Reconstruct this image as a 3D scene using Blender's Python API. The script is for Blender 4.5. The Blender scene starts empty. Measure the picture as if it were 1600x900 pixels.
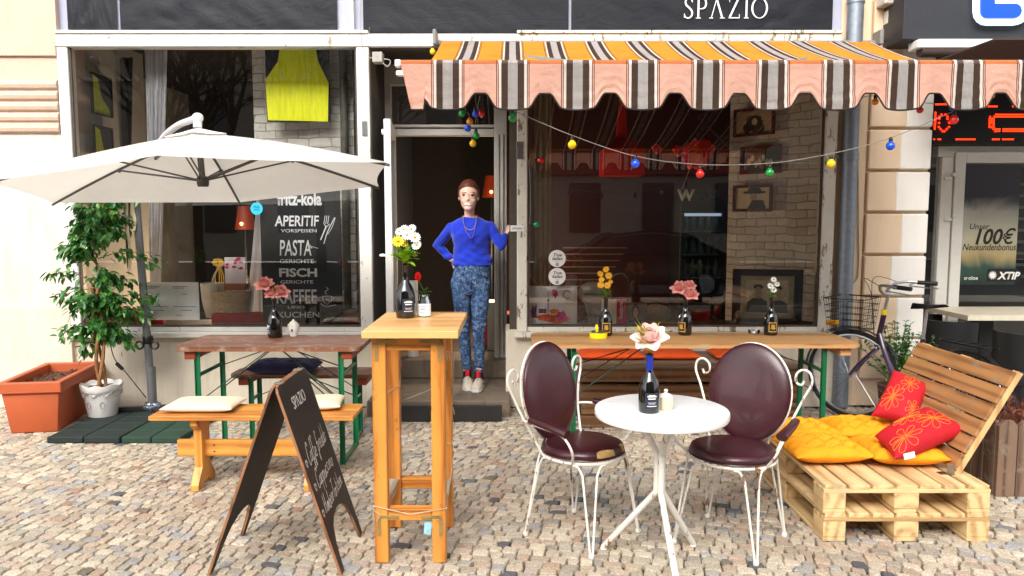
import bpy, bmesh, math, random
from mathutils import Vector, Matrix, Euler
random.seed(7)
R = math.radians
SC = bpy.context.scene
COL = SC.collection
# ---------------- camera, world, sun, exposure ----------------
TH = math.atan(110/1200); CT, ST = math.cos(TH), math.sin(TH); CZ = 1.58
cam = bpy.data.cameras.new('camera'); cam.lens = 27; cam.sensor_width = 36; cam.clip_end = 500; cam.clip_start = .05
camo = bpy.data.objects.new('camera', cam); COL.objects.link(camo)
camo.location = (0, 0, CZ); camo.rotation_euler = (R(90)-TH, 0, 0); SC.camera = camo
SC.render.resolution_x = 1024; SC.render.resolution_y = 576
wd = bpy.data.worlds.new("World"); SC.world = wd; wd.use_nodes = True
nt = wd.node_tree; bgn = nt.nodes['Background']; bgn.inputs[1].default_value = .15
sky = nt.nodes.new('ShaderNodeTexSky'); sky.sky_type = 'NISHITA'; sky.sun_disc = False
SUN_EL, SUN_AZ = 36, 196        # azimuth measured clockwise from +Y
sky.sun_elevation = R(SUN_EL); sky.sun_rotation = R(SUN_AZ); sky.air_density = 1; sky.dust_density = 3; sky.ozone_density = .6
hs = nt.nodes.new('ShaderNodeHueSaturation'); hs.inputs['Saturation'].default_value = .22
nt.links.new(sky.outputs[0], hs.inputs['Color']); nt.links.new(hs.outputs[0], bgn.inputs[0])
sl = bpy.data.lights.new('sun', 'SUN'); sl.energy = 1.1; sl.angle = R(45); sl.color = (1, .96, .9)
so = bpy.data.objects.new('sun', sl); COL.objects.link(so)
sd = Vector((math.sin(R(SUN_AZ))*math.cos(R(SUN_EL)), math.cos(R(SUN_AZ))*math.cos(R(SUN_EL)), math.sin(R(SUN_EL))))
so.rotation_euler = sd.to_track_quat('Z', 'Y').to_euler(); so.location = (0, -5, 12)
SC.view_settings.view_transform = 'Standard'; SC.view_settings.look = 'None'; SC.view_settings.gamma = 1
SC.view_settings.use_curve_mapping = False; SC.view_settings.exposure = 1.55

# ---------------- helpers ----------------
def W(px, py, D):
    a = (px-800)/1200; b = (450-py)/1200; dy = CT+b*ST; dz = -ST+b*CT; t = D/dy
    return Vector((a*t, D, CZ+dz*t))
def G(px, py, z=0):
    a = (px-800)/1200; b = (450-py)/1200; dy = CT+b*ST; dz = -ST+b*CT; t = (z-CZ)/dz
    return Vector((a*t, dy*t, z))
def hexc(h):
    h = h.lstrip('#'); o = []
    for i in (0, 2, 4):
        v = int(h[i:i+2], 16)/255; o.append(v/12.92 if v <= .04045 else ((v+.055)/1.055)**2.4)
    return (*o, 1)
_m = {}
def mat(name):
    m = bpy.data.materials.new(name); m.use_nodes = True
    return m, m.node_tree, m.node_tree.nodes['Principled BSDF']
def N(t, ty, **k):
    n = t.nodes.new(ty)
    for a, v in k.items():
        if a.startswith('i_'): n.inputs[a[2:].replace('_', ' ')].default_value = v
        else: setattr(n, a, v)
    return n
def coords(t, scale=(1, 1, 1), rot=(0, 0, 0)):
    c = N(t, 'ShaderNodeTexCoord'); mp = N(t, 'ShaderNodeMapping'); mp.inputs['Scale'].default_value = scale; mp.inputs['Rotation'].default_value = rot
    t.links.new(c.outputs['Object'], mp.inputs[0]); return mp.outputs[0]
def ramp(t, src, stops):
    r = N(t, 'ShaderNodeValToRGB'); e = r.color_ramp.elements
    while len(e) < len(stops): e.new(.5)
    for el, (p, c) in zip(e, stops): el.position = p; el.color = c if len(c) == 4 else (*c, 1)
    t.links.new(src, r.inputs[0]); return r.outputs[0]
def noise(t, co, scale, det=4, rough=.55, dist=0):
    n = N(t, 'ShaderNodeTexNoise'); n.inputs['Scale'].default_value = scale; n.inputs['Detail'].default_value = det
    n.inputs['Roughness'].default_value = rough; n.inputs['Distortion'].default_value = dist
    t.links.new(co, n.inputs['Vector']); return n.outputs['Fac']
def mixc(t, a, b, fac, mode='MIX'):
    m = N(t, 'ShaderNodeMix', data_type='RGBA', blend_type=mode)
    for s, v in ((6, a), (7, b), (0, fac)):
        if hasattr(v, 'links') or hasattr(v, 'is_linked'): t.links.new(v, m.inputs[s])
        else: m.inputs[s].default_value = v
    return m.outputs[2]
def bump(t, p, src, st, dist=.01):
    b = N(t, 'ShaderNodeBump'); b.inputs['Strength'].default_value = st; b.inputs['Distance'].default_value = dist
    t.links.new(src, b.inputs['Height']); t.links.new(b.outputs[0], p.inputs['Normal'])
def mul(c, k): return (min(1, c[0]*k), min(1, c[1]*k), min(1, c[2]*k), 1)
def plain(name, h, rough=.5, metal=0, var=.12, scale=14, bmp=.15, coat=0, spec=.5, fine=90):
    if name in _m: return _m[name]
    m, t, p = mat(name); c = hexc(h); co = coords(t)
    n = noise(t, co, scale); col = ramp(t, n, [(.25, mul(c, 1-var)), (.75, mul(c, 1+var))])
    t.links.new(col, p.inputs['Base Color']); p.inputs['Roughness'].default_value = rough; p.inputs['Metallic'].default_value = metal
    p.inputs['Coat Weight'].default_value = coat; p.inputs['Specular IOR Level'].default_value = spec
    if bmp: bump(t, p, noise(t, co, fine, 3), bmp, .002)
    _m[name] = m; return m
def wood(name, light, dark, ax='x', rough=.55, wear=0.0, wearc='#8a7a66', sc=1.0):
    key = name+'_'+ax
    if key in _m: return _m[key]
    m, t, p = mat(key); s = {'x': (1.6, 22, 22), 'y': (22, 1.6, 22), 'z': (22, 22, 1.6)}[ax]; s = tuple(v*sc for v in s)
    co = coords(t, s); n1 = noise(t, co, 1.0, 5, .6, 1.2)
    w = N(t, 'ShaderNodeTexWave', wave_type='RINGS', rings_direction={'x': 'X', 'y': 'Y', 'z': 'Z'}[ax]); w.inputs['Scale'].default_value = .25; w.inputs['Distortion'].default_value = 5; w.inputs['Detail'].default_value = 3
    t.links.new(co, w.inputs['Vector'])
    f = N(t, 'ShaderNodeMath', operation='MULTIPLY_ADD'); t.links.new(n1, f.inputs[0]); f.inputs[1].default_value = .7
    f2 = N(t, 'ShaderNodeMath', operation='MULTIPLY'); t.links.new(w.outputs['Fac'], f2.inputs[0]); f2.inputs[1].default_value = .3; t.links.new(f2.outputs[0], f.inputs[2])
    L, Dk = hexc(light), hexc(dark)
    col = ramp(t, f.outputs[0], [(.25, Dk), (.52, L), (.8, mul(L, 1.12))])
    oc = coords(t); big = noise(t, oc, 3.5, 2); col = mixc(t, col, mixc(t, col, (.72, .66, .6, 1), 1.0, 'MULTIPLY'), ramp(t, big, [(.42, (0, 0, 0)), (.62, (.35, .35, .35))]))
    if wear: col = mixc(t, col, hexc(wearc), ramp(t, noise(t, oc, 9, 6, .7), [(.62-wear*.3, (0, 0, 0)), (.72-wear*.2, (.9, .9, .9))]))
    t.links.new(col, p.inputs['Base Color']); p.inputs['Roughness'].default_value = rough
    bump(t, p, f.outputs[0], .25, .002); _m[key] = m; return m
def painted(name, paint, under, amt=.35, rough=.45):
    if name in _m: return _m[name]
    m, t, p = mat(name); co = coords(t, (3, 3, 1)); oc = coords(t)
    n = noise(t, co, 7, 9, .72); f = ramp(t, n, [(.64-amt*.2, (0, 0, 0)), (.67-amt*.2, (1, 1, 1))])
    P = hexc(paint); base = ramp(t, noise(t, oc, 5, 4), [(.3, mul(P, .86)), (.7, P)])
    t.links.new(mixc(t, base, hexc(under), f), p.inputs['Base Color']); p.inputs['Roughness'].default_value = rough
    bump(t, p, n, .2, .003); _m[name] = m; return m
def plaster(name, h, var=.1, dirt='#8d7b63', damt=.2, bmp=.3):
    if name in _m: return _m[name]
    m, t, p = mat(name); c = hexc(h); co = coords(t)
    base = ramp(t, noise(t, co, 1.6, 5), [(.3, mul(c, 1-var)), (.7, mul(c, 1+var*.6))])
    st = noise(t, coords(t, (5, 5, .7)), 2.2, 7, .65); d = ramp(t, st, [(.5, (0, 0, 0)), (.75, (damt,)*3)])
    base = mixc(t, base, hexc(dirt), d); base = mixc(t, base, hexc(dirt), ramp(t, noise(t, co, 28, 4, .7), [(.66, (0, 0, 0)), (.75, (damt*.8,)*3)]))
    t.links.new(base, p.inputs['Base Color']); p.inputs['Roughness'].default_value = .85
    bump(t, p, noise(t, co, 45, 6, .7), bmp, .006); _m[name] = m; return m
def brickmat(name, c1, c2, mortar, rot=0, sc=4.2):
    m, t, p = mat(name); tc = N(t, 'ShaderNodeTexCoord'); mp = N(t, 'ShaderNodeMapping')
    mp.inputs['Rotation'].default_value = (R(90), 0, 0); t.links.new(tc.outputs['Object'], mp.inputs[0])
    # warp
    nn = N(t, 'ShaderNodeTexNoise'); nn.inputs['Scale'].default_value = 5; t.links.new(mp.outputs[0], nn.inputs['Vector'])
    ad = N(t, 'ShaderNodeMix', data_type='RGBA', blend_type='LINEAR_LIGHT'); ad.inputs[0].default_value = .03
    t.links.new(mp.outputs[0], ad.inputs[6]); t.links.new(nn.outputs['Color'], ad.inputs[7])
    b = N(t, 'ShaderNodeTexBrick'); b.inputs['Scale'].default_value = sc; b.inputs['Color1'].default_value = hexc(c1); b.inputs['Color2'].default_value = hexc(c2); b.inputs['Mortar'].default_value = hexc(mortar)
    b.inputs['Mortar Size'].default_value = .022; b.inputs['Mortar Smooth'].default_value = .5; b.inputs['Row Height'].default_value = .3; b.inputs['Brick Width'].default_value = .85; b.inputs['Bias'].default_value = 0
    t.links.new(ad.outputs[2], b.inputs['Vector'])
    co = mp.outputs[0]; n = noise(t, co, 14, 7, .75)
    col = mixc(t, b.outputs['Color'], (.3, .22, .16, 1), ramp(t, n, [(.52, (0, 0, 0)), (.7, (.6, .6, .6))]))
    col = mixc(t, col, (.75, .72, .68, 1), ramp(t, noise(t, co, 3.5, 6, .7), [(.5, (0, 0, 0)), (.62, (.55, .55, .55))]))
    t.links.new(col, p.inputs['Base Color']); p.inputs['Roughness'].default_value = .9
    h = N(t, 'ShaderNodeMath', operation='MULTIPLY_ADD'); t.links.new(b.outputs['Fac'], h.inputs[0]); h.inputs[1].default_value = -1.2; t.links.new(n, h.inputs[2])
    bump(t, p, h.outputs[0], .8, .02); return m
def emit(name, h, s):
    m, t, p = mat(name); p.inputs['Base Color'].default_value = hexc(h); p.inputs['Emission Color'].default_value = hexc(h); p.inputs['Emission Strength'].default_value = s; return m
def glassmat(name, fac=.2, tint=(.92, .95, .94, 1)):
    m, t, p = mat(name); t.nodes.remove(p); out = t.nodes['Material Output']
    tr = N(t, 'ShaderNodeBsdfTransparent'); tr.inputs[0].default_value = tint; gl = N(t, 'ShaderNodeBsdfGlossy'); gl.inputs['Roughness'].default_value = .0; gl.inputs[0].default_value = (.95, .97, 1, 1)
    lw = N(t, 'ShaderNodeFresnel'); lw.inputs[0].default_value = 1.5; a = N(t, 'ShaderNodeMath', operation='MULTIPLY_ADD'); a.inputs[1].default_value = 1.0; a.inputs[2].default_value = fac; a.use_clamp = True
    mx = N(t, 'ShaderNodeMixShader'); t.links.new(lw.outputs[0], a.inputs[0]); t.links.new(a.outputs[0], mx.inputs[0]); t.links.new(tr.outputs[0], mx.inputs[1]); t.links.new(gl.outputs[0], mx.inputs[2]); t.links.new(mx.outputs[0], out.inputs[0]); return m

def BM(): return bmesh.new()
def merge(bm, tmp, mtx=None):
    if mtx is not None: tmp.transform(mtx)
    me = bpy.data.meshes.new('t'); tmp.to_mesh(me); tmp.free(); bm.from_mesh(me); bpy.data.meshes.remove(me)
def box(bm, x0, x1, y0, y1, z0, z1, bev=0, mtx=None, seg=1):
    t = BM(); bmesh.ops.create_cube(t, size=1); t.transform(Matrix.Translation(((x0+x1)/2, (y0+y1)/2, (z0+z1)/2)) @ Matrix.Diagonal((abs(x1-x0), abs(y1-y0), abs(z1-z0), 1)))
    if bev: bmesh.ops.bevel(t, geom=t.edges[:], offset=bev, segments=seg, affect='EDGES', profile=.5)
    merge(bm, t, mtx); return bm
def frame_at(d):
    d = d.normalized(); u = Vector((0, 0, 1)) if abs(d.z) < .95 else Vector((1, 0, 0)); a = d.cross(u).normalized(); return a, a.cross(d).normalized()
def tube(bm, pts, r, n=8, closed=False, sy=1.0):
    pts = [Vector(p) for p in pts]; k = len(pts); rr = r if isinstance(r, (list, tuple)) else [r]*k; rings = []
    a0 = None
    for i, p in enumerate(pts):
        d = (pts[(i+1) % k]-pts[i-1]) if closed else (pts[min(i+1, k-1)]-pts[max(i-1, 0)])
        if d.length < 1e-9: d = Vector((0, 0, 1))
        d.normalize()
        if a0 is None: a, b = frame_at(d)
        else: a = (a0-d*a0.dot(d)).normalized(); b = a.cross(d).normalized()
        a0 = a
        rings.append([bm.verts.new(p+(a*math.cos(2*math.pi*j/n)+b*math.sin(2*math.pi*j/n)*sy)*rr[i]) for j in range(n)])
    for i in range(k if closed else k-1):
        A, B = rings[i], rings[(i+1) % k]
        for j in range(n): bm.faces.new((A[j], A[(j+1) % n], B[(j+1) % n], B[j]))
    if not closed: bm.faces.new(rings[0]); bm.faces.new(rings[-1][::-1])
    return bm
def bar(bm, a, b, w, h=None, bev=.0015):      # rectangular bar between points
    a, b = Vector(a), Vector(b); d = b-a; h = h or w; q = d.to_track_quat('Z', 'Y').to_matrix().to_4x4()
    return box(bm, -w/2, w/2, -h/2, h/2, 0, d.length, bev, Matrix.Translation(a) @ q)
def beam(bm, a, b, w, h, up=(0, 0, 1), bev=.0015):   # w along side, h along 'up'
    a, b = Vector(a), Vector(b); d = (b-a); L = d.length; d.normalize(); s = d.cross(Vector(up)).normalized(); u = s.cross(d)
    m = Matrix((s, d, u)).transposed().to_4x4(); return box(bm, -w/2, w/2, 0, L, -h/2, h/2, bev, Matrix.Translation(a) @ m)
def smooth_path(pts, n=6, closed=False):
    pts = [Vector(p) for p in pts]; out = []; k = len(pts)
    for i in range(k if closed else k-1):
        p = [pts[(i+j-1) % k] if closed else pts[max(0, min(k-1, i+j-1))] for j in range(4)]
        for s in range(n):
            t = s/n; out.append(.5*((2*p[1])+(p[2]-p[0])*t+(2*p[0]-5*p[1]+4*p[2]-p[3])*t*t+(3*p[1]-p[0]-3*p[2]+p[3])*t**3))
    if not closed: out.append(pts[-1])
    return out
def lathe(bm, prof, n=24, c=(0, 0, 0), sx=1, sy=1):
    rings = []
    for r, z in prof: rings.append([bm.verts.new((c[0]+sx*r*math.cos(2*math.pi*j/n), c[1]+sy*r*math.sin(2*math.pi*j/n), c[2]+z)) for j in range(n)])
    for A, B in zip(rings, rings[1:]):
        for j in range(n): bm.faces.new((A[j], A[(j+1) % n], B[(j+1) % n], B[j]))
    if prof[0][0] > 0: bm.faces.new(rings[0][::-1])
    if prof[-1][0] > 0: bm.faces.new(rings[-1])
    return bm
def ball(bm, c, r, s=(1, 1, 1), n=12, rot=None):
    t = BM(); bmesh.ops.create_uvsphere(t, u_segments=n, v_segments=max(6, n*2//3), radius=1)
    m = Matrix.Diagonal((r*s[0], r*s[1], r*s[2], 1)); m = (rot @ m) if rot is not None else m
    merge(bm, t, Matrix.Translation(Vector(c)) @ m); return bm
def prism(bm, poly, o, u, v, th):     # poly in 2D -> plane o+u*x+v*y, extruded by th along u x v
    o, u, v = Vector(o), Vector(u), Vector(v); n = u.cross(v).normalized()*th
    A = [bm.verts.new(o+u*x+v*y) for x, y in poly]; B = [bm.verts.new(o+u*x+v*y+n) for x, y in poly]
    bm.faces.new(A[::-1]); bm.faces.new(B); k = len(poly)
    for i in range(k): bm.faces.new((A[i], A[(i+1) % k], B[(i+1) % k], B[i]))
    return bm
def ribbon(bm, pts, w, o, u, v, lift):  # flat stroke
    o, u, v = Vector(o), Vector(u), Vector(v); n = u.cross(v).normalized(); k = len(pts); prev = None
    for i, p in enumerate(pts):
        q0, q1 = pts[max(0, i-1)], pts[min(k-1, i+1)]; dx, dy = q1[0]-q0[0], q1[1]-q0[1]; L = math.hypot(dx, dy) or 1
        ww = (w[i] if isinstance(w, (list, tuple)) else w)/2; nx, ny = -dy/L*ww, dx/L*ww
        a = bm.verts.new(o+u*(p[0]+nx)+v*(p[1]+ny)+n*lift); b = bm.verts.new(o+u*(p[0]-nx)+v*(p[1]-ny)+n*lift)
        if prev: bm.faces.new((prev[0], prev[1], b, a))
        prev = (a, b)
    return bm
def disc2(bm, c, r, o, u, v, lift, n=24, th=.001):
    return prism(bm, [(c[0]+r*math.cos(2*math.pi*i/n), c[1]+r*math.sin(2*math.pi*i/n)) for i in range(n)], Vector(o)+Vector(u).cross(Vector(v)).normalized()*(lift), u, v, th)
def aloc(o): return o.location.copy() if o.parent is None else aloc(o.parent)+o.location
def mk(name, bm, m, parent=None, smooth=False, ang=35, label=None, keep=False):
    bmesh.ops.recalc_face_normals(bm, faces=bm.faces[:])
    loc = Vector((0, 0, 0))
    if parent is not None: bm.transform(Matrix.Translation(-aloc(parent)))
    elif not keep and len(bm.verts):
        xs = [v.co.x for v in bm.verts]; ys = [v.co.y for v in bm.verts]; loc = Vector(((min(xs)+max(xs))/2, (min(ys)+max(ys))/2, min(v.co.z for v in bm.verts))); bm.transform(Matrix.Translation(-loc))
    me = bpy.data.meshes.new(name); bm.to_mesh(me); bm.free()
    for x in (m if isinstance(m, (list, tuple)) else [m]): me.materials.append(x)
    o = bpy.data.objects.new(name, me); COL.objects.link(o); o.location = loc
    if parent is not None: o.parent = parent
    if smooth:
        for p in me.polygons: p.use_smooth = True
        me.set_sharp_from_angle(angle=R(ang))
    if label: o['label'] = label
    return o
def tag(o, label, cat, group=None):
    o['label'] = label; o['category'] = cat
    if group: o['group'] = group
    return o
def thing(name, loc, label, cat, group=None):
    o = bpy.data.objects.new(name, None); COL.objects.link(o); o.location = loc; o.empty_display_size = .1; return tag(o, label, cat, group)
def struct(name, bm, m, smooth=False):
    o = mk(name, bm, m, None, smooth); o['kind'] = 'structure'; return o
def dup(o, loc=None, rz=None, label=None, parent=None):
    c = o.copy(); COL.objects.link(c)
    if parent is not None: c.parent = parent
    if loc is not None: c.location = loc
    if rz is not None: c.rotation_euler = (0, 0, rz)
    if label: c['label'] = label
    for ch in list(o.children): dup(ch, parent=c)
    return c
def bake(o, mods):   # mods: list of (type, dict) evaluated then stored as plain mesh
    for ty, kw in mods:
        md = o.modifiers.new(ty, ty)
        for k, v in kw.items(): setattr(md, k, v)
    dg = bpy.context.evaluated_depsgraph_get(); dg.update(); me = bpy.data.meshes.new_from_object(o.evaluated_get(dg)); old = o.data
    ms = list(old.materials); o.modifiers.clear(); o.data = me; me.name = old.name; bpy.data.meshes.remove(old)
    if not len(me.materials):
        for x in ms: me.materials.append(x)
    return o
def textbm(bm, s, size, o, u, v, lift=.001, th=.0006, xs=1.0, bold=0, shear=0, align='CENTER', space=1.0):
    cu = bpy.data.curves.new('t', 'FONT'); cu.body = s; cu.size = size; cu.align_x = align; cu.offset = bold*size; cu.shear = shear; cu.resolution_u = 3; cu.space_character = space; cu.fill_mode = 'BOTH'; cu.extrude = 0
    ob = bpy.data.objects.new('t', cu); COL.objects.link(ob); dg = bpy.context.evaluated_depsgraph_get(); dg.update()
    me = bpy.data.meshes.new_from_object(ob.evaluated_get(dg)); bpy.data.objects.remove(ob); bpy.data.curves.remove(cu)
    t = BM(); t.from_mesh(me); bpy.data.meshes.remove(me)
    u, v, o = Vector(u).normalized(), Vector(v).normalized(), Vector(o); n = u.cross(v)
    m = Matrix((u*xs, v, n)).transposed().to_4x4(); m.translation = o+n*lift
    merge(bm, t, m); return bm
X, Y, Z = Vector((1, 0, 0)), Vector((0, 1, 0)), Vector((0, 0, 1))
Y0 = 6.3
def fx(p): return W(p, 300, Y0).x
def fz(p): return W(800, p, Y0).z

# ---------------- materials ----------------
WHITE = plain('white_paint', '#e8e6e0', .4, var=.04)
BLACK = plain('black_plastic', '#0b0b0c', .45, var=.2)
CHROME = plain('steel', '#9a9c9e', .3, metal=1, var=.1)
GREENM = painted('green_enamel', '#08663f', '#3a2a1c', .05, .35)
GLASS = glassmat('window_glass', .015, (.98, .985, .98, 1))
BGLASS = plain('bottle_glass', '#0a0a08', .06, var=.3, bmp=0, coat=.6)
CHALK = plain('chalk', '#dcdad2', .9, var=.08)
INK = plain('ink', '#141414', .6)
# ---------------- ground ----------------
bm = BM(); box(bm, -40, 40, -1.2, 30, -.5, -.032); struct('ground', bm, plain('joint_sand', '#5a4f41', .95, var=.25, scale=30, bmp=.6))
bm = BM(); box(bm, -40, 40, -16.7, -1.35, -.6, -.13); struct('road', bm, plain('asphalt', '#2e2e2f', .9, var=.2, scale=60, bmp=.6))
bm = BM(); box(bm, -40, 40, -1.35, -1.2, -.6, -.02, .012); struct('kerb', bm, plain('kerb_granite', '#8b8883', .8, var=.2, scale=60))
def cobbles():
    vs, fs, cols = [], [], []
    pal = ['#a8a090', '#b4ac9c', '#a2968a', '#9c988e', '#aca08e', '#969086', '#b8b0a0', '#a89c8e', '#989898', '#a89888', '#b4aa9a', '#a09484', '#aea698', '#b0a898', '#a69e90']
    rare = ['#58585c', '#98806f', '#6e665c', '#72767a', '#a4907e']
    rnd = random.Random(3)
    def warp(x, y):
        return x+.10*math.sin(y*1.1+x*.35)+.03*math.sin(x*2.3), y+.16*math.sin(x*.75+.6)+.05*math.sin(x*1.9+y*1.3)
    ca, sa = math.cos(R(-17)), math.sin(R(-17)); v = -6.0
    while v < 12.0:
        rh = rnd.uniform(.052, .07); u = -9.0+rnd.random()*.1
        while u < 9.0:
            wd_ = rnd.uniform(.055, .094) if rnd.random() > .12 else rnd.uniform(.042, .055)
            cx, cy = u+wd_/2, v+rh/2; X_, Y_ = cx*ca-cy*sa, cx*sa+cy*ca
            X_, Y_ = warp(X_, Y_)
            if -5.6 < X_ < 6.4 and 1.2 < Y_ < (6.33 if X_ < 3.45 else 7.25):
                g = .002; j = .0075
                out = []
                for (a, b) in ((0, 0), (.5, 0), (1, 0), (1, .5), (1, 1), (.5, 1), (0, 1), (0, .5)):
                    uu = u+g+(wd_-2*g)*a; vv = v+g+(rh-2*g)*b
                    if a != .5 and b != .5: uu += (.5-a)*.012*rnd.random(); vv += (.5-b)*.012*rnd.random()
                    uu += rnd.uniform(-j, j)*.6; vv += rnd.uniform(-j, j)*.6
                    x_, y_ = uu*ca-vv*sa, uu*sa+vv*ca; out.append(warp(x_, y_))
                mx, my = sum(p[0] for p in out)/8, sum(p[1] for p in out)/8
                h = rnd.uniform(-.004, .001); tx, ty = rnd.uniform(-.03, .03), rnd.uniform(-.03, .03); b0 = len(vs)
                for k, (ins, dz) in enumerate(((1, -.035), (.975, -.006), (.88, -.0008))):
                    for (px_, py_) in out:
                        x_, y_ = mx+(px_-mx)*ins, my+(py_-my)*ins; vs.append((x_, y_, h+dz+(0 if k == 0 else tx*(x_-mx)+ty*(y_-my)+rnd.uniform(-.0012, .0012))))
                vs.append((mx, my, h+.0012)); c0 = b0+24
                for k in (0, 1):
                    for i in range(8): fs.append((b0+k*8+i, b0+k*8+(i+1) % 8, b0+k*8+8+(i+1) % 8, b0+k*8+8+i))
                for i in range(8): fs.append((b0+16+i, b0+16+(i+1) % 8, c0))
                c = hexc(rnd.choice(rare) if rnd.random() < .05 else rnd.choice(pal)); kk = rnd.uniform(1.2, 1.55); cols += [(c[0]*kk, c[1]*kk, c[2]*kk, 1)]*25
            u += wd_
        v += rh
    me = bpy.data.meshes.new('paving'); me.from_pydata(vs, [], fs); at = me.attributes.new('Col', 'FLOAT_COLOR', 'POINT'); at.data.foreach_set('color', [q for c in cols for q in c])
    m, t, p = mat('cobble_stone'); a = N(t, 'ShaderNodeAttribute', attribute_name='Col'); co = coords(t)
    f = noise(t, co, 120, 6, .7); c = mixc(t, a.outputs['Color'], mixc(t, a.outputs['Color'], (.62, .59, .56, 1), 1., 'MULTIPLY'), ramp(t, f, [(.42, (1, 1, 1)), (.58, (0, 0, 0))]))
    c = mixc(t, c, (1.02, .99, .95, 1), 1., 'MULTIPLY')
    c = mixc(t, c, mixc(t, c, (.62, .5, .42, 1), 1., 'MULTIPLY'), ramp(t, noise(t, co, .9, 5, .6), [(.48, (0, 0, 0)), (.7, (.4, .4, .4))]))
    c = mixc(t, c, (.06, .05, .045, 1), ramp(t, noise(t, co, 6, 5, .75), [(.68, (0, 0, 0)), (.76, (.6, .6, .6))]))
    t.links.new(c, p.inputs['Base Color']); p.inputs['Roughness'].default_value = .8; bump(t, p, noise(t, co, 70, 6, .75), .7, .007)
    me.materials.append(m); o = bpy.data.objects.new('cobblestone_paving', me); COL.objects.link(o); o['kind'] = 'structure'
    for q in me.polygons: q.use_smooth = True
    me.set_sharp_from_angle(angle=R(40))
cobbles()

# ---------------- cafe building ----------------
CREAM = plaster('cream_render', '#c9ae9a', .08, damt=.25)
PALE = plaster('pale_render', '#cfc7bb', .06, damt=.28)
PLINTH = plaster('plinth_render', '#d6cbb8', .1, damt=.35, bmp=.5)
FRAME = painted('old_white_paint', '#e4e0d8', '#8b7d68', .15)
FRAMEP = painted('peeling_white_paint', '#ded8ca', '#7a6a52', .38)
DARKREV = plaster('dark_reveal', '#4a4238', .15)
caf = thing('cafe_building', (0, Y0, 0), 'cream rendered street front of the café with two big white framed shop windows', 'building')
zs, zh = fz(507), fz(74)     # sill and head
xl0, xl1, xl2, xl3 = fx(101), fx(118), fx(561), fx(582)
xr0, xr1, xr2, xr3 = fx(792), fx(824), fx(1285), fx(1308)
zc0, zc1 = fz(202), fz(92)
bm = BM(); box(bm, -9, xl0, Y0-.0, Y0+.4, .0, zc0); mk('wall', bm, PALE, caf, label='pale lower wall left of the window')
bm = BM(); box(bm, -9, xl0, Y0+.004, Y0+.4, zc0, 5.6); mk('wall', bm, CREAM, caf, label='cream upper wall')
bm = BM()
for k in range(5):
    zz = fz(188-17*k+4); tube(bm, [(-9, Y0+.002, zz-.045), (xl0-.002, Y0+.002, zz-.045)], .043, 10)
box(bm, -9, xl0-.002, Y0-.03, Y0+.003, zc0, zc0+.05, .004); box(bm, -9, xl0-.002, Y0-.02, Y0+.003, zc1+.02, zc1+.13, .004)
mk('cornice', bm, CREAM, caf, True)
bm = BM(); box(bm, -9, xl0, Y0-.012, Y0+.002, 0, fz(478), .004); mk('plinth', bm, PLINTH, caf)
bm = BM(); box(bm, xl0, xl3, Y0+.03, Y0+.4, 0, zs-.05); box(bm, xr0-.01, xr3+.1, Y0+.03, Y0+.4, 0, zs-.05)
mk('base_wall', bm, PLINTH, caf)
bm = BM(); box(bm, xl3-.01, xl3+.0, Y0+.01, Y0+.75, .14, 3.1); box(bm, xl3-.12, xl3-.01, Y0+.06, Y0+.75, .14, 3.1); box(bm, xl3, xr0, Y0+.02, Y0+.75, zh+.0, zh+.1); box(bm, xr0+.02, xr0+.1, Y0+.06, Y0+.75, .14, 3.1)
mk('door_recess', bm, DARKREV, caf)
bm = BM(); box(bm, -9, 9, Y0+.42, Y0+.6, 3.15, 5.6); mk('upper_wall', bm, CREAM, caf)
def shopwin(x0, x1, lab, fm):
    b = BM(); f = .085
    box(b, x0-f, x0, Y0-.02, Y0+.1, zs-.06, zh+.0, .006); box(b, x1, x1+.1, Y0-.02, Y0+.1, zs-.06, zh+.0, .006)
    box(b, x0-f, x1+.1, Y0-.03, Y0+.1, zh+.001, zh+.1, .006); box(b, x0-f-.0, x1+.1, Y0-.045, Y0+.11, zh+.101, zh+.125, .004)
    w = mk('window', b, fm, caf, label=lab)
    b = BM(); box(b, x0-f-.02, x1+.1, Y0-.05, Y0+.1, zs-.105, zs-.061, .005); box(b, x0, x1, Y0-.0, Y0+.08, zs-.06, zs-.02, .004); mk('sill', b, fm, w)
    b = BM(); box(b, x0+.001, x1-.001, Y0+.0, Y0+.02, zs-.02, zs-.004, .003); box(b, x0+.001, x0+.016, Y0, Y0+.02, zs-.004, zh-.001); box(b, x1-.016, x1-.001, Y0, Y0+.02, zs-.004, zh-.001); mk('glazing_bead', b, plain('dark_wood_edge', '#4a3f35', .7, var=.3), w)
    b = BM(); box(b, x0+.001, x1-.001, Y0+.03, Y0+.036, zs-.021, zh+.002); mk('pane', b, GLASS, w); return w
wl = shopwin(xl1, xl2, 'left shop window', FRAME); wr = shopwin(xr1, xr2, 'right shop window with peeling paint', FRAMEP)
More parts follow.
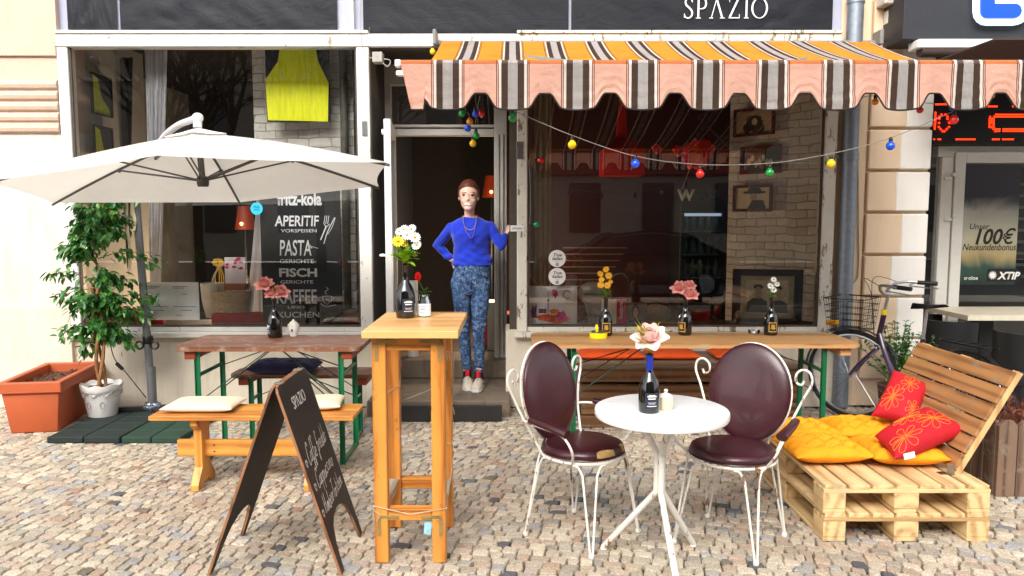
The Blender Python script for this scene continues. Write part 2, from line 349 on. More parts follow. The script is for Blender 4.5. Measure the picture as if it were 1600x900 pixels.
# header band behind the awning and sign band
bm = BM(); box(bm, xl2+.1, xr1-.085, Y0-.03, Y0+.1, zh+.001, zh+.1, .005); mk('header', bm, FRAME, caf)
zb = zh+.125
m, t, p = mat('banner_vinyl'); co = coords(t); f = noise(t, co, 260, 3); c0 = ramp(t, f, [(.35, hexc('#14171f')), (.7, hexc('#262a36'))]); t.links.new(c0, p.inputs['Base Color']); p.inputs['Roughness'].default_value = .55
wn = noise(t, coords(t, (1, 1, 2.2)), 3.2, 5, .55, 1.5); wv = ramp(t, wn, [(.4, (0, 0, 0)), (.5, (1, 1, 1)), (.6, (0, 0, 0))]); bump(t, p, wv, .1, .01); BANNER = m
bm = BM(); box(bm, xl0-.01, xr3, Y0+.05, Y0+.4, zb, 3.9); mk('sign_board', bm, plain('sign_backing', '#9ea0b2', .5, var=.06), caf)
b_ = BM()
def banner(p0, p1, lab, ybot=52):
    b = BM(); x0, x1 = fx(p0), fx(p1); z0, z1 = fz(ybot), 3.8; nx, nz = 60, 30; g = []
    r_ = random.Random(p0); ph = [r_.uniform(0, 6) for _ in range(6)]
    for i in range(nx+1):
        row = []
        for k in range(nz+1):
            u, v = i/nx, k/nz; x, z = x0+(x1-x0)*u, z0+(z1-z0)*v
            d = .006*math.sin(9*u+7*v+ph[0])*math.sin(5*v+ph[1])+.004*math.sin(23*(u-v*.6)+ph[2])*max(0, math.sin(4*u+ph[3]))+.003*math.sin(41*u+19*v+ph[4])*(1-v)
            e = min(u, 1-u, v)*12; row.append(b.verts.new((x, Y0+.03-abs(d)*min(1, e), z)))
        g.append(row)
    for i in range(nx):
        for k in range(nz): b.faces.new((g[i][k], g[i+1][k], g[i+1][k+1], g[i][k+1]))
    r = bmesh.ops.solidify(b, geom=b.faces[:], thickness=.002); return mk('sign_banner', b, BANNER, caf, True, label=lab)
banner(116, 192, 'narrow dark banner at the far left'); banner(197, 531, 'wide dark banner above the left window'); banner(571, 887, 'dark banner above the door', 55)
bs = banner(891, 1293, 'dark banner with white café lettering', 56)
bm = BM(); box(bm, fx(551), fx(557), Y0-.0, Y0+.05, zb, 3.9); mk('sign_batten', bm, WHITE, caf)
# SPAZIO lettering (serif, strokes)
def spazio(bm, o, u, v, H, lift, th=.09, thin=.03, sp=1.0, dy=.00015):
    cx = 0; k = [0]
    def st(pts, w): k[0] += 1; ribbon(bm, [(cx+x*H, y*H) for x, y in pts], [q*H for q in w] if isinstance(w, list) else w*H, o, u, v, lift+k[0]*dy)
    def ser(x, y, w=.2): st([(x-w/2, y), (x+w/2, y)], .035)
    import math as mm
    # S
    S = [(.42, .82), (.38, .93), (.26, .985), (.14, .93), (.09, .8), (.14, .65), (.27, .53), (.39, .4), (.44, .25), (.38, .09), (.24, .015), (.1, .07), (.05, .2)]
    S = [(p.x, p.y) for p in smooth_path([(a, b, 0) for a, b in S], 4)]; n = len(S); st(S, [thin+(th-thin)*math.sin(math.pi*i/(n-1)) for i in range(n)]); st([(.43, .78), (.43, .98)], .03); st([(.045, .02), (.045, .24)], .03)
    cx += .56*H*sp
    st([(.12, .015), (.12, .985)], th); ser(.12, .015, .26); ser(.1, .985, .2)
    P = smooth_path([(.14, .97, 0), (.3, .975, 0), (.45, .9, 0), (.5, .72, 0), (.44, .54, 0), (.3, .47, 0), (.15, .48, 0)], 4); P = [(q.x, q.y) for q in P]; n = len(P); st(P, [thin+(th-thin)*math.sin(math.pi*i/(n-1))**1.5 for i in range(n)])
    cx += .6*H*sp
    st([(.1, .01), (.37, 1.0)], thin*1.2); st([(.34, 1.0), (.66, .01)], th); ser(.1, .015, .2); ser(.66, .015, .24)
    cx += .84*H*sp
    st([(.06, .97), (.56, .97)], thin*1.5); st([(.5, .95), (.08, .03)], th); st([(.04, .025), (.58, .025)], thin*1.5); st([(.07, .8), (.07, .98)], .03); st([(.57, .01), (.57, .2)], .03)
    cx += .7*H*sp
    st([(.14, .015), (.14, .985)], th); ser(.14, .015, .24); ser(.14, .985, .24)
    cx += .32*H*sp
    O = [(.44+.37*math.cos(a), .5+.49*math.sin(a)) for a in [2*math.pi*i/32 for i in range(33)]]; st(O, [thin+(th-thin)*abs(math.cos(2*math.pi*i/32))**1.2 for i in range(33)])
    return cx+.85*H
bm = BM(); H_ = fz(-4)-fz(28); spazio(bm, (fx(1063), Y0+.017, fz(28)), X, Z, H_, .004, sp=1.12); mk('lettering', bm, plain('letter_white', '#e6e6e6', .5, var=.02, bmp=0), bs)
bm = BM(); textbm(bm, 'WWW', .05, (fx(135), Y0+.015, fz(-1)), X, Z, xs=.6)
bm.free()

# door: frame, transom, open leaf, steps
YD = Y0+.68
xdl, xdr = W(612, 300, YD).x, W(792, 300, YD).x; zdt = W(700, 212, YD).z; ztt = W(700, 132, YD).z
bm = BM()
box(bm, xdl-.06, xdl, YD, YD+.09, .14, 3.0, .004); box(bm, xdr-.115, xdr, YD, YD+.09, .14, 3.0, .004)
box(bm, xdl, xdr-.115, YD-.0, YD+.09, zdt, zdt+.06, .004); box(bm, xdl, xdr-.115, YD+.01, YD+.08, zdt+.075, zdt+.1, .004); box(bm, xdl, xdr-.115, YD, YD+.09, ztt, 3.0)
box(bm, xdr-.1, xdr-.07, YD-.02, YD, .16, zdt+.02, .003); box(bm, xdr-.05, xdr-.03, YD-.02, YD, .16, zdt+.02, .003)
mk('door_frame', bm, plain('grey_white_frame', '#b9b4aa', .45, var=.06), caf)
bm = BM(); box(bm, xdl, xdr-.115, YD+.04, YD+.045, zdt+.1, ztt); mk('transom_pane', bm, GLASS, caf)
bm = BM(); x0 = W(607, 300, 6.16).x; xh = xdl+.02; zt = W(610, 186, 6.16).z
for (a0, a1, za, zb_) in ((6.14, 6.24, .2, zt), (6.87, 6.96, .2, zt), (6.24, 6.87, .2, .42), (6.24, 6.87, zt-.1, zt)):
    xx = lambda y: x0+(xh-x0)*(y-6.14)/.82
    beam(bm, (xx(a0), a0, (za+zb_)/2), (xx(a1), a1, (za+zb_)/2), .055, zb_-za, bev=.003)
dl = mk('door', bm, plain('white_upvc', '#dcdcd8', .35, var=.03), caf, label='white glazed door leaf standing open')
bm = BM(); beam(bm, (xx(6.24), 6.24, (.42+zt-.1)/2), (xx(6.87), 6.87, (.42+zt-.1)/2), .01, zt-.52, bev=0); mk('pane', bm, GLASS, dl)
bm = BM(); hz = W(600, 399, 6.2).z; tube(bm, [(x0-.02, 6.2, hz), (x0-.075, 6.2, hz), (x0-.08, 6.21, hz), (x0-.08, 6.32, hz)], .011, 8); box(bm, x0-.035, x0-.026, 6.18, 6.22, hz-.12, hz+.06, .003); mk('handle', bm, WHITE, dl, True)
bm = BM(); tube(bm, [(x0-.045, 6.16, zt-.1), (x0-.0, 6.16, zt-.1)], .022, 10); tube(bm, [(x0-.045, 6.16, .6), (x0-.0, 6.16, .6)], .022, 10); mk('hinge', bm, WHITE, dl, True)
CONC = plaster('step_concrete', '#77695a', .22, '#2c251d', .6, .6)
bm = BM(); box(bm, xl3-.02, xr0+.03, 6.0, 6.9, -.03, .13, .01); box(bm, xl3, xr0, 6.84, 7.3, .131, .3, .01); mk('step', bm, CONC, caf)
bm = BM(); a = G(590, 659); b = G(784, 659); box(bm, a.x, b.x, a.y, a.y+.045, .0, .125, .004); box(bm, a.x+.03, b.x-.02, a.y-.001, a.y+.001, .02, .1); o = mk('threshold_board', bm, plain('dark_board', '#1d1b19', .7, var=.3, bmp=.5), None); tag(o, 'dark board set upright across the foot of the doorstep', 'step board')
# power box & cable on header, small plates
bm = BM(); q = W(592, 92, 6.28); box(bm, q.x-.04, q.x+.04, 6.2, 6.3, q.z-.04, q.z+.04, .004); tube(bm, smooth_path([W(565, -20, 6.25), W(563, 30, 6.25), W(566, 75, 6.25), W(575, 90, 6.22), W(590, 88, 6.2)]), .004, 6); tube(bm, smooth_path([W(600, 92, 6.2), W(610, 95, 6.2), W(606, 104, 6.2), W(598, 98, 6.2)]), .004, 6); mk('junction_box', bm, plain('grey_box', '#9b978e', .5), caf, True)
bm = BM(); q = W(570, 201, Y0-.02); box(bm, q.x-.022, q.x+.022, Y0-.03, Y0-.02, q.z-.06, q.z+.06, .003); mk('latch_plate', bm, CHROME, caf); bm = BM(); q = W(812, 235, Y0-.02); box(bm, q.x-.028, q.x+.028, Y0-.03, Y0-.02, q.z-.07, q.z+.07, .003); box(bm, q.x-.014, q.x+.014, Y0-.034, Y0-.03, q.z-.03, q.z+.035, .002); mk('latch_plate', bm, CHROME, caf)
q = W(808, 357, Y0-.02); bm = BM(); box(bm, q.x-.055, q.x+.055, Y0-.026, Y0-.021, q.z-.025, q.z+.025, .002); sg = mk('name_plate', bm, WHITE, caf)
bm = BM(); textbm(bm, 'SPAZIO', .022, (q.x, Y0-.0265, q.z-.007), X, Z, xs=1.1); mk('lettering', bm, INK, sg)
# downpipe
ZINC = plain('zinc', '#868e98', .45, metal=.6, var=.15, scale=25)
bm = BM(); dp = fx(1324); tube(bm, [(dp, Y0-.02, .02), (dp, Y0-.02, 4.2)], .062, 20)
for z in (fz(464), fz(245), 3.3): lathe(bm, [(.063, -.03), (.069, -.028), (.069, .028), (.063, .03)], 20, (dp, Y0-.02, z))
box(bm, dp-.11, dp+.07, Y0+.0, Y0+.05, fz(245)-.012, fz(245)+.012); o = mk('downpipe', bm, ZINC, None, True); tag(o, 'grey zinc downpipe between the café and the betting shop pillar', 'downpipe')

# ---------------- interior ----------------
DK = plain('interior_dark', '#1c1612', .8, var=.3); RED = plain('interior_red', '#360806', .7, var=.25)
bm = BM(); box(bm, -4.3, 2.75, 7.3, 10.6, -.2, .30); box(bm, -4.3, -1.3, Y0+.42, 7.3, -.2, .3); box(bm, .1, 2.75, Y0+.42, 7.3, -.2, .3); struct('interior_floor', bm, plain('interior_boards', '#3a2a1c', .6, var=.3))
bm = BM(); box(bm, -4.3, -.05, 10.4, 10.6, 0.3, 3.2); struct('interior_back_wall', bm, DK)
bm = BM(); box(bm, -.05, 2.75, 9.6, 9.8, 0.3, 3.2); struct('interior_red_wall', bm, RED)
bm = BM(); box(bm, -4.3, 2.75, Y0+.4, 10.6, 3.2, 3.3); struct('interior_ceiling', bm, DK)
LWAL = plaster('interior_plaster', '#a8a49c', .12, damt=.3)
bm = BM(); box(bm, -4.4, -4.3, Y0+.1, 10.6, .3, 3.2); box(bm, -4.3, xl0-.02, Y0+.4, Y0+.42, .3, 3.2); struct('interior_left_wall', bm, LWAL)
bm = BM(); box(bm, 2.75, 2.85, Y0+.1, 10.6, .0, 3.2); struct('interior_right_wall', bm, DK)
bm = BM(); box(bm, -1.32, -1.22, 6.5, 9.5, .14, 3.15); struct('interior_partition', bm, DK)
# side wall left part of left window, oblique
def slab(name, A, B, z0, z1, th, m):
    b = BM(); d = (Vector((B[0], B[1], 0))-Vector((A[0], A[1], 0))); L = d.length; an = math.atan2(d.y, d.x)
    box(b, 0, L, 0, th, z0, z1); me_o = struct(name, b, m); me_o.data.transform(Matrix.Translation((L/2, th/2, z0))); me_o.location = (A[0], A[1], 0); me_o.rotation_euler = (0, 0, an); return me_o
pA = W(119, 300, 6.5); pB = W(232, 300, 7.6)
slab('interior_oblique_wall', (pA.x, pA.y), (pB.x, pB.y), .5, 3.15, .1, LWAL)
BRL = brickmat('white_brick', '#e6e2da', '#d8d2c8', '#a8a196'); BRR = brickmat('bare_brick', '#d4c8bc', '#e8e2da', '#b0a69a')
pA = W(400, 300, 7.0); pB = W(562, 300, 6.9); brl = slab('interior_white_brick_wall', (pA.x, pA.y), (pB.x, pB.y), .5, 3.15, .1, BRL)
rA = W(1138, 300, 7.35); rB = W(1287, 300, 6.62); brr = slab('interior_brick_wall', (rA.x, rA.y), (rB.x, rB.y), .3, 3.15, .1, BRR)
# window shelves with cloth
SH = plain('red_cloth', '#a30d0c', .8, var=.25)
bm = BM(); box(bm, xl0, xl3-.02, Y0+.11, Y0+.5, zs-.1, zs-.025); o = struct('display_shelf', bm, DK)
bm = BM(); box(bm, xr0+.1, xr2+.1, Y0+.11, Y0+.45, zs-.1, zs-.025); o = struct('display_shelf', bm, DK)
bm = BM(); box(bm, xl1, fx(235), Y0+.13, Y0+.2, zs-.02, fz(486), .01); box(bm, fx(312), xl2-.05, Y0+.14, Y0+.35, zs-.02, fz(494), .008); o = mk('cloth', bm, SH); tag(o, 'red cloth lying along the bottom of the left window', 'cloth')
def picture(name, pts, D0, D1, lab, fr, draw, cat='picture', group=None, fw=.025, bg='#d8c8a8', frh='#5a1e12'):
    # pts: px left, right, top, bottom; D at left and right edge
    A = W(pts[0], pts[2], D0); B = W(pts[1], pts[2], D1); C_ = W(pts[0], pts[3], D0)
    A = Vector((A.x, A.y, A.z)); u = Vector((B.x-A.x, B.y-A.y, 0)); w = u.length; u.normalize(); h = A.z-C_.z; v = Z; o0 = Vector((A.x, A.y, A.z-h))
    root = thing(name, (o0.x, o0.y, o0.z), lab, cat, group)
    b = BM()
    for (x0, x1, y0, y1) in ((0, w, 0, fw), (0, w, h-fw, h), (0, fw, fw, h-fw), (w-fw, w, fw, h-fw)): prism(b, [(x0, y0), (x1, y0), (x1, y1), (x0, y1)], o0, u, v, .02)
    mk('picture_frame', b, plain('frame_'+frh, frh, .4, var=.2), root)
    b = BM(); prism(b, [(fw, fw), (w-fw, fw), (w-fw, h-fw), (fw, h-fw)], o0, u, v, .008); art = mk('print', b, plain('print_'+bg, bg, .7, var=.15, scale=8), root)
    b = []; draw(o0+u.cross(v)*.0, u, v, w, h, art); return root
def blob(cx, cy, rx, ry, n=20, j=0, seed=1):
    r_ = random.Random(seed); return [(cx+rx*math.cos(2*math.pi*i/n)*(1+r_.uniform(-j, j)), cy+ry*math.sin(2*math.pi*i/n)*(1+r_.uniform(-j, j))) for i in range(n)]
def ink(polys, h, o0, u, v, par, base=.0085, name='figure'):
    b = BM()
    for i, pl in enumerate(polys): prism(b, pl, Vector(o0)+Vector(u).cross(Vector(v)).normalized()*(base+i*.0007), u, v, .0006)
    return mk(name, b, plain('print_'+h, h, .7, var=.25, scale=30), par)
def dr_lady(o, u, v, w, h, par):
    ink([blob(.5*w, .5*h, .2*w, .24*h, 20, .12, 2), blob(.35*w, .3*h, .1*w, .2*h, 12, .2, 3), blob(.6*w, .25*h, .16*w, .2*h, 12, .1, 5)], '#3b342d', o, u, v, par); ink([blob(.52*w, .5*h, .07*w, .12*h)], '#cdbfa8', o, u, v, par, .011)
def dr_group(o, u, v, w, h, par):
    ink([[(.07*w, .1*h), (.93*w, .1*h), (.93*w, .9*h), (.07*w, .9*h)]], '#35302b', o, u, v, par); ink([blob((.22+.09*i)*w, (.45+.12*math.sin(i*2))*h, .05*w, .12*h, 10, .2, i) for i in range(7)], '#c9c0ac', o, u, v, par, .0095)
def dr_hat(o, u, v, w, h, par):
    ink([blob(.55*w, .72*h, .3*w, .06*h), blob(.55*w, .8*h, .17*w, .12*h), [(.38*w, .1*h), (.85*w, .1*h), (.78*w, .42*h), (.5*w, .45*h)]], '#2a2522', o, u, v, par); ink([blob(.53*w, .55*h, .09*w, .13*h)], '#a8957b', o, u, v, par, .011)
BY = 7.3
picture('framed_photo', (1148, 1212, 172, 215), 7.25, 6.95, 'dark red framed photo of a figure in a light setting, highest on the brick wall', 0, dr_lady, group='photos on the brick wall', bg='#b89a78')
picture('framed_photo', (1158, 1222, 230, 273), 7.22, 6.92, 'dark red framed photo of a pale group, middle one on the brick wall', 0, dr_group, group='photos on the brick wall')
picture('framed_photo', (1147, 1208, 290, 331), 7.25, 6.95, 'framed photo of a person in a broad black hat, lowest on the brick wall', 0, dr_hat, group='photos on the brick wall', bg='#cfc0a0')
def dr_couple(o, u, v, w, h, par):
    ink([[(.12*w, .12*h), (.88*w, .12*h), (.88*w, .88*h), (.12*w, .88*h)]], '#b7ab86', o, u, v, par); ink([[(.2*w, .2*h), (.8*w, .2*h), (.8*w, .8*h), (.2*w, .8*h)]], '#d6cba6', o, u, v, par, .0095)
    ink([[(.2*w, .22*h), (.52*w, .22*h), (.5*w, .42*h), (.42*w, .48*h), (.3*w, .48*h), (.22*w, .4*h)], [(.54*w, .22*h), (.8*w, .22*h), (.79*w, .38*h), (.7*w, .45*h), (.6*w, .44*h)], blob(.37*w, .68*h, .07*w, .05*h), blob(.65*w, .66*h, .06*w, .05*h)], '#4a4232', o, u, v, par, .0115)
    ink([blob(.37*w, .58*h, .055*w, .11*h), blob(.65*w, .56*h, .05*w, .1*h)], '#bfae84', o, u, v, par, .015)
picture('framed_portrait', (1145, 1255, 420, 506), 6.72, 6.62, 'large black framed old portrait of a couple standing at the right of the window', 0, dr_couple, fw=.05, bg='#2a2a2a', frh='#16140f')
# curved pictures with yellow shapes on the oblique left wall
def dr_yel(o, u, v, w, h, par): ink([[(.12*w, .03*h), (.9*w, .03*h), (.85*w, .2*h), (.5*w, .45*h), (.35*w, .9*h), (.12*w, .97*h)]], '#8f9a12', o, u, v, par)
picture('abstract_painting', (139, 171, 112, 177), 6.62, 6.95, 'dark canvas with a yellow curve, upper one on the pale side wall', 0, dr_yel, 'painting', 'paintings on the side wall', .012, '#23262e', '#0e0e10')
picture('abstract_painting', (143, 173, 194, 258), 6.62, 6.95, 'dark canvas with a yellow curve, lower one behind the parasol top', 0, dr_yel, 'painting', 'paintings on the side wall', .012, '#23262e', '#0e0e10')
# yellow painting
o0 = W(417, 190, 6.75); tr = W(513, 80, 6.75); w, h = tr.x-o0.x, tr.z-o0.z
root = thing('abstract_painting', o0, 'big bright yellow painting on dark ground hanging in the left window', 'painting', 'paintings on the side wall'); del root['group']
bm = BM(); box(bm, o0.x, tr.x, 6.75, 6.79, o0.z, tr.z+.1, .003); mk('canvas', bm, plain('canvas_navy', '#1a2030', .7), root)
m, t, p = mat('yellow_oil'); f = noise(t, coords(t, (30, 30, 3)), 1.5, 6, .7); t.links.new(ramp(t, f, [(.3, hexc('#dde800')), (.55, hexc('#ffff08'))]), p.inputs['Base Color']); p.inputs['Roughness'].default_value = .6; bump(t, p, f, .6, .01)
bm = BM(); prism(bm, [(.02*w, .02*h), (.97*w, .0*h), (.995*w, .55*h), (.84*w, .85*h), (.8*w, 1.05*h), (.24*w, 1.05*h), (.2*w, .85*h), (.0*w, .6*h)], (o0.x, 6.749, o0.z), X, Z, .004); mk('paint_shape', bm, m, root)
# pipe beside brick
bm = BM(); q = W(541, 300, 6.85); tube(bm, [(q.x, 6.82, .6), (q.x, 6.82, 3.1)], .035, 12); tube(bm, [(q.x, 6.82, 1.9), (q.x, 6.82, 1.97)], .045, 12); o = mk('heating_pipe', bm, plain('old_pipe', '#5d5b50', .6, var=.3), None, True); tag(o, 'old grey pipe running up the white brick in the left window', 'pipe')
# curtains
def curtain(p0, p1, q0, q1, D, y0, y1, m, lab, n=6):
    b = BM(); k = 40; rows = []
    for j in range(13):
        v = j/12; y = y0+(y1-y0)*v; a, c = p0+(q0-p0)*v, p1+(q1-p1)*v; row = []
        for i in range(k+1):
            P = W(a+(c-a)*i/k, y, D); row.append(b.verts.new((P.x, D+.018*math.sin(i/k*n*2*math.pi)+.006*math.sin(i*1.7+j*.4), P.z)))
        rows.append(row)
    for A, B in zip(rows, rows[1:]):
        for i in range(k): b.faces.new((A[i], A[i+1], B[i+1], B[i]))
    bmesh.ops.solidify(b, geom=b.faces[:], thickness=.003); o = mk('curtain', b, m, None, True, 80); tag(o, lab, 'curtain'); return o
WC = plain('curtain_white', '#d6d6dc', .9, var=.08); BC = plain('curtain_beige', '#a99a86', .9, var=.1)
curtain(226, 262, 236, 250, 6.62, 78, 488, WC, 'white curtain hanging left in the left window, behind the ficus', 3)
curtain(402, 412, 384, 412, 6.6, 300, 500, WC, 'white curtain strip hanging beside the black menu panel', 2)
curtain(829, 862, 829, 860, 6.55, 100, 505, BC, 'beige curtain hanging at the left edge of the right window', 4)
curtain(172, 208, 178, 200, 7.2, 90, 480, plain('curtain_dark', '#3b352e', .9), 'dark brown curtain behind the two small yellow paintings', 3)
# black menu panel in window
PAN = plain('menu_panel_black', '#0c0f12', .5, var=.1)
P0 = W(411, 503, 6.38); P1 = W(531, 297, 6.38)
root = thing('menu_panel', P0, 'black menu panel with white hand lettering standing in the left window', 'menu board')
bm = BM(); box(bm, P0.x, P1.x, 6.38, 6.395, P0.z, P1.z+.12, .002); mk('panel', bm, PAN, root)
bm = BM(); cnt = [0]
def mt(s, px_, py_, hp, xs=1., bold=0., shear=0, wpx=None):
    cnt[0] += 1; q = W(px_, py_, 6.38); t = BM(); textbm(t, s, 1, (0, 0, 0), X, Z, 0, bold=bold+.014, shear=shear); xs_ = [v.co.x for v in t.verts]; zs_ = [v.co.z for v in t.verts]
    w_, h_ = max(xs_)-min(xs_), max(zs_)-min(0, 0); kx = (wpx/190.)/w_ ; kz = (hp/187.)/h_; cx = (max(xs_)+min(xs_))/2
    t.transform(Matrix.Translation((q.x, 6.3785-cnt[0]*.0001, q.z)) @ Matrix.Diagonal((kx, 1, kz, 1)) @ Matrix.Translation((-cx, 0, 0))); merge(bm, t)
mt('fritz-kola', 468, 320, 20, wpx=70, bold=.02); mt('APERITIF', 464, 353, 16, wpx=70, bold=.005, shear=.1); mt('VORSPEISEN', 467, 363, 5, wpx=56, bold=-.01); mt('PASTA', 462, 399, 24, wpx=50, bold=.0, shear=.1)
mt('GERICHTE', 464, 411, 6, wpx=54, bold=-.008); mt('FISCH', 466, 432, 13, wpx=60, bold=.02); mt('GERICHTE', 464, 443, 5, wpx=52, bold=-.008); mt('KAFFEE', 464, 474, 22, wpx=64, bold=.0); mt('UND', 463, 482, 4, wpx=27, bold=-.005); mt('KUCHEN', 467, 496, 9, wpx=66, bold=.0)
def px2(pts): q = [W(a, b, 6.379) for a, b in pts]; return [(p.x, p.z) for p in q]
def st2(pts, w=.006, sm=True):
    cnt[0] += 1; q = px2(pts)
    if sm and len(q) > 2: q = [(p.x, p.y) for p in smooth_path([(a, b, 0) for a, b in q], 4)]
    ribbon(bm, q, w, (0, 6.3785-cnt[0]*.0001, 0), X, Z, 0)
for dx in (0, 3, 6): st2([(508+dx, 337), (506+dx, 350)], .005, False)
st2([(506, 349), (510, 354), (515, 350)]); st2([(510, 353), (501, 375)], .01); st2([(523, 340), (512, 362), (506, 381)], .007); st2([(524, 340), (519, 355), (512, 366)], .004); st2([(484, 382), (488, 388), (482, 384), (497, 388)], .004)
st2([(504, 463), (505, 470), (511, 475), (517, 470), (518, 463), (504, 463)], .005); st2([(518, 465), (522, 465), (520, 469), (516, 471)], .004); st2([(501, 474), (510, 479), (525, 476)], .005); st2([(511, 460), (508, 456), (513, 452), (510, 449)], .005)
mk('lettering', bm, plain('paint_white', '#ffffff', .6, var=.01, bmp=0), root)
# stickers on glass
def sticker(px_, py_, rp, h, lines, lab, tc, nm='window_sticker', gr=None):
    q = W(px_, py_, Y0+.028); r = rp/190; root = thing(nm, q, lab, 'sticker', gr); b = BM(); disc2(b, (0, 0), r, (q.x, Y0+.0285, q.z), X, Z, 0, 32); mk('disc', b, plain('sticker_'+h, h, .5, var=.03, bmp=0), root)
    b = BM()
    for s, dz, sz, sh in lines: textbm(b, s, sz, (q.x, Y0+.0272, q.z+dz), X, Z, .0001, bold=.02, shear=sh)
    mk('lettering', b, tc, root)
sticker(401, 326, 9.5, '#18a8cc', [('FREE', .006, .024, 0), ('WIFI', -.018, .024, 0)], 'round cyan sticker on the left window above the curtain strip', plain('navy_ink', '#0c2a50', .6), gr=None)
for k, (yy, lb) in enumerate(((404, 'round white sticker on the right window glass, upper one of two'), (432, 'round white sticker on the right window glass, lower one just above the painting'))):
    sticker(870.5, yy, 13.5, '#f0eeea', [('True', .018, .036, .3), ('Italian', -.012, .036, .3), ('~ ~', -.03, .02, 0), ('@', -.055, .028, 0)], lb, INK, gr='round stickers on the right window')
# documents
for k, (a, c, lb) in enumerate(((228, 265, 'white typed notice hanging in the left window, behind the parasol pole'), (267, 310, 'white typed notice with two dark squares, in the left window'))):
    p0, p1 = W(a, 500, 6.37), W(c, 441, 6.37); root = thing('paper_notice', p0, lb, 'notice', 'typed notices in the window'); b = BM(); box(b, p0.x, p1.x, 6.37, 6.374, p0.z, p1.z, .0005); mk('sheet', b, plain('paper', '#f2f3f4', .8, var=.04), root)
    b = BM(); L = p1.x-p0.x; H = p1.z-p0.z
    for (u0, u1, v) in ((.1, .6, .88), (.1, .5, .84), (.4, .6, .68), (.35, .75, .25), (.1, .9, .35), (.2, .4, .12)): prism(b, [(L*u0, H*v), (L*u1, H*v), (L*u1, H*v+.004), (L*u0, H*v+.004)], (p0.x, 6.369, p0.z), X, Z, .0005)
    if k: pass
    mk('typed_text', b, plain('grey_ink', '#555555', .8), root)
# glass-fronted box, basket, small items left window
def basket(px_, py_, D, r, h, lab):
    q = W(px_, py_, D); root = thing('wicker_basket', q, lab, 'basket'); wm = plain('wicker', '#b8a484', .8, var=.35, scale=60); b = BM()
    for k in range(14):
        z = q.z+h*k/13; rr = r*(.85+.2*k/13)
        pts = [(q.x+(rr+.004*math.sin(i*math.pi/2+k*math.pi))*math.cos(2*math.pi*i/48), q.y+.6*(rr+.004*math.sin(i*math.pi/2+k*math.pi))*math.sin(2*math.pi*i/48), z) for i in range(48)]; tube(b, pts, h/24, 6, True)
    mk('basket_body', b, wm, root, True); b = BM(); pts = [(q.x+r*1.02*math.cos(a), q.y, q.z+h+.0+.25*math.sin(a)) for a in [math.pi*i/20 for i in range(21)]]; tube(b, pts, .009, 8); mk('handle', b, wm, root, True); return root
basket(362, 492, 6.62, .165, .2, 'grey wicker basket with a hoop handle in the left window')
bm = BM(); p0, p1 = W(352, 447, 6.55), W(383, 402, 6.55); root = thing('leaflet_holder', p0, 'leaflet with pink pattern on a small wooden stand in front of the basket', 'leaflet')
box(bm, p0.x, p1.x, 6.55, 6.56, p0.z+.02, p1.z, .001); mk('leaflet', bm, plain('leaflet_pale', '#d8cfd2', .6, var=.1), root); bm = BM()
r_ = random.Random(5)
for k in range(9): prism(bm, blob(.02+r_.random()*.13, .12+r_.random()*.1, .02, .012, 8, .4, k), (p0.x, 6.549-k*.0002, p0.z+.02), X, Z, .0002)
mk('pattern', bm, plain('magenta', '#c4165e', .6), root); bm = BM(); box(bm, p0.x-.01, p1.x+.01, 6.53, 6.6, p0.z-.03, p0.z+.02, .003); mk('stand', bm, wood('stand_wood', '#8a4a22', '#4a2410'), root)
bm = BM(); q = W(330, 497, 6.6); lathe(bm, [(.06, 0), (.09, .15), (.1, .3), (.098, .3), (.055, .01)], 24, (q.x, 6.65, q.z)); o = mk('white_vase', bm, plain('cloudy_glass', '#b8b6ac', .3), None, True); tag(o, 'cloudy white vase standing between the notices and the basket', 'vase')
bm = BM(); q = W(546, 502, 6.55); lathe(bm, [(.06, 0), (.085, .09), (.088, .1), (.08, .1), (.05, .01)], 20, (q.x, 6.55, q.z)); o = mk('clay_bowl', bm, plain('sand_clay', '#a79a7d', .8), None, True); tag(o, 'sandy clay bowl at the right end of the left window', 'bowl')
bm = BM(); q = W(342, 410, 7.0)
for i in range(40):
    a = i*2.4; r = .012+.035*(i/40)**.5; prism(bm, blob(0, 0, .014, .007, 6), (q.x+r*math.cos(a), 6.99-i*.0003, q.z+r*.8*math.sin(a)), X, Z, .002)
for s in (-1, 0, 1, .5): tube(bm, smooth_path([(q.x, 7.0, q.z), (q.x+s*.04, 7.0, q.z-.15), (q.x+s*.02, 7.0, q.z-.4)]), .004, 5)
o = mk('yellow_flower', bm, plain('flower_yellow_dim', '#d8b010', .7)); tag(o, 'single yellow flower inside the left window', 'flower')
# lamps inside (both seen lit)
SHADE = emit('lit_shade', '#6a2008', .25); BULB = emit('lit_bulb', '#ffb060', 5)
for (px_, py_, D, lb) in ((383, 345, 8.0, 'lit orange lamp seen deep inside through the left window'), (768, 296, 8.6, 'lit orange lamp glowing inside behind the person')):
    q = W(px_, py_, D); root = thing('room_lamp', q, lb, 'lamp'); b = BM(); lathe(b, [(.105, -.09), (.065, .15), (.063, .15), (.102, -.09)], 24, q); mk('lamp_shade', b, SHADE, root, True)
    b = BM(); ball(b, q+Vector((0, -.11, -.03)), .016); mk('bulb', b, BULB, root, True); b = BM(); lathe(b, [(.1, -1.3), (.1, -1.27), (.015, -1.26), (.015, -.1)], 12, q); mk('lamp_base', b, BLACK, root)
    L = bpy.data.lights.new('lamp_glow', 'POINT'); L.energy = 22; L.color = (1, .72, .45); L.shadow_soft_size = .12; lo = bpy.data.objects.new('lamp_glow', L); COL.objects.link(lo); lo.parent = root; lo.location = (0, -.5, -.75)
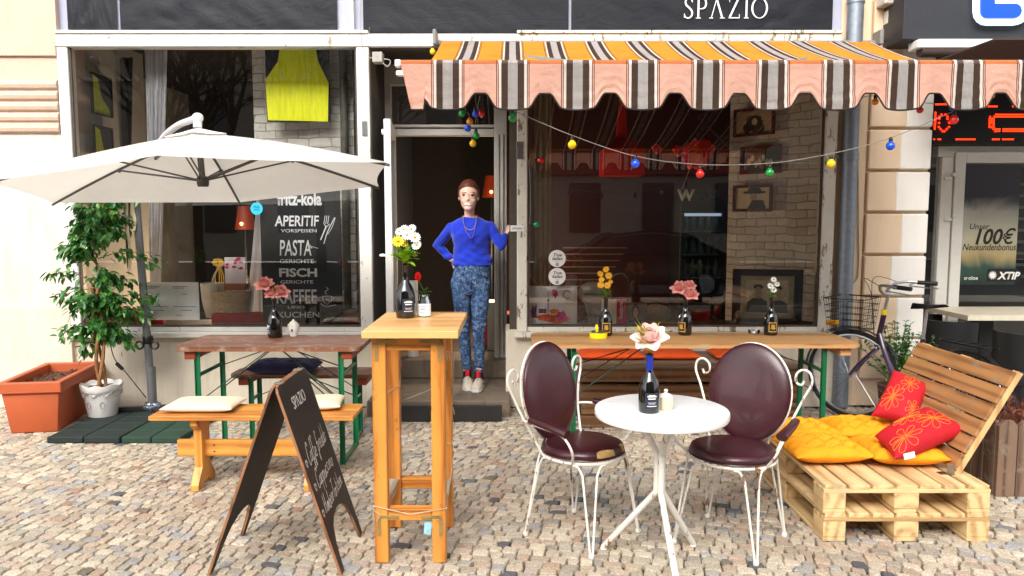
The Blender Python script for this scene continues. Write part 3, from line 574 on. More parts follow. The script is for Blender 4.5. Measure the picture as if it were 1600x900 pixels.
# heater (white column) behind person & dark cupboard
bm = BM(); p0, p1 = W(762, 598, 7.35), W(784, 472, 7.35); box(bm, p0.x, p1.x+.03, 7.32, 7.6, .3, p1.z, .01); o = mk('white_cupboard', bm, plain('cupboard_grey', '#7c786c', .5)); tag(o, 'pale grey cupboard side standing just inside the door on the right', 'cupboard')
bm = BM(); q = W(646, 590, 7.05); tube(bm, [(q.x, 7.05, .3), (q.x, 7.05, 1.0)], .05, 20); o = mk('white_roll', bm, WHITE, None, True); tag(o, 'white upright roll standing inside the door on the left', 'roll')
bm = BM(); p0 = W(770, 530, 7.6); box(bm, p0.x-.15, p0.x+.2, 7.6, 7.9, .3, .62, .01); o = mk('red_crate', bm, plain('crate_red', '#8a0f0a', .5)); tag(o, 'dark red crate low down inside the doorway', 'crate')
# right window content
bm = BM(); q = W(968, 205, 8.6); c0 = W(938, 275, 8.6); c1 = W(1003, 275, 8.6); w = (c1.x-c0.x)/2; cx = (c1.x+c0.x)/2; zt = W(970, 165, 8.6).z; zm = W(970, 235, 8.6).z
lathe(bm, [(w*1.35, c0.z-q.z), (w*1.35, zm-q.z), (w*.35, W(970, 215, 8.6).z-q.z), (.02, zt-q.z+.3)], 4, (cx, 8.6, q.z)); bm.transform(Matrix.Translation((cx, 8.6, 0)) @ Matrix.Rotation(R(45), 4, 'Z') @ Matrix.Translation((-cx, -8.6, 0)))
o = mk('paper_lampshade', bm, plain('paper_red', '#b80f0c', .7, var=.1)); tag(o, 'dark red paper lampshade with pointed top hanging inside the right window', 'lampshade')
bm = BM()
for (a, b, s) in ((1090, 240, 26), (1078, 252, 14), (1103, 232, 16), (1060, 236, 10), (1026, 233, 9)):
    q = W(a, b, 7.4)
    for k in range(7): ball(bm, q+Vector((math.cos(k*.9)*s*.0028, .03*math.sin(k), math.sin(k*.9)*s*.0028)), s*.0032, (1, .4, .8), 8, Euler((.2, k*.9, k)).to_matrix().to_4x4())
o = mk('red_blossoms', bm, plain('blossom_red', '#e0140c', .5), None, True); tag(o, 'red blossoms on a branch hanging inside the right window', 'flowers')
# fridge with glass door
p0, p1 = W(1060, 500, 7.9), W(1136, 330, 7.9); root = thing('drinks_fridge', (p0.x, 7.9, .3), 'tall glass fronted fridge with dim bluish shelves inside the right window', 'fridge')
bm = BM(); box(bm, p0.x, p1.x, 7.9, 8.4, .3, .8, .01); box(bm, p0.x, p0.x+.04, 7.9, 8.4, .8, p1.z, .004); box(bm, p1.x-.04, p1.x, 7.9, 8.4, .8, p1.z, .004); box(bm, p0.x, p1.x, 8.36, 8.4, .8, p1.z); box(bm, p0.x, p1.x, 7.9, 8.4, p1.z, p1.z+.12, .006); mk('cabinet', bm, BLACK, root)
SHG = plain('shelf_steel', '#5f7a80', .4, var=.2)
for k in range(4): bm = BM(); z = .95+.24*k; box(bm, p0.x+.041, p1.x-.041, 7.95, 8.35, z, z+.015); mk('shelf', bm, SHG, root)
bm = BM()
for k in range(4):
    for i in range(5): q = (p0.x+.09+i*.08, 8.05, .966+.24*k); lathe(bm, [(.03, 0), (.03, .11), (.012, .15), (.012, .18)], 10, q)
mk('bottles', bm, plain('fridge_bottles', '#3d6a66', .3, var=.5, scale=9), root, True)
bm = BM(); z = p1.z-.02; box(bm, p0.x+.05, p1.x-.05, 7.93, 7.96, z-.03, z); mk('fridge_light', bm, emit('fridge_tube', '#cfe8ff', .15), root)
bm = BM(); q = W(1118, 470, 7.88); prism(bm, [(-.09, -.03), (.05, -.04), (.09, .0), (.06, .05), (-.02, .04)], (q.x, 7.885, q.z), X, Z, .002); mk('sticker', bm, WHITE, root)
# white letter hanging
bm = BM(); q = W(1072, 313, 6.6); textbm(bm, 'W', .13, q, X, Z, bold=.03)
for f in bm.faces[:]: pass
bmesh.ops.solidify(bm, geom=bm.faces[:], thickness=.015); tube(bm, [W(1066, 296, 6.6), W(1078, 262, 6.6)], .002, 5); o = mk('hanging_letter', bm, WHITE); tag(o, 'white letter W hanging on a string inside the right window', 'letter')
# wall shelf lines (blind slats) in right window
bm = BM()
for k in range(7): p0, p1 = W(880, 388+k*10, 8.3), W(980-6*k, 388+k*10, 8.3); box(bm, p0.x, p1.x, 8.3, 8.32, p0.z, p0.z+.012)
o = mk('slatted_rack', bm, plain('rack_wood', '#8a6a58', .5)); tag(o, 'dim slatted rack inside, behind the round stickers', 'rack')
# watercolour picture
p0, p1 = W(822, 506, 6.45), W(902, 447, 6.45); w, h = p1.x-p0.x, p1.z-p0.z; root = thing('watercolour_canvas', p0, 'white canvas with pink and orange watercolour city skyline in the right window', 'painting')
bm = BM(); box(bm, p0.x, p1.x, 6.45, 6.47, p0.z, p1.z, .002); mk('canvas', bm, plain('canvas_white', '#e2dedb', .8, var=.03), root)
def wc(polys, hh, base): 
    b = BM()
    for i, pl in enumerate(polys): prism(b, [(x*w, y*h) for x, y in pl], (p0.x, 6.4495-base-i*.0002, p0.z), X, Z, .0002)
    mk('skyline', b, plain('wc_'+hh, hh, .8, var=.25, scale=25), root)
wc([blob(.5, .16, .33, .1, 24, .25, 1), blob(.62, .07, .2, .06, 16, .3, 2)], '#f0603a', 0); wc([blob(.7, .2, .1, .14, 16, .4, 3), blob(.15, .3, .06, .14, 12, .3, 4), blob(.56, .82, .08, .12, 14, .5, 8)], '#d0307a', .0006)
wc([blob(.55, .33, .1, .07, 14, .2, 5)], '#f08020', .0012); wc([[(.17, .25), (.2, .25), (.21, .5), (.17, .46)], [(.11, .25), (.14, .25), (.14, .48), (.12, .5)]], '#2a50b0', .0018)
wc([[(.25, .28), (.4, .28), (.4, .4), (.25, .4)], [(.422, .25), (.44, .25), (.434, .85), (.428, .85)], blob(.431, .62, .022, .03)], '#6a2040', .0024)
bm = BM(); ribbon(bm, [(.8*w+.07*w*math.cos(a), .78*h+.1*h*math.sin(a)) for a in [.3+5.2*i/20 for i in range(21)]], .008, (p0.x, 6.4455, p0.z), X, Z, 0); mk('pink_ring', bm, plain('wc_ring', '#c03070', .8), root)
# pots/pillows/books
bm = BM(); q = W(932, 504, 6.52); 
lathe(bm, [(.06, 0), (.12, .24), (.115, .24), (.05, .02)], 24, (q.x-.0, 6.55, q.z), 1, .7); o = mk('woven_bag', bm, plain('bag_grey', '#a19a90', .9, var=.25, scale=40, bmp=.6), None, True); tag(o, 'grey embroidered cloth bag between the watercolour and the pink book', 'bag')
bm = BM(); t = BM(); bmesh.ops.create_uvsphere(t, u_segments=20, v_segments=12, radius=1); merge(bm, t, Matrix.Translation((W(930, 455, 6.64).x, 6.66, W(930, 460, 6.64).z)) @ Matrix.Rotation(.2, 4, 'Y') @ Matrix.Diagonal((.15, .03, .11, 1))); o = mk('small_cushion', bm, plain('cushion_linen', '#b8b0a0', .9), None, True); tag(o, 'pale linen cushion standing behind the grey bag', 'cushion')
p0, p1 = W(940, 506, 6.46), W(979, 468, 6.46); root = thing('pink_book', p0, 'white and crimson book standing in the right window', 'book'); zm = p0.x+(p1.x-p0.x)*.6
bm = BM(); box(bm, p0.x, zm, 6.46, 6.49, p0.z, p1.z, .002); mk('cover', bm, WHITE, root); bm = BM(); box(bm, zm+.001, p1.x, 6.455, 6.49, p0.z, p1.z, .002); sp = mk('spine', bm, plain('crimson', '#c00f48', .5, var=.05), root)
bm = BM(); textbm(bm, 'foodora', .045, (zm+.05, 6.4545, (p0.z+p1.z)/2+.01), Z, -X, .0005, bold=.02); textbm(bm, 'EN', .05, (p0.x+.1, 6.4595, p1.z-.1), Z, -X, .0005, bold=.04)
mk('lettering', bm, plain('letter_white', '', .5), sp)
p0, p1 = W(981, 506, 6.48), W(1011, 474, 6.48); root = thing('magazine', p0, 'magazine with a dark haired face on its cover', 'magazine'); bm = BM(); box(bm, p0.x, p1.x, 6.48, 6.49, p0.z, p1.z, .001); cv = mk('cover', bm, plain('cover_brown', '#7b6a60', .5, var=.3), root)
w, h = p1.x-p0.x, p1.z-p0.z; ink([blob(.4*w, .6*h, .2*w, .36*h)], '#2a1a14', (p0.x, 6.4885, p0.z), X, Z, cv); ink([blob(.4*w, .55*h, .14*w, .25*h)], '#c09078', (p0.x, 6.4875, p0.z), X, Z, cv); ink([blob(.4*w, .12*h, .33*w, .12*h)], '#3a3a60', (p0.x, 6.4865, p0.z), X, Z, cv)
bm = BM(); q = W(1026, 503, 6.6); ball(bm, (q.x, 6.62, q.z+.07), 1, (.13, .07, .085), 20); o = mk('straw_hat', bm, plain('straw', '#a08a68', .9, var=.3, scale=60), None, True); tag(o, 'round straw hat lying beside the magazine', 'hat')
bm = BM(); ball(bm, W(951, 497, 6.44), .022, n=12); o = mk('red_bauble', bm, plain('bauble', '#c01018', .25), None, True); tag(o, 'tiny red ball in front of the grey bag', 'ornament')
# ---------------- betting shop (right) ----------------
YP = 6.36
shop = thing('betting_shop', (3.5, YP, 0), 'cream block pillar and recessed glass shop front at the right, with dark sign box above', 'building')
PCR = plaster('pillar_cream', '#dcc2a4', .04, damt=.08); PWH = plaster('pillar_whitewash', '#e9e4dc', .03, damt=.06)
bm = BM(); a, b = W(1334, 300, YP).x, W(1450, 300, YP).x
box(bm, fx(1308), a+.09, YP-.0, YP+.5, 0, 5.6, .006); box(bm, a+.09, b, YP+.02, YP+1.2, 0, 5.6); mk('pillar', bm, PCR, shop)
bm = BM(); z = .12
gz = [W(1400, y, YP).z for y in (528, 463, 398, 332, 267, 201, 134, 66, -3, -70)]
gz = [0.12, gz[0]-.005-(gz[1]-gz[0])]+gz
bm2 = BM()
for z0, z1 in zip(gz[1:], gz[2:]):
    sx = b-.26*(.8+.5*random.random()); box(bm, a+.10, sx, YP-.03, YP+.03, z0+.012, z1-.012, .008); box(bm2, sx+.0005, b-.002, YP-.0295, YP+.03, z0+.012, z1-.012, .008)
mk('block', bm, PCR, shop, label='cream part of the stone courses'); mk('block', bm2, PWH, shop, label='whitewashed part of the stone courses')
YS = 7.25
WF = plain('shop_frame', '#d2d0c8', .4, var=.04)
bm = BM(); x0 = W(1451, 300, YS).x
zl = W(1500, 228, YS).z; box(bm, W(1463, 300, YS).x, 7.5, YS-.0, YS+.1, zl-.1, zl, .004); box(bm, W(1468, 300, YS).x, W(1486, 300, YS).x, YS-.02, YS+.08, 0, zl-.1, .004); box(bm, 7.4, 7.5, YS, YS+.1, 0, zl-.1); mk('shop_frame', bm, WF, shop)
bm = BM(); d0, d1 = W(1488, 300, YS).x, W(1700, 300, YS).x; zd = W(1500, 238, YS).z; box(bm, d0, d0+.1, YS-.03, YS+.04, .08, zd, .005); box(bm, d0+.1, d1, YS-.03, YS+.04, zd-.1, zd, .005); box(bm, d0+.1, d1, YS-.03, YS+.04, .08, .3, .005); box(bm, d1-.1, d1, YS-.03, YS+.04, .3, zd-.1, .005); sdr = mk('door', bm, WF, shop)
bm = BM(); bm.free()
for yy in (276, 340): bm = BM(); q = W(1487, yy, YS-.04); box(bm, q.x-.07, q.x+.0, YS-.05, YS-.031, q.z-.03, q.z+.0, .003); box(bm, q.x+.002, q.x+.05, YS-.05, YS-.031, q.z+.0, q.z+.035, .003); mk('hinge', bm, WF, sdr)
bm = BM(); box(bm, d0+.1, d1-.1, YS, YS+.006, .3, zd-.1); mk('pane', bm, GLASS, sdr)
bm = BM(); box(bm, W(1440, 300, YS).x, W(1467, 300, YS).x, YS+.02, YS+.026, 0.1, zl); mk('pane', bm, GLASS, shop)
bm = BM(); box(bm, b, 8, YS+1.2, YS+1.3, -.1, 4); box(bm, b, 8, YS-.3, YS+1.2, 2.75, 2.85); struct('shop_interior_wall', bm, plain('shop_inner', '#1f201c', .8, var=.4, scale=3))
bm = BM()
for k in range(10): q = W(1500+12*k, 290+18*k, 8.2); box(bm, q.x, q.x+.9, 8.2, 8.22, q.z, q.z+.03)
o = mk('window_blind', bm, plain('blind_grey', '#55605a', .6)); tag(o, 'dim grey slats seen through the betting shop door glass', 'blind')
# poster
p0, p1 = W(1497, 445, YS-.01), W(1596, 257, YS-.01); w, h = p1.x-p0.x, p1.z-p0.z; root = thing('poster', (p0.x, p0.y, p0.z), 'dark poster reading 100 € Neukundenbonus on the betting shop door', 'poster')
m, t, p = mat('poster_print'); co = coords(t, (1, 1, 1)); sx = N(t, 'ShaderNodeSeparateXYZ'); t.links.new(co, sx.inputs[0]); nz = noise(t, co, 2.2, 4, .6, .8)
ad = N(t, 'ShaderNodeMath', operation='MULTIPLY_ADD'); t.links.new(nz, ad.inputs[0]); ad.inputs[1].default_value = .35; t.links.new(sx.outputs[2], ad.inputs[2])
t.links.new(ramp(t, ad.outputs[0], [(.15, hexc('#1a2824')), (.33, hexc('#2e4a40')), (.46, hexc('#a89468')), (.6, hexc('#b4b096')), (.85, hexc('#97968c')), (.98, hexc('#3b3640')), (1.0, hexc('#25222c'))]), p.inputs['Base Color']); p.inputs['Roughness'].default_value = .35
bm = BM(); box(bm, p0.x, p1.x, YS-.012, YS-.008, p0.z, p1.z); mk('sheet', bm, m, root)
bm = BM(); cx = (p0.x+p1.x)/2
def pt(bm, s, xp, yp, sz, **k): q = W(xp, yp, YS-.013); textbm(bm, s, sz, (q.x, YS-.013, q.z), X, Z, .0006, **k)
pt(bm, 'Unser', 1529, 358, .075, shear=.25, bold=.01); pt(bm, '100', 1541, 381, .2, shear=.25, bold=.025, xs=.9); pt(bm, '€', 1573, 381, .2, shear=.25, bold=.01, xs=.9); pt(bm, 'Neukundenbonus!*', 1549, 391, .088, shear=.25, bold=.01, xs=.8)
mk('lettering', bm, INK, root)
bm = BM(); q0, q1 = W(1542, 440, YS-.014), W(1592, 420, YS-.014); box(bm, q0.x, q1.x, YS-.0145, YS-.0125, q0.z, q1.z); lg = mk('logo_box', bm, BLACK, root)
bm = BM(); pt(bm, 'XTiP', 1575, 436, .095, shear=.25, bold=.04); bm.transform(Matrix.Translation((0, -.003, 0)))
q = W(1551, 430, YS-.016); prism(bm, [(.045*(1 if i % 2 else .55)*math.cos(i*math.pi/12), .045*(1 if i % 2 else .55)*math.sin(i*math.pi/12)) for i in range(24)], (q.x, YS-.016, q.z), X, Z, .0008)
pt(bm, 'o·oloe', 1517, 437, .05, bold=.01); pt(bm, 'SPORTWETTEN', 1575, 439, .018); mk('lettering', bm, WHITE, lg)
# LED board
p0, p1 = W(1456, 226, YS-.1), W(1720, 158, YS-.1); root = thing('led_display', (p0.x, YS-.1, p0.z), 'black LED board with glowing red digits above the betting shop door', 'display')
bm = BM(); box(bm, p0.x, p1.x, YS-.12, YS-.02, p0.z, p1.z+.1, .004); mk('housing', bm, BLACK, root)
LED = emit('led_red', '#ff2a08', 2.6); bm = BM(); dq = .016
def led(poly, w=2):
    for (a, b) in zip(poly, poly[1:]):
        A, B = W(*a, YS-.12), W(*b, YS-.12); L = (B-A).length; n = max(1, int(L/.0185))
        for k in range(n+1):
            P = A.lerp(B, k/n)
            for j in range(w): 
                zz = round((P.z+.018*j)/.0185)*.0185; xx = round((P.x)/.0185)*.0185; box(bm, xx-.0055, xx+.0055, YS-.124, YS-.121, zz-.0055, zz+.0055)
def ledO(cx, cy, rx, ry, n=28, w=2): led([(cx+rx*math.cos(2*math.pi*i/n), cy+ry*math.sin(2*math.pi*i/n)) for i in range(n+1)], w)
ledO(1474, 192, 8, 12, 14, 1); led([(1461, 178), (1461, 203)]); led([(1600, 181), (1555, 183), (1546, 190), (1546, 198), (1556, 204), (1600, 206)], 2); led([(1546, 190), (1553, 200)], 3); ledO(1640, 193, 22, 13)
for a, b_, y in ((1461, 1482, 164), (1508, 1556, 165), (1582, 1640, 165), (1461, 1468, 218), (1494, 1524, 218), (1552, 1582, 219), (1600, 1650, 219)): led([(a, y), (b_, y)], 1)
mk('led_digits', bm, LED, root)
# sign box
YB = 6.0; p0, p1 = W(1411, 62, YB), W(1412, -120, YB); root = thing('shop_sign', (p0.x, YB, p0.z), 'dark grey sign box with blue white edged letters above the betting shop', 'sign')
bm = BM(); box(bm, p0.x, 8, YB, YP+.02, p0.z, p1.z, .006); mk('sign_box', bm, plain('sign_dark', '#23252b', .5, var=.15), root)
bm = BM(); q = W(1434, 75, YB-.05); q2 = W(1434, 61, YB-.05); box(bm, q.x, 8, YB-.06, YB+.1, q.z, q2.z-.0, .008); mk('white_trim', bm, WHITE, root)
def letters(off, m, th, y):
    b = BM()
    def st(pts):
        pts = [W(p, r, y) for p, r in pts]
        for (A, B) in zip(pts, pts[1:]):
            d = (B-A).normalized(); n = Vector((-d.z, 0, d.x))
            poly = [(A.x+n.x*off*math.cos(k)-d.x*off*math.sin(k), A.z+n.z*off*math.cos(k)-d.z*off*math.sin(k)) for k in [math.pi*i/8 for i in range(9)]]+[(B.x-n.x*off*math.cos(k)+d.x*off*math.sin(k), B.z-n.z*off*math.cos(k)+d.z*off*math.sin(k)) for k in [math.pi*i/8 for i in range(9)]]
            global kk; kk += 1; prism(b, poly, (0, y-kk*.0004, 0), X, Z, th)
    st([(1541, 18), (1541, -95)]); st([(1541, 18), (1583, 18)]); st([(1541, -36), (1570, -36)]); st([(1541, -93), (1580, -93)]); st([(1625, 18), (1625, -95)]); st([(1625, 18), (1700, 18)]); return b
kk = 0; mk('letter_halo', letters(.105, emit('halo_white', '#d8e8f0', .35), .03, YB-.035), emit('halo_white', '#d8e8f0', .35), root); mk('letter', letters(.052, None, .02, YB-.06), plain('sign_blue', '#0a4fd0', .35, var=.03, bmp=0), root)
# wall boxes
bm = BM(); p0, p1 = W(1366, 15, YP), W(1412, -30, YP); box(bm, p0.x, p1.x-.02, YP-.18, YP-.03, p0.z, p1.z, .008)
for k in range(5): z = p0.z+.02+.02*k; box(bm, p0.x+.02, p1.x-.05, YP-.184, YP-.181, z, z+.006)
o = mk('ventilation_unit', bm, plain('unit_grey', '#c4bfb4', .4)); tag(o, 'pale ventilation unit high on the cream pillar', 'unit')
bm = BM(); p0, p1 = W(1377, 42, YP), W(1394, 20, YP); box(bm, p0.x, p1.x, YP-.11, YP-.03, p0.z, p1.z, .006); tube(bm, smooth_path([(p1.x, YP-.05, p0.z+.05), (p1.x+.06, YP-.05, p0.z+.03), (p1.x+.09, YP-.05, p0.z-.06)]), .006, 6); o = mk('junction_box', bm, plain('box_white', '#d8d5cc', .4)); tag(o, 'small white junction box under the ventilation unit', 'box')
bm = BM(); tube(bm, smooth_path([W(1339, 180, YP-.02), W(1341, 330, YP-.02), W(1340, 430, YP-.02), W(1325, 440, YP-.08), W(1312, 452, YP-.1)]), .006, 6); o = mk('wall_cable', bm, plain('cable_grey', '#8f8678', .6), None, True); tag(o, 'thin cable running down the wall beside the zinc downpipe', 'cable')
bm = BM(); a_ = W(1436, 92, 6.0); tube(bm, [(a_.x, 6.0, a_.z+.06), (8, 6.0, a_.z+.06)], .05, 12); box(bm, a_.x+.02, 8, 5.1, 6.0, a_.z-.06, a_.z-.05); lathe(bm, [(.06, 0), (.07, .02), (.05, .05)], 14, (a_.x-.07, 5.9, a_.z-.08)); o = mk('rolled_awning', bm, plain('awning_brown', '#43322c', .8), None, True); tag(o, 'brown awning below the betting shop sign, mostly rolled in', 'awning')

# ---------------- striped awning ----------------
YF = 3.9; period = .3218; xg = W(700, 103, YF).x; ZR = W(800, 63, 6.28).z; ZF = W(800, 101, YF).z
def stripe(name, base, grey, brown='#564439', fold=.0):
    m, t, p = mat(name); c = N(t, 'ShaderNodeTexCoord'); s = N(t, 'ShaderNodeSeparateXYZ'); t.links.new(c.outputs['Object'], s.inputs[0])
    def mth(op, a, b=None, c_=None):
        n = N(t, 'ShaderNodeMath', operation=op)
        for i, v in enumerate((a, b, c_)):
            if v is None: continue
            if hasattr(v, 'links') or hasattr(v, 'is_linked'): t.links.new(v, n.inputs[i])
            else: n.inputs[i].default_value = v
        return n.outputs[0]
    f = mth('FRACT', mth('MULTIPLY_ADD', s.outputs[0], 1/period, -xg/period+100.5)); g = mth('MULTIPLY', mth('ABSOLUTE', mth('SUBTRACT', f, .5)), 2)
    r = N(t, 'ShaderNodeValToRGB'); r.color_ramp.interpolation = 'CONSTANT'; e = r.color_ramp.elements
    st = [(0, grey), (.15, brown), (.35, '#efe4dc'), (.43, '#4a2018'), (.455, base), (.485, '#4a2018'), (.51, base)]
    while len(e) < len(st): e.new(.5)
    for el, (po, cc) in zip(e, st): el.position = po; el.color = hexc(cc)
    t.links.new(g, r.inputs[0])
    ln = mth('GREATER_THAN', mth('SINE', mth('MULTIPLY', s.outputs[0], 1100)), .55); inn = mth('LESS_THAN', g, .15)
    col = mixc(t, r.outputs[0], (.8, .78, .76, 1), mth('MULTIPLY', mth('MULTIPLY', ln, inn), .8))
    col = mixc(t, col, mixc(t, col, (.62, .5, .4, 1), 1., 'MULTIPLY'), ramp(t, noise(t, coords(t, (1, 1, 1)), 4, 7, .75), [(.5, (0, 0, 0)), (.78, (.55, .55, .55))]))
    t.links.new(col, p.inputs['Base Color']); p.inputs['Roughness'].default_value = .85; p.inputs['Specular IOR Level'].default_value = .2
    bump(t, p, noise(t, coords(t, (1, 1, 1.6)), 9, 4, .6), .6, .018); 
    # cloth lets some daylight through
    tl = N(t, 'ShaderNodeBsdfTranslucent'); t.links.new(col, tl.inputs[0]); mx = N(t, 'ShaderNodeMixShader'); mx.inputs[0].default_value = .07; t.links.new(p.outputs[0], mx.inputs[1]); t.links.new(tl.outputs[0], mx.inputs[2]); t.links.new(mx.outputs[0], t.nodes['Material Output'].inputs[0]); return m
aw = thing('striped_awning', (0, 6.28, 0), 'orange and salmon striped awning with scalloped valance over the right shop window', 'awning')
xa0, xa1 = W(690, 62, 6.28).x, W(1358, 66, 6.28).x; xv0 = W(627, 105, YF).x; xv1 = xa1+.02
bm = BM(); nx, ny = 120, 24; g = []
for i in range(nx+1):
    x = xa0+(xa1-xa0)*i/nx; row = []
    for k in range(ny+1):
        s = k/ny; row.append(bm.verts.new((x+(xv0+.0-xa0)*s*(1-i/nx), 6.28+(YF-6.28)*s, ZR+(ZF-ZR)*s-(.10+.012*math.sin(x*5))*4*s*(1-s))))
    g.append(row)
for i in range(nx):
    for k in range(ny): bm.faces.new((g[i][k], g[i+1][k], g[i+1][k+1], g[i][k+1]))
GC = [[v.co.copy() for v in row] for row in g]; bmesh.ops.solidify(bm, geom=bm.faces[:], thickness=.002); cc = mk('canopy_cloth', bm, stripe('awning_orange', '#eba83e', '#bcb0ac'), aw, True)
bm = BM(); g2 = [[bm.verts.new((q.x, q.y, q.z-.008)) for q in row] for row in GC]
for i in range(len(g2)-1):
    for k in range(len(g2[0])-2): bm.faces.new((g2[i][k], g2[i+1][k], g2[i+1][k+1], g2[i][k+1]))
mk('underside_shade_layer', bm, stripe('awning_underside', '#33100a', '#241614', '#1a0e0c'), aw, True)  # added layer below the cloth; underside shade is put into its darker stripe colours
bm = BM(); nx = int((xv1-xv0)/.008); top = []; rows = 14; g = []; edge = []
def vbot(x):
    f = ((x-xg)/period+100.5) % 1; d = min(f, 1-f)*period     # distance from salmon centre
    s = max(0, min(1, (d-.022)/.062)); s = s*s*(3-2*s); sag = .008*math.cos((f-.5)*2*math.pi)
    return ZF-.015-(.128+.074*s)-sag*s
for i in range(nx+1):
    x = xv0+(xv1-xv0)*i/nx; zb_ = vbot(x) if x-xv0 > .12 else ZF-.222-.0*(x-xv0)
    row = []
    for k in range(rows+1):
        s = k/rows; f = ((x-xg)/period+100.5) % 1; dn = min(f, 1-f)
        yy = YF-.022-.008*math.sin(x*19+1)*s-.012*math.exp(-((dn-.22)/.09)**2)*s*s+.006*math.sin(x*7)*s-.004*math.sin(s*22+x*11)*math.sin(x*3.1)*s
        inset = max(0, .05-(x-xv0))*1.0*s if x-xv0 < .05 else 0
        row.append(bm.verts.new((x+inset, yy, ZF+.0+(zb_-ZF)*s)))
    g.append(row); edge.append(row[-1].co.copy())
for i in range(nx):
    for k in range(rows): bm.faces.new((g[i][k], g[i+1][k], g[i+1][k+1], g[i][k+1]))
bmesh.ops.solidify(bm, geom=bm.faces[:], thickness=.0015); vl = mk('valance', bm, stripe('awning_salmon', '#eec2ae', '#a8a29e'), aw, True)
bm = BM(); tube(bm, edge, .0045, 6); mk('edge_binding', bm, plain('binding_brown', '#2d211c', .9), vl, True)
bm = BM(); tube(bm, [(xv0-.0, YF, ZF+.004), (xv1, YF, ZF+.004)], .019, 12); tube(bm, [(xv0, YF, ZF-.02), (xv1, YF, ZF-.02)], .010, 8); mk('front_bar', bm, stripe('bar_cloth', '#b0683c', '#7a7068'), aw, True)
bm = BM(); box(bm, xv0-.03, xv0+.0, YF-.02, YF+.03, ZF-.012, ZF+.022, .004); box(bm, xv0-.025, xv0+.03, YF-.015, YF+.025, ZF-.055, ZF-.03, .004); mk('bar_end_cap', bm, WHITE, aw)
bm = BM(); tube(bm, [(xa0-.03, 6.26, ZR-.035), (xa1+.03, 6.26, ZR-.035)], .03, 14); box(bm, xa0-.06, xa0-.03, 6.15, 6.3, ZR-.06, ZR+.06, .008); box(bm, xa1+.03, xa1+.06, 6.15, 6.3, ZR-.06, ZR+.06, .008); mk('roller', bm, plain('roller_grey', '#7c7a76', .5), aw, True)
bm = BM()
for xx, el in ((xa0+.3, 1), (xa1-.3, -1)): tube(bm, [(xx, 6.25, ZR-.1), (xx+el*.75, 5.1, ZR-.42), (xx+.05*el, YF+.03, ZF-.02)], .02, 8)
mk('folding_arm', bm, plain('roller_grey', ''), aw, True)

# ---------------- string lights ----------------
BC_ = {'yellow': '#f2c500', 'blue': '#0a50e0', 'red': '#d8201a', 'green': '#06913a', 'orange': '#e08a10', 'teal': '#0a8a6a'}
def bulbmat(c):
    k = 'bulb_'+c
    if k in _m: return _m[k]
    m, t, p = mat(k); p.inputs['Base Color'].default_value = hexc(BC_[c]); p.inputs['Roughness'].default_value = .18; p.inputs['Coat Weight'].default_value = .5; p.inputs['Transmission Weight'].default_value = .0; p.inputs['Subsurface Weight'].default_value = .1
    _m[k] = m; return m
def bulbs(root, items, r=.0225):
    for (c, P, d) in items:
        d = Vector(d).normalized(); b = BM(); q = d.to_track_quat('-Z', 'Y').to_matrix().to_4x4()
        t = BM(); lathe(t, [(.0, -.02-2*r), (r*.5, -.02-1.87*r), (r*.87, -.02-1.5*r), (r, -.02-r), (r*.87, -.02-.5*r), (r*.5, -.02-.15*r), (r*.4, -.017), (.0, -.017)], 16); merge(b, t, Matrix.Translation(P) @ q)
        o = mk('bulb', b, bulbmat(c), root, True, 60, label=c+' bulb'); b = BM(); t = BM(); lathe(t, [(.009, -.023), (.010, -.02), (.010, -.004), (.005, .003)], 10); merge(b, t, Matrix.Translation(P) @ q); mk('socket', b, BLACK, o, True)
def hang(pts, D, cols, nm, lab, up=.045, r=.0225, wr=.0022, ex=()):
    P = [W(a, b, d) for (a, b, d) in pts]; root = thing(nm, P[0], lab, 'string lights'); b = BM(); tube(b, smooth_path(P, 6), wr, 5); mk('wire', b, plain('wire_grey', '#8e8880', .6), root, True); bulbs(root, cols, r); return root
pts = [(800, 172, 3.98), (895, 212, 4.0), (993, 244, 4.05), (1094, 257, 4.1), (1202, 255, 4.1), (1299, 240, 4.05), (1392, 215, 4.0), (1490, 174, 3.95)]
hang(pts, 4, [(c, W(a, b-13+4, d), (0, 0, -1)) for (c, a, b, d) in (('yellow', 894, 222, 4), ('blue', 993, 252, 4.05), ('red', 1094, 268, 4.1), ('green', 1203, 266, 4.1), ('yellow', 1299, 252, 4.05), ('blue', 1392, 224, 4), ('red', 1491, 183, 3.95), ('green', 801, 180, 3.98))], 'string_lights', 'long sagging string of coloured bulbs hanging from the awning valance across the right window')
pts = [(1340, 155, 4.3), (1366, 150, 4.4), (1437, 160, 4.4), (1489, 160, 4.35), (1560, 140, 4.3)]
hang(pts, 4, [(c, W(a, b-10, d), (0, 0, -1)) for (c, a, b, d) in (('orange', 1368, 158, 4.4), ('red', 1438, 171, 4.4), ('blue', 1489, 167, 4.35), ('yellow', 1549, 148, 4.3))], 'string_lights', 'shorter string of four bulbs just under the right part of the valance', r=.019)
pts = [(715, 150, 5.2), (728, 172, 5.2), (735, 184, 5.2), (731, 196, 5.2), (739, 214, 5.2), (742, 200, 5.2), (746, 168, 5.2), (750, 150, 5.2)]
hang(pts, 5, [(c, W(a, b, 5.2), d) for (c, a, b, d) in (('green', 731, 173, (-1, 0, -.5)), ('blue', 742, 168, (.1, 0, -1)), ('red', 748, 168, (.4, 0, -1)), ('orange', 734, 180, (0, 0, -1)), ('blue', 731, 190, (0, 0, -1)), ('green', 744, 202, (0, 0, -1)), ('yellow', 739, 214, (0, 0, -1)))], 'string_lights', 'bunched cluster of coloured bulbs hanging above the door opening', r=.0235)
pts = [(826, 250, 6.2), (829, 300, 6.2), (828, 350, 6.2)]
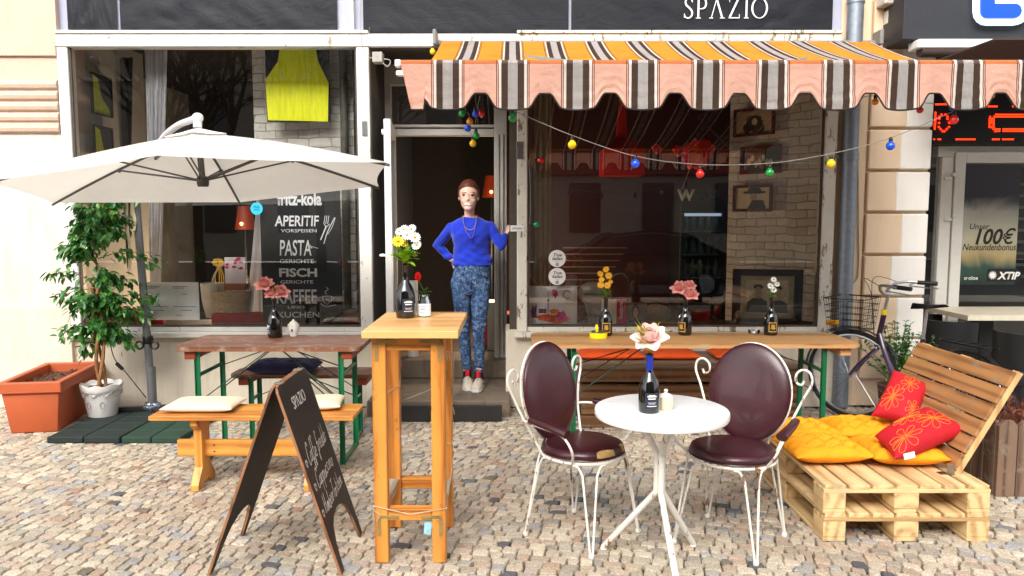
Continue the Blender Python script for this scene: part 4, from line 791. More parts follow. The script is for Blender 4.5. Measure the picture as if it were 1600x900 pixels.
hang(pts, 6, [('red', W(836, 250, 6.2), (1, 0, -.1)), ('teal', W(830, 350, 6.2), (1, 0, -.1))], 'string_lights', 'two bulbs, red above teal, on a wire down the left edge of the right window', r=.026)
q = W(676, 72, 6.18); root = thing('string_lights', q, 'single yellow bulb beside the left end of the awning roller', 'string lights'); bulbs(root, [('yellow', q, (0, 0, -1))], .024)

# ---------------- furniture ----------------
BWT = wood('beer_brown', '#7a4a30', '#3e2116', 'x', .5, .35, '#9a8878'); BWE = wood('beer_red', '#8a3a1a', '#5a2210', 'x', .4); BWO = wood('beer_orange', '#b98a58', '#84603a', 'x', .5, .25, '#a8946f')
def rbox(bm, x0, x1, y0, y1, z0, z1, r=.05, n=6, bev=.006):
    poly = []
    for cx, cy, a in ((x1-r, y1-r, 0), (x0+r, y1-r, 90), (x0+r, y0+r, 180), (x1-r, y0+r, 270)): poly += [(cx+r*math.cos(R(a+90*i/n)), cy+r*math.sin(R(a+90*i/n))) for i in range(n+1)]
    t = BM(); prism(t, poly, (0, 0, z0), X, Y, z1-z0); es = [e for e in t.edges if abs(e.verts[0].co.z-e.verts[1].co.z) < 1e-5]; bmesh.ops.bevel(t, geom=es, offset=bev, segments=2, affect='EDGES', profile=.5); merge(bm, t)
def trestle(root, x0, x1, y0, y1, z, legs, top, block, name='tabletop', th=.027, lw=.032):
    b = BM(); rbox(b, x0, x1, y0, y1, z-th, z); mk(name, b, top, root)
    b = BM(); 
    b.free()
    for xx in (x0+.09, x1-.09): b = BM(); box(b, xx-.035, xx+.035, y0+.03, y1-.03, z-th-.055, z-th-.001, .003); mk('cross_block', b, block, root)
    mid = (x0+x1)/2
    for lx, s in legs:
        b = BM(); zt = z-th-.002
        for yy in (y0+.05, y1-.05): box(b, lx-lw/2, lx+lw/2, yy-.004, yy+.004, .0, zt, .001); box(b, lx-lw/2, lx-lw/2+.005, yy-.016, yy+.016, .0, zt, .001)
        box(b, lx-.012, lx+.012, y0+.05, y1-.05, 0.002, .026, .002); box(b, lx-.01, lx+.01, y0+.05, y1-.05, zt-.17, zt-.15, .002)
        mk('leg_frame', b, GREENM, root)
        b = BM(); ym = (y0+y1)/2; L = min(.48, (x1-x0)*.36)
        for yy in (y0+.06, y1-.06): bar(b, (lx, yy, zt-.33), (lx+s*L, ym+(yy-ym)*.4, zt-.012), .012, .006)
        bar(b, (lx, ym, zt-.16), (lx+s*L*.95, ym, zt-.02), .012, .006); mk('strut', b, plain('green_dark', '#0a3524', .4), root)
a = G(270, 546, .757); c = G(562, 546, .757); xL, xR = W(270, 540, a.y).x, W(562, 540, a.y).x
root = thing('beer_table', ((xL+xR)/2, 5.1, 0), 'short brown folding table with green legs below the left window', 'table'); trestle(root, xL, xR, a.y, a.y+.52, .77, ((xL+.13, 1), (xR-.13, -1)), BWT, BWE)
b1 = G(360, 590, .46); yb = b1.y; xL2, xR2 = W(357, 580, yb).x, W(583, 580, yb).x
root = thing('beer_bench', ((xL2+xR2)/2, yb+.1, 0), 'worn brown folding bench with green legs behind the short brown table', 'bench'); trestle(root, xL2, xR2, yb, yb+.28, .48, ((xL2+.14, 1), (xR2-.14, -1)), BWT, BWE, 'seat')
a = G(832, 541, .757); xL, xR = W(832, 530, a.y).x, W(1348, 530, a.y).x
root = thing('beer_table', ((xL+xR)/2, a.y+.2, 0), 'long pale wooden folding table with green legs below the right window', 'table'); trestle(root, xL, xR, a.y, a.y+.5, .77, ((xL+.27, 1), (xR-.22, -1)), BWO, BWO)
# plank box bench at wall
yb = G(1000, 668).y; xb0, xb1 = W(905, 600, yb).x, W(1252, 600, yb).x
root = thing('plank_bench', ((xb0+xb1)/2, yb+.1, 0), 'low bench of rough planks against the wall behind the long table', 'bench')
bm = BM(); box(bm, xb0, xb1, yb-.02, 6.3, .445, .48, .004); mk('seat', bm, wood('plank_grey', '#9a846c', '#5a4636', 'x', .7, .3), root)
PLK = wood('plank_brown', '#8e6440', '#4c2f1a', 'x', .65, .15)
for z0, z1, s in ((.35, .44, 0), (.2, .33, .01), (.1, .19, .02), (.0, .09, .01)): bm = BM(); box(bm, xb0+s, xb1-s, yb, yb+.022, z0, z1, .003); mk('front_board', bm, PLK, root)
for xx in (xb0+.05, (xb0+xb1)/2+.25, xb1-.05): bm = BM(); box(bm, xx-.04, xx+.04, yb+.023, 6.28, 0, .444, .003); mk('support', bm, wood('plank_dark', '#4c3626', '#251810', 'z'), root)
# light trestle bench
PINE = wood('pine', '#dd9a45', '#a8642a', 'x', .45); PINEZ = wood('pine', '#dd9a45', '#a8642a', 'z', .45); PINEY = wood('pine', '#dd9a45', '#a8642a', 'y', .45)
a = G(232, 658, .42); y0 = a.y; x0, x1 = W(231, 650, y0).x, W(552, 650, y0).x
root = thing('pine_bench', ((x0+x1)/2, y0+.15, 0), 'honey coloured pine bench on trestle feet behind the chalk board', 'bench')
bm = BM(); box(bm, x0, x1, y0, y0+.145, .42, .448, .004); box(bm, x0, x1, y0+.15, y0+.3, .42, .448, .004); mk('seat', bm, PINE, root)
for xx in (x0+.22, x1-.3):
    bm = BM(); prof = [(.02, 0), (.09, 0), (.11, .03), (.19, .03), (.21, 0), (.28, 0), (.28, .03), (.21, .12), (.21, .34), (.26, .38), (.26, .419), (.04, .419), (.04, .38), (.09, .34), (.09, .12), (.02, .03)]
    prism(bm, prof, (xx, y0, 0), Y, Z, .045); mk('leg', bm, PINEZ, root)
bm = BM(); box(bm, x0+.1, x1-.18, y0+.135, y0+.165, .17, .27, .004); mk('stretcher', bm, PINE, root)
bm = BM()
for zz in (.2, .24): lathe(bm, [(.005, 0), (.005, .004)], 8, (x0+.32, y0+.131, zz))
mk('screw', bm, BLACK, root)
# bar table
def barleg(b, p, q, w): pass
yf = G(600, 880).y; yr = G(700, 822).y+.04; xl, xr = W(586, 880, yf).x, W(697, 880, yf).x; xl_r = xl; OW = wood('honey', '#d98f3e', '#9c5418', 'z', .4, .1, '#8a5a34'); OWX = wood('honey', '#d98f3e', '#9c5418', 'x', .4); OWY = wood('honey', '#d98f3e', '#9c5418', 'y', .4)
root = thing('bar_table', ((xl+xr)/2, (yf+yr)/2, 0), 'tall narrow honey pine bar table in the foreground', 'table')
zt = 1.085; tl = W(564, 518, 3.33).x; tr_ = W(716, 518, 3.33).x; y1 = 4.02
bm = BM(); nb = 1
for k in range(nb): box(bm, tl+(tr_-tl)*k/nb+.0006, tl+(tr_-tl)*(k+1)/nb-.0006, 3.33, y1, zt-.034, zt, .003)
mk('tabletop', bm, wood('pale_pine', '#dcb070', '#b87e40', 'x', .4), root)
lw, ld = .062, .062
for (xx, yy) in ((xl, yf), (xr-lw, yf), (xl, yr-ld), (xr-lw, yr-ld)): bm = BM(); box(bm, xx, xx+lw, yy, yy+ld, 0, zt-.036, .004); mk('leg', bm, OW, root)
GW = wood('grey_wood', '#b3a890', '#7d7260', 'x', .7)
for zz in (.25,):
    for yy in (yf, yr-ld+.01): bm = BM(); box(bm, xl+lw+.001, xr-lw-.001, yy+.005, yy+.05, zz-.05, zz-.004, .003); box(bm, xl+lw+.001, xr-lw-.001, yy+.0, yy+.055, zz-.003, zz+.004, .001); mk('rail', bm, OWX, root)
    for xx in (xl, xr-lw): bm = BM(); box(bm, xx+.004, xx+.05, yf+ld+.001, yr-ld-.001, zz-.05, zz, .003); mk('rail', bm, OWY, root)
bm = BM(); box(bm, xl+.0, xr, yf+.001, yr-.001, zz+.005, zz+.012, .001); 
bm.free()
bm = BM(); box(bm, xl+.006, xl+.055, yf+ld+.002, yr-ld-.002, zz+.001, zz+.01, .001); mk('rail_cap', bm, wood('grey_wood', '#b3a890', '#7d7260', 'y', .7), root); bm = BM(); box(bm, xr-.055, xr-.006, yf+ld+.002, yr-ld-.002, zz+.001, zz+.01, .001); mk('rail_cap', bm, wood('grey_wood', '#b3a890', '#7d7260', 'y', .7), root)
bm = BM(); box(bm, xl+lw+.001, xr-lw-.001, yf+.01, yf+.05, zt-.1, zt-.037, .003); mk('apron', bm, OWX, root); bm = BM(); box(bm, xl+lw+.001, xr-lw-.001, yr-.05, yr-.01, zt-.1, zt-.037, .003); mk('apron', bm, OWX, root)
bm = BM()
for zz, sg in ((zt-.056, -1), (.22, -1)):
    for xx, sx in ((xl+.022, 1), (xr-.022, -1)): bm = BM(); box(bm, min(xx, xx+sx*.09), max(xx, xx+sx*.09), yf-.003, yf-.0005, zz-.008, zz+.008, .0008); box(bm, xx-.008, xx+.008, yf-.0032, yf-.0006, zz-.09, zz-.0079, 0); mk('angle_bracket', bm, plain('brass_steel', '#a08a58', .5, metal=.5, var=.3), root)
bm = BM(); e = .004; zz = .26
loop = [(xl-e, yf-e, zz+.012), ((xl+xr)/2, yf-e-.012, zz-.022), (xr+e, yf-e, zz), (xr+e, yr+e, zz+.12), (xl-e, yr+e, zz+.08), (xl-e, yf-e, zz-.005), (xl+.03, yf-e-.003, zz-.03), (xl+.012, yf-e-.002, zz-.06)]
tube(bm, loop, .0022, 5); tube(bm, [(xr+e, yf+.02, .98), (xr+e+.004, yr-.02, .9), (xr+e, yr+e, .75), (xl, yr+e, .62), (xl-e, yr-.1, .55)], .002, 5); tube(bm, list([(xl+lw+.004, yr+.0, .86), (xl+lw, yr-ld-.004, .74), (xl+.0, yr-ld-.004, .70), (xl-e, yr-.03, .6), (xl+lw, yr-ld-.004, .48), (xr, yr-ld-.004, .44), (xr+e, yr, .4)]), .002, 5)
for (a, b_, c_) in ((xr+e, yf+.05, .97), (xr+e, yf+.2, .94), (xr+e, yr-.03, .62), (xr+e, yr-.1, .47), (xl-.004, yf-.004, .24)): tube(bm, [(a, b_, c_), (a+.006, b_-.006, c_-.035)], .002, 5)
o = mk('fairy_light_wire', bm, plain('wire_cream', '#b5ac96', .5), None, True); tag(o, 'cream fairy light wire wound around the legs of the bar table', 'wire')
q = W(668, 832, yf+.03); bm = BM(); t = BM(); rbox(t, -.019, .019, -.007, .007, 0, .08, .006, 4, .002); merge(bm, t, Matrix.Translation((q.x, yf+.03, .125)) @ Matrix.Rotation(.1, 4, 'Y')); o = mk('battery_tag', bm, plain('pale_blue_plastic', '#9fd0de', .3, var=.25, scale=60), None, True); tag(o, 'small pale blue plastic pack hanging under the lower rail of the bar table', 'battery pack')
bm = BM(); tube(bm, [(q.x, yf+.03, .2), (q.x, yf+.03, .235)], .0015, 5); s_ = mk('cord', bm, WHITE, o)
# a-board
PLY = wood('ply_edge', '#9a6a48', '#5c3622', 'z', .6); CHB = plain('chalkboard', '#17161a', .45, var=.25, scale=5, bmp=.1); CHI = plain('chalkboard_inner', '#1d1712', .7, var=.2)
nl, nr, fr_, fl = G(322, 899), G(533, 899), G(567, 833), G(382, 831); ztop = .85
yn = (nl.y+nr.y)/2; yfar = (fr_.y+fl.y)/2; xnl, xnr = (nl.x+fl.x)/2, (nr.x+fr_.x)/2; xap = W(427, 598, yn).x
root = thing('a_board', ((xnl+xnr)/2, (yn+yfar)/2, 0), 'black folding chalk board with handwritten drinks in the foreground', 'chalk board')
def panel(xb, xt, side):
    b = BM(); L = math.hypot(xt-xb, ztop); u = Y; v = Vector((xt-xb, 0, ztop)).normalized(); w = yfar-yn
    poly = [(0, 0), (.045, 0), (.05, .03), (.065, .12), (.10, .19), (.16, .225), (w/2, .235), (w-.16, .225), (w-.10, .19), (w-.065, .12), (w-.05, .03), (w-.045, 0), (w, 0), (w, L-.03), (w-.009, L-.01), (w-.03, L), (.03, L), (.009, L-.01), (0, L-.03)]
    n = u.cross(v).normalized(); o0 = Vector((xb, yn, 0)); outward = 1 if n.x*side > 0 else -1
    prism(b, poly, o0, u, v, .011*(-outward)); pl = mk('panel', b, PLY, root, label='chalked panel' if side > 0 else 'blank panel')
    for sgn, lab, mm in ((1, 'writing_surface', CHB), (-1, 'inner_surface', CHI)):
        bb = BM(); ins = [(.004+(x)*(w-.008)/w, .004+y*(L-.008)/L) for x, y in poly]
        off = n*(outward*.0004) if sgn > 0 else n*(-outward*.0118); prism(bb, ins, o0+off, u, v, .0004); mk(lab, bb, mm, pl)
    return pl, o0, v, n*outward, L, w
pR, oR, vR, nR, LR, wR = panel(xnr, xap+.012, 1); panel(xnl, xap-.012, -1)
bm = BM(); 
bm.free()
for f in (.18, .82): bm = BM(); box(bm, xap-.02, xap+.02, yn+wR*f-.02, yn+wR*f+.02, ztop-.003, ztop+.001, .001); mk('hinge', bm, plain('hinge_steel', '#8c8378', .5, metal=.6), root)
# handwriting
GL = {'a': [[(.5, .45), (.3, .5), (.1, .3), (.15, .05), (.4, .08), (.5, .45), (.5, .1), (.62, .02)]], 'b': [[(.1, 1.1), (.12, .1), (.3, 0), (.5, .15), (.45, .42), (.25, .45), (.12, .3)]], 'c': [[(.45, .42), (.25, .5), (.08, .25), (.2, .02), (.5, .08)]],
 'd': [[(.5, .45), (.3, .5), (.1, .3), (.15, .05), (.4, .08), (.52, .5), (.55, 1.1), (.5, .1), (.62, .02)]], 'e': [[(.1, .22), (.42, .3), (.35, .5), (.15, .42), (.1, .15), (.25, 0), (.5, .1)]], 'f': [[(.45, 1.0), (.3, 1.15), (.2, .9), (.2, -.35), (.1, -.4), (.12, -.1), (.5, .1)], [(.05, .5), (.4, .52)]],
 'h': [[(.08, 1.1), (.1, .0), (.15, .35), (.35, .5), (.42, .3), (.42, .0), (.55, .05)]], 'i': [[(.1, .45), (.1, .05), (.25, .05)]], 'm': [[(.05, .5), (.07, 0), (.15, .4), (.3, .45), (.3, 0), (.4, .4), (.52, .45), (.55, .05), (.65, .05)]], 'n': [[(.05, .5), (.07, 0), (.18, .42), (.38, .45), (.4, .05), (.52, .05)]],
 'o': [[(.3, .48), (.08, .3), (.18, .0), (.42, .1), (.42, .4), (.3, .48), (.55, .4)]], 'p': [[(.08, .5), (.1, -.5), (.12, .3), (.35, .5), (.48, .25), (.3, .0), (.12, .08)]], 'r': [[(.05, .5), (.08, 0), (.15, .35), (.4, .48)]], 't': [[(.2, .95), (.18, .1), (.35, .03)], [(.0, .6), (.4, .65)]], 'u': [[(.05, .48), (.08, .08), (.3, .0), (.42, .45), (.44, .06), (.55, .03)]],
 'v': [[(.05, .5), (.2, 0), (.4, .5)]], 'C': [[(.6, .9), (.4, 1.15), (.1, .8), (.05, .3), (.25, -.05), (.6, .15)]], 'H': [[(.1, 1.1), (.12, 0)], [(.6, 1.15), (.55, 0)], [(.0, .5), (.7, .6)]], 'T': [[(.0, 1.05), (.7, 1.15)], [(.35, 1.1), (.3, 0)]]}
def chalk(b, s, ox, oy, H, W_, w=.005):
    adv = {'m': .7, 'i': .3, 'r': .42, 't': .42, 'C': .65, 'H': .75, 'T': .55, 'f': .45}; tot = sum(adv.get(c if c != 'ö' else 'o', .56) for c in s if c not in 'è')+.56*s.count('è'); k = W_/tot; x = 0; r_ = random.Random(s); cnt = 0
    for ch in s:
        base = {'è': 'e', 'ö': 'o'}.get(ch, ch)
        if base == ' ': x += .35; continue
        dy = r_.uniform(-.06, .06)
        for stq in GL[base]:
            cnt += 1; q = smooth_path([((px_+x+.22*py_), py_+dy, 0) for px_, py_ in stq], 5); ribbon(b, [(ox+p.x*k, oy+p.y*H+(.012*(x*k)/.2)) for p in q], [w*(.7+.5*r_.random()) for _ in q], oR, Y, vR, (.0012+cnt*.00003)*(1 if (Y.cross(vR)).dot(nR) > 0 else -1))
        x += adv.get(base, .56)
    hx = ox-.035; q = smooth_path([(hx, oy+.0, 0), (hx-.013, oy+.022, 0), (hx-.005, oy+.033, 0), (hx, oy+.022, 0), (hx+.006, oy+.034, 0), (hx+.013, oy+.02, 0), (hx, oy+.0, 0)], 4); ribbon(b, [(p.x, p.y) for p in q], w*.8, oR, Y, vR, .0011*(1 if (Y.cross(vR)).dot(nR) > 0 else -1))
bm = BM(); chalk(bm, 'Caffè freddo', .075, .50, .085, .34); chalk(bm, 'Cappuccino', .085, .385, .075, .30); chalk(bm, 'HimbeerTörtchen', .07, .265, .075, .35); mk('chalk_writing', bm, CHALK, pR)
bm = BM(); sgn = 1 if (Y.cross(vR)).dot(nR) > 0 else -1; H_ = .052; spazio(bm, oR+Y*.12+vR*.755, Y, vR, H_, .0014*sgn, th=.16, thin=.09, sp=.95, dy=.00005*sgn); bm2 = BM(); merge(bm2, bm); mk('lettering', bm2, CHALK, pR)
# round white table
c = (G(940, 860)+G(1085, 856))/2; ctr = Vector((.668, 3.37)); RT = .297
root = thing('round_table', (ctr.x, ctr.y, 0), 'white round bistro table on a three legged pedestal', 'table')
bm = BM(); lathe(bm, [(0, .692), (RT-.02, .692), (RT-.003, .697), (RT, .703), (RT, .724), (RT-.003, .729), (RT-.008, .731), (0, .731)], 64, (ctr.x, ctr.y, 0)); mk('tabletop', bm, painted('table_white', '#efeeec', '#98928a', -.02, .25), root, True)
f3 = [G(943, 858), G(1083, 853), Vector((.69, 3.02, 0))]; TW = painted('tube_white', '#e6e2d8', '#8a5a3a', .3, .4)
for f in f3:
    d = Vector((f.x-ctr.x, f.y-ctr.y)).normalized(); off = .017; P = [Vector((ctr.x+d.x*.15, ctr.y+d.y*.15, .69)), Vector((ctr.x+d.x*.055, ctr.y+d.y*.055, .585)), Vector((ctr.x+d.x*off, ctr.y+d.y*off, .52)), Vector((ctr.x+d.x*off, ctr.y+d.y*off, .44)), Vector((ctr.x+d.x*off, ctr.y+d.y*off, .345)), Vector((ctr.x+d.x*.06, ctr.y+d.y*.06, .28)), Vector((f.x, f.y, .012))]
    bm = BM(); tube(bm, [P[0], P[1], P[1].lerp(P[2], .7)]+smooth_path([P[1].lerp(P[2], .85), P[2], P[3], P[4]], 4)+[P[4]+(P[6]-P[4])*.03, P[6]], .0145, 12); lathe(bm, [(.016, 0), (.017, .006), (.012, .02)], 10, (f.x, f.y, 0)); mk('leg', bm, TW, root, True)
bm = BM(); lathe(bm, [(.16, .684), (.16, .691)], 24, (ctr.x, ctr.y, 0)); mk('top_plate', bm, TW, root)
# chairs (local, facing -Y)
LEA = plain('brown_vinyl', '#3a151b', .34, var=.3, scale=7, bmp=.35, coat=.15, fine=110)
def chair():
    r = thing('bistro_chair', (0, 0, 0), 'x', 'chair', 'oval backed chairs at the white round table')
    b = BM(); lathe(b, [(0, .43), (.195, .43), (.203, .44), (.205, .452), (.198, .468), (.18, .476), (.1, .482), (0, .483)], 48); s = mk('seat', b, LEA, r, True, 60)
    b = BM(); tube(b, [(.2055*math.cos(a), .2055*math.sin(a), .437) for a in [2*math.pi*i/48 for i in range(48)]], .0035, 6, True); mk('piping', b, LEA, s, True)
    b = BM(); tube(b, [(.207*math.cos(a), .207*math.sin(a), .422) for a in [2*math.pi*i/48 for i in range(48)]], .0065, 8, True); tube(b, [(.15*math.cos(a), .15*math.sin(a), .418) for a in [2*math.pi*i/32 for i in range(32)]], .005, 8, True); mk('seat_ring', b, TW, r, True)
    for a in (45, 135, 225, 315):
        b = BM(); f = Vector((.285*math.cos(R(a)), .285*math.sin(R(a)), .012))
        for s in (-1, 1):
            a1, a0 = R(a+s*9), R(a+s*22); P = [Vector((.207*math.cos(a0), .207*math.sin(a0), .414)), Vector((.212*math.cos(a1+s*.1), .212*math.sin(a1+s*.1), .408)), Vector((.222*math.cos(a1), .222*math.sin(a1), .37)), f+Vector((-.006*s*math.sin(R(a)), .006*s*math.cos(R(a)), 0))]
            tube(b, smooth_path(P[:3], 4)+[P[3]], .0055, 8)
        lathe(b, [(.013, 0), (.014, .012), (.009, .02)], 10, (f.x, f.y, 0)); mk('leg', b, TW, r, True)
    til = Matrix.Translation((0, .205, .70)) @ Matrix.Rotation(R(-11), 4, 'X')
    b = BM(); t = BM(); bmesh.ops.create_uvsphere(t, u_segments=48, v_segments=24, radius=1)
    for v in t.verts:
        q = math.copysign(abs(v.co.z)**.6, v.co.z); rad = math.hypot(v.co.x, v.co.y)
        v.co = Vector((v.co.x, v.co.y, q))
    for v in t.verts:
        rr = min(1, math.hypot(v.co.x, v.co.y)); v.co.z = math.copysign((1-rr**5)**.6 if rr < 1 else 0, v.co.z)
    merge(b, t, til @ Matrix.Rotation(R(90), 4, 'X') @ Matrix.Diagonal((.205, .245, .024, 1))); s = mk('backrest', b, LEA, r, True, 80)
    b = BM(); tube(b, [til @ Vector((.206*math.cos(a), 0, .246*math.sin(a))) for a in [2*math.pi*i/56 for i in range(56)]], .0045, 6, True); mk('piping', b, LEA, s, True)
    b = BM(); tube(b, [til @ Vector((.208*math.cos(a), .018, .249*math.sin(a))) for a in [2*math.pi*i/56 for i in range(56)]], .0058, 8, True)
    for s in (-1, 1): tube(b, smooth_path([(s*.09, .19, .42), (s*.1, .215, .45), (s*.11, .2, .5)]), .006, 8)
    mk('back_frame', b, TW, r, True)
    for s in (-1, 1):
        b = BM(); tube(b, smooth_path([(s*.165, .125, .422), (s*.19, .16, .5), (s*.225, .2, .6), (s*.265, .225, .70), (s*.298, .235, .775), (s*.29, .235, .825), (s*.255, .235, .84), (s*.225, .235, .815), (s*.225, .235, .775), (s*.25, .235, .765), (s*.262, .235, .785)], 6), .0062, 8); mk('scroll', b, TW, r, True)
        b = BM(); tube(b, smooth_path([(s*.222, .2, .595), (s*.26, .15, .598), (s*.275, .05, .592), (s*.275, -.06, .58), (s*.268, -.105, .55), (s*.245, -.12, .49), (s*.195, -.08, .424)], 6), .0062, 8); ar = mk('armrest', b, TW, r, True)
        b = BM(); P = [(s*.262, .12, .612), (s*.272, .03, .606), (s*.273, -.05, .597), (s*.268, -.105, .585)]; t = BM(); tube(t, smooth_path(P, 5), [.020+.008*i/15 for i in range(16)], 12, sy=.75); merge(b, t); mk('arm_pad', b, LEA, ar, True, 50)
    return r
ch = chair(); ch.location = (.352, 3.73, 0); ch.rotation_euler = (0, 0, math.atan2(.77, .68)*1.0); ch['label'] = 'oval backed brown chair left of the white round table, its seat torn at the edge'
ch2 = dup(ch, (1.075, 3.66, 0), R(-37), 'oval backed brown chair right of the white round table, next to the pallet seat')
# torn patch on the left chair seat
st_ = [c for c in ch.children if c.name.startswith('seat') and 'ring' not in c.name][0]
TAN = plain('torn_foam', '#a88952', .9, var=.3, scale=50)
pa = ch.rotation_euler.z
def addtear(angw, spread, name, lab):
    b = BM(); a0 = angw-pa; prev = None; n = 10
    for i in range(n+1):
        a = a0+(i/n-.5)*spread; e = math.sin(math.pi*i/n); q = [(.2057, .446), (.2062, .455), (.1995, .4685), (.1995-.02*e-.001, .475+.0006*e)]
        row = [b.verts.new((rr*1.003*math.cos(a), rr*1.003*math.sin(a), z+.0012)) for rr, z in q]
        if prev:
            for k in range(3): b.faces.new((prev[k], row[k], row[k+1], prev[k+1]))
        prev = row
    me = bpy.data.meshes.new(name); b.to_mesh(me); b.free(); me.materials.append(TAN); o = bpy.data.objects.new(name, me); COL.objects.link(o); o.parent = st_; o['label'] = lab
addtear(R(-62), .5, 'tear', 'torn tan patch on the seat edge'); addtear(R(-22), .22, 'tear', 'torn tan patch on the seat edge')
# ---------------- bottles, flowers ----------------
LBL = plain('label_navy', '#1a2238', .5, var=.1); GOLD = plain('label_gold', '#b58a3a', .4, var=.3, scale=60)
def curved_label(b, c, r, z0, z1, a0, a1, n=10):
    prev = None
    for i in range(n+1):
        a = a0+(a1-a0)*i/n; p = b.verts.new((c.x+r*math.cos(a), c.y+r*math.sin(a), c.z+z0)); q = b.verts.new((c.x+r*math.cos(a), c.y+r*math.sin(a), c.z+z1))
        if prev: b.faces.new((prev[0], p, q, prev[1]))
        prev = (p, q)
def bottle(c, lab, s=1., kind='navy', blue=False, rot=0):
    root = thing('wine_bottle', c, lab, 'bottle', 'dark bottles used as vases'); b = BM(); R_ = .047*s
    prof = [(0, .002), (R_*.9, 0), (R_, .008), (R_*1.03, .05*s), (R_*1.0, .10*s), (R_*.86, .135*s), (R_*.58, .162*s), (R_*.36, .18*s), (R_*.3, .195*s), (R_*.29, .245*s), (R_*.34, .247*s), (R_*.34, .262*s), (R_*.27, .263*s), (R_*.25, .22*s)]
    lathe(b, prof, 32, c); mk('glass_body', b, BGLASS, root, True, 50)
    b = BM(); a0 = R(-90+rot); w_ = .62; curved_label(b, c, R_*1.035+.0008, .025*s, .095*s, a0-w_, a0+w_); lb = mk('label', b, GOLD if kind == 'gold' else LBL, root, label=None)
    b = BM()
    if kind == 'gold':
        curved_label(b, c, R_*1.035+.0014, .032*s, .088*s, a0-w_*.8, a0+w_*.8); mk('label_field', b, BLACK, lb); b = BM(); curved_label(b, c, R_*1.035+.002, .045*s, .078*s, a0-.25, a0+.25, 4); curved_label(b, c, R_*1.035+.002, .05*s, .055*s, a0-.4, a0+.4, 4); mk('emblem', b, GOLD, lb)
    else:
        for z, ww, hh in ((.083, .28, .003), (.076, .42, .006), (.066, .34, .005), (.05, .38, .0016), (.045, .3, .0016), (.034, .45, .003)): curved_label(b, c, R_*1.035+.0016, z*s, (z+hh)*s, a0-ww, a0+ww, 6)
        mk('label_text', b, WHITE, lb)
    if blue: b = BM(); lathe(b, [(R_*.30+.001, .19*s), (R_*.30+.001, .243*s), (R_*.36, .248*s), (R_*.36, .255*s)], 20, c); mk('neck_foil', b, plain('foil_blue', '#1a2f9a', .35, var=.1), root, True)
    return c+Vector((0, 0, .262*s))
def petal(b, c, d, up, L, w, curl=.3, n=4):
    d = Vector(d).normalized(); s = d.cross(Vector(up)); s = s.normalized() if s.length > .01 else X; n_ = s.cross(d).normalized(); prev = None
    for i in range(n+1):
        t = i/n; ww = w*math.sin(math.pi*min(.97, .12+.88*t))**.7*.5; p = Vector(c)+d*(L*t)+n_*(L*curl*t*t); row = (b.verts.new(p-s*ww+n_*ww*.25), b.verts.new(p), b.verts.new(p+s*ww+n_*ww*.25))
        if prev: b.faces.new((prev[0], prev[1], row[1], row[0])); b.faces.new((prev[1], prev[2], row[2], row[1]))
        prev = row
def rose(b, c, r, up=(0, -.4, 1), seed=0):
    rn = random.Random(seed); up = Vector(up).normalized(); a, e = frame_at(up)
    for ring, (n, tilt, L) in enumerate(((3, .25, .75), (4, .45, .85), (5, .8, 1.0), (6, 1.15, 1.05))):
        for i in range(n):
            an = 2*math.pi*(i+rn.random()*.3)/n+ring; dr = (a*math.cos(an)+e*math.sin(an)); d = up*math.cos(tilt)+dr*math.sin(tilt); petal(b, Vector(c)+dr*r*.12, d, up, r*L, r*.95, .35 if ring < 3 else -.15)
def daisy(bp, bc, c, r, up, seed=0, n=14):
    up = Vector(up).normalized(); a, e = frame_at(up)
    for i in range(n): an = 2*math.pi*i/n; dr = a*math.cos(an)+e*math.sin(an); petal(bp, Vector(c)+dr*r*.15, dr+up*.15, up, r*.85, r*.36, -.08, 3)
    ball(bc, Vector(c)+up*r*.1, r*.28, (1, 1, .7), 8)
LEAFY = plain('leaf_yellow_green', '#8a9a18', .5, var=.3, scale=30); LEAFG = plain('leaf_green', '#2c5a1c', .5, var=.3, scale=30); PINKP = plain('petal_pink', '#eaa298', .6, var=.12, scale=60); PALEP = plain('petal_pale_pink', '#f6d2ca', .6, var=.1, scale=60)
def bunch(top, lab, blooms, leaves, stems_m, gr=None):
    # blooms: list of (kind, px, py, r_m, mats)
    root = thing('flower_bunch', top, lab, 'flowers'); D = top.y; pet = {}; b = BM()
    for (k, a, c, r, dy) in blooms:
        P = W(a, c, D+dy); tube(b, smooth_path([top-Vector((0, 0, .12)), top, P.lerp(top, .4)+Vector((0, 0, .01)), P]), .0022, 5)
    mk('stems', b, stems_m, root, True); cb = BM(); have = False
    for i, (k, a, c, r, dy) in enumerate(blooms):
        P = W(a, c, D+dy)
        if k in ('pink', 'pale', 'red'): bb = BM(); rose(bb, P-Vector((0, 0, r*.5)), r, (random.uniform(-.4, .4), -.7, 1), i); mk('bloom', bb, {'pink': PINKP, 'pale': PALEP, 'red': plain('petal_red', '#d0140e', .45)}[k], root, True, 60)
        else: bb = BM(); daisy(bb, cb, P, r, (random.uniform(-.4, .4), -1, .5), i); bl_ = mk('bloom', bb, {'daisy': plain('petal_white', '#eeeeea', .6), 'yellow': plain('petal_yellow', '#eec60a', .6), 'mari': plain('petal_amber', '#e0a000', .6), 'lily': plain('petal_white', '')}[k], root, True); mk('flower_heart', cb, plain('heart_yellow', '#d8a010', .8), bl_, True); cb = BM()
    cb.free()
    b = BM(); rn = random.Random(int(top.x*1000))
    n, L, wd_, lm, spread = leaves
    for i in range(n):
        a = rn.uniform(0, 6.28); el = rn.uniform(.1, 1.1); petal(b, top+Vector((0, 0, rn.uniform(0, .05))), (math.cos(a)*math.cos(el)*spread, math.sin(a)*math.cos(el)*spread, math.sin(el)), Z, L*rn.uniform(.7, 1.1), wd_, rn.uniform(-.4, .1))
    mk('leaves', b, lm, root, True); return root
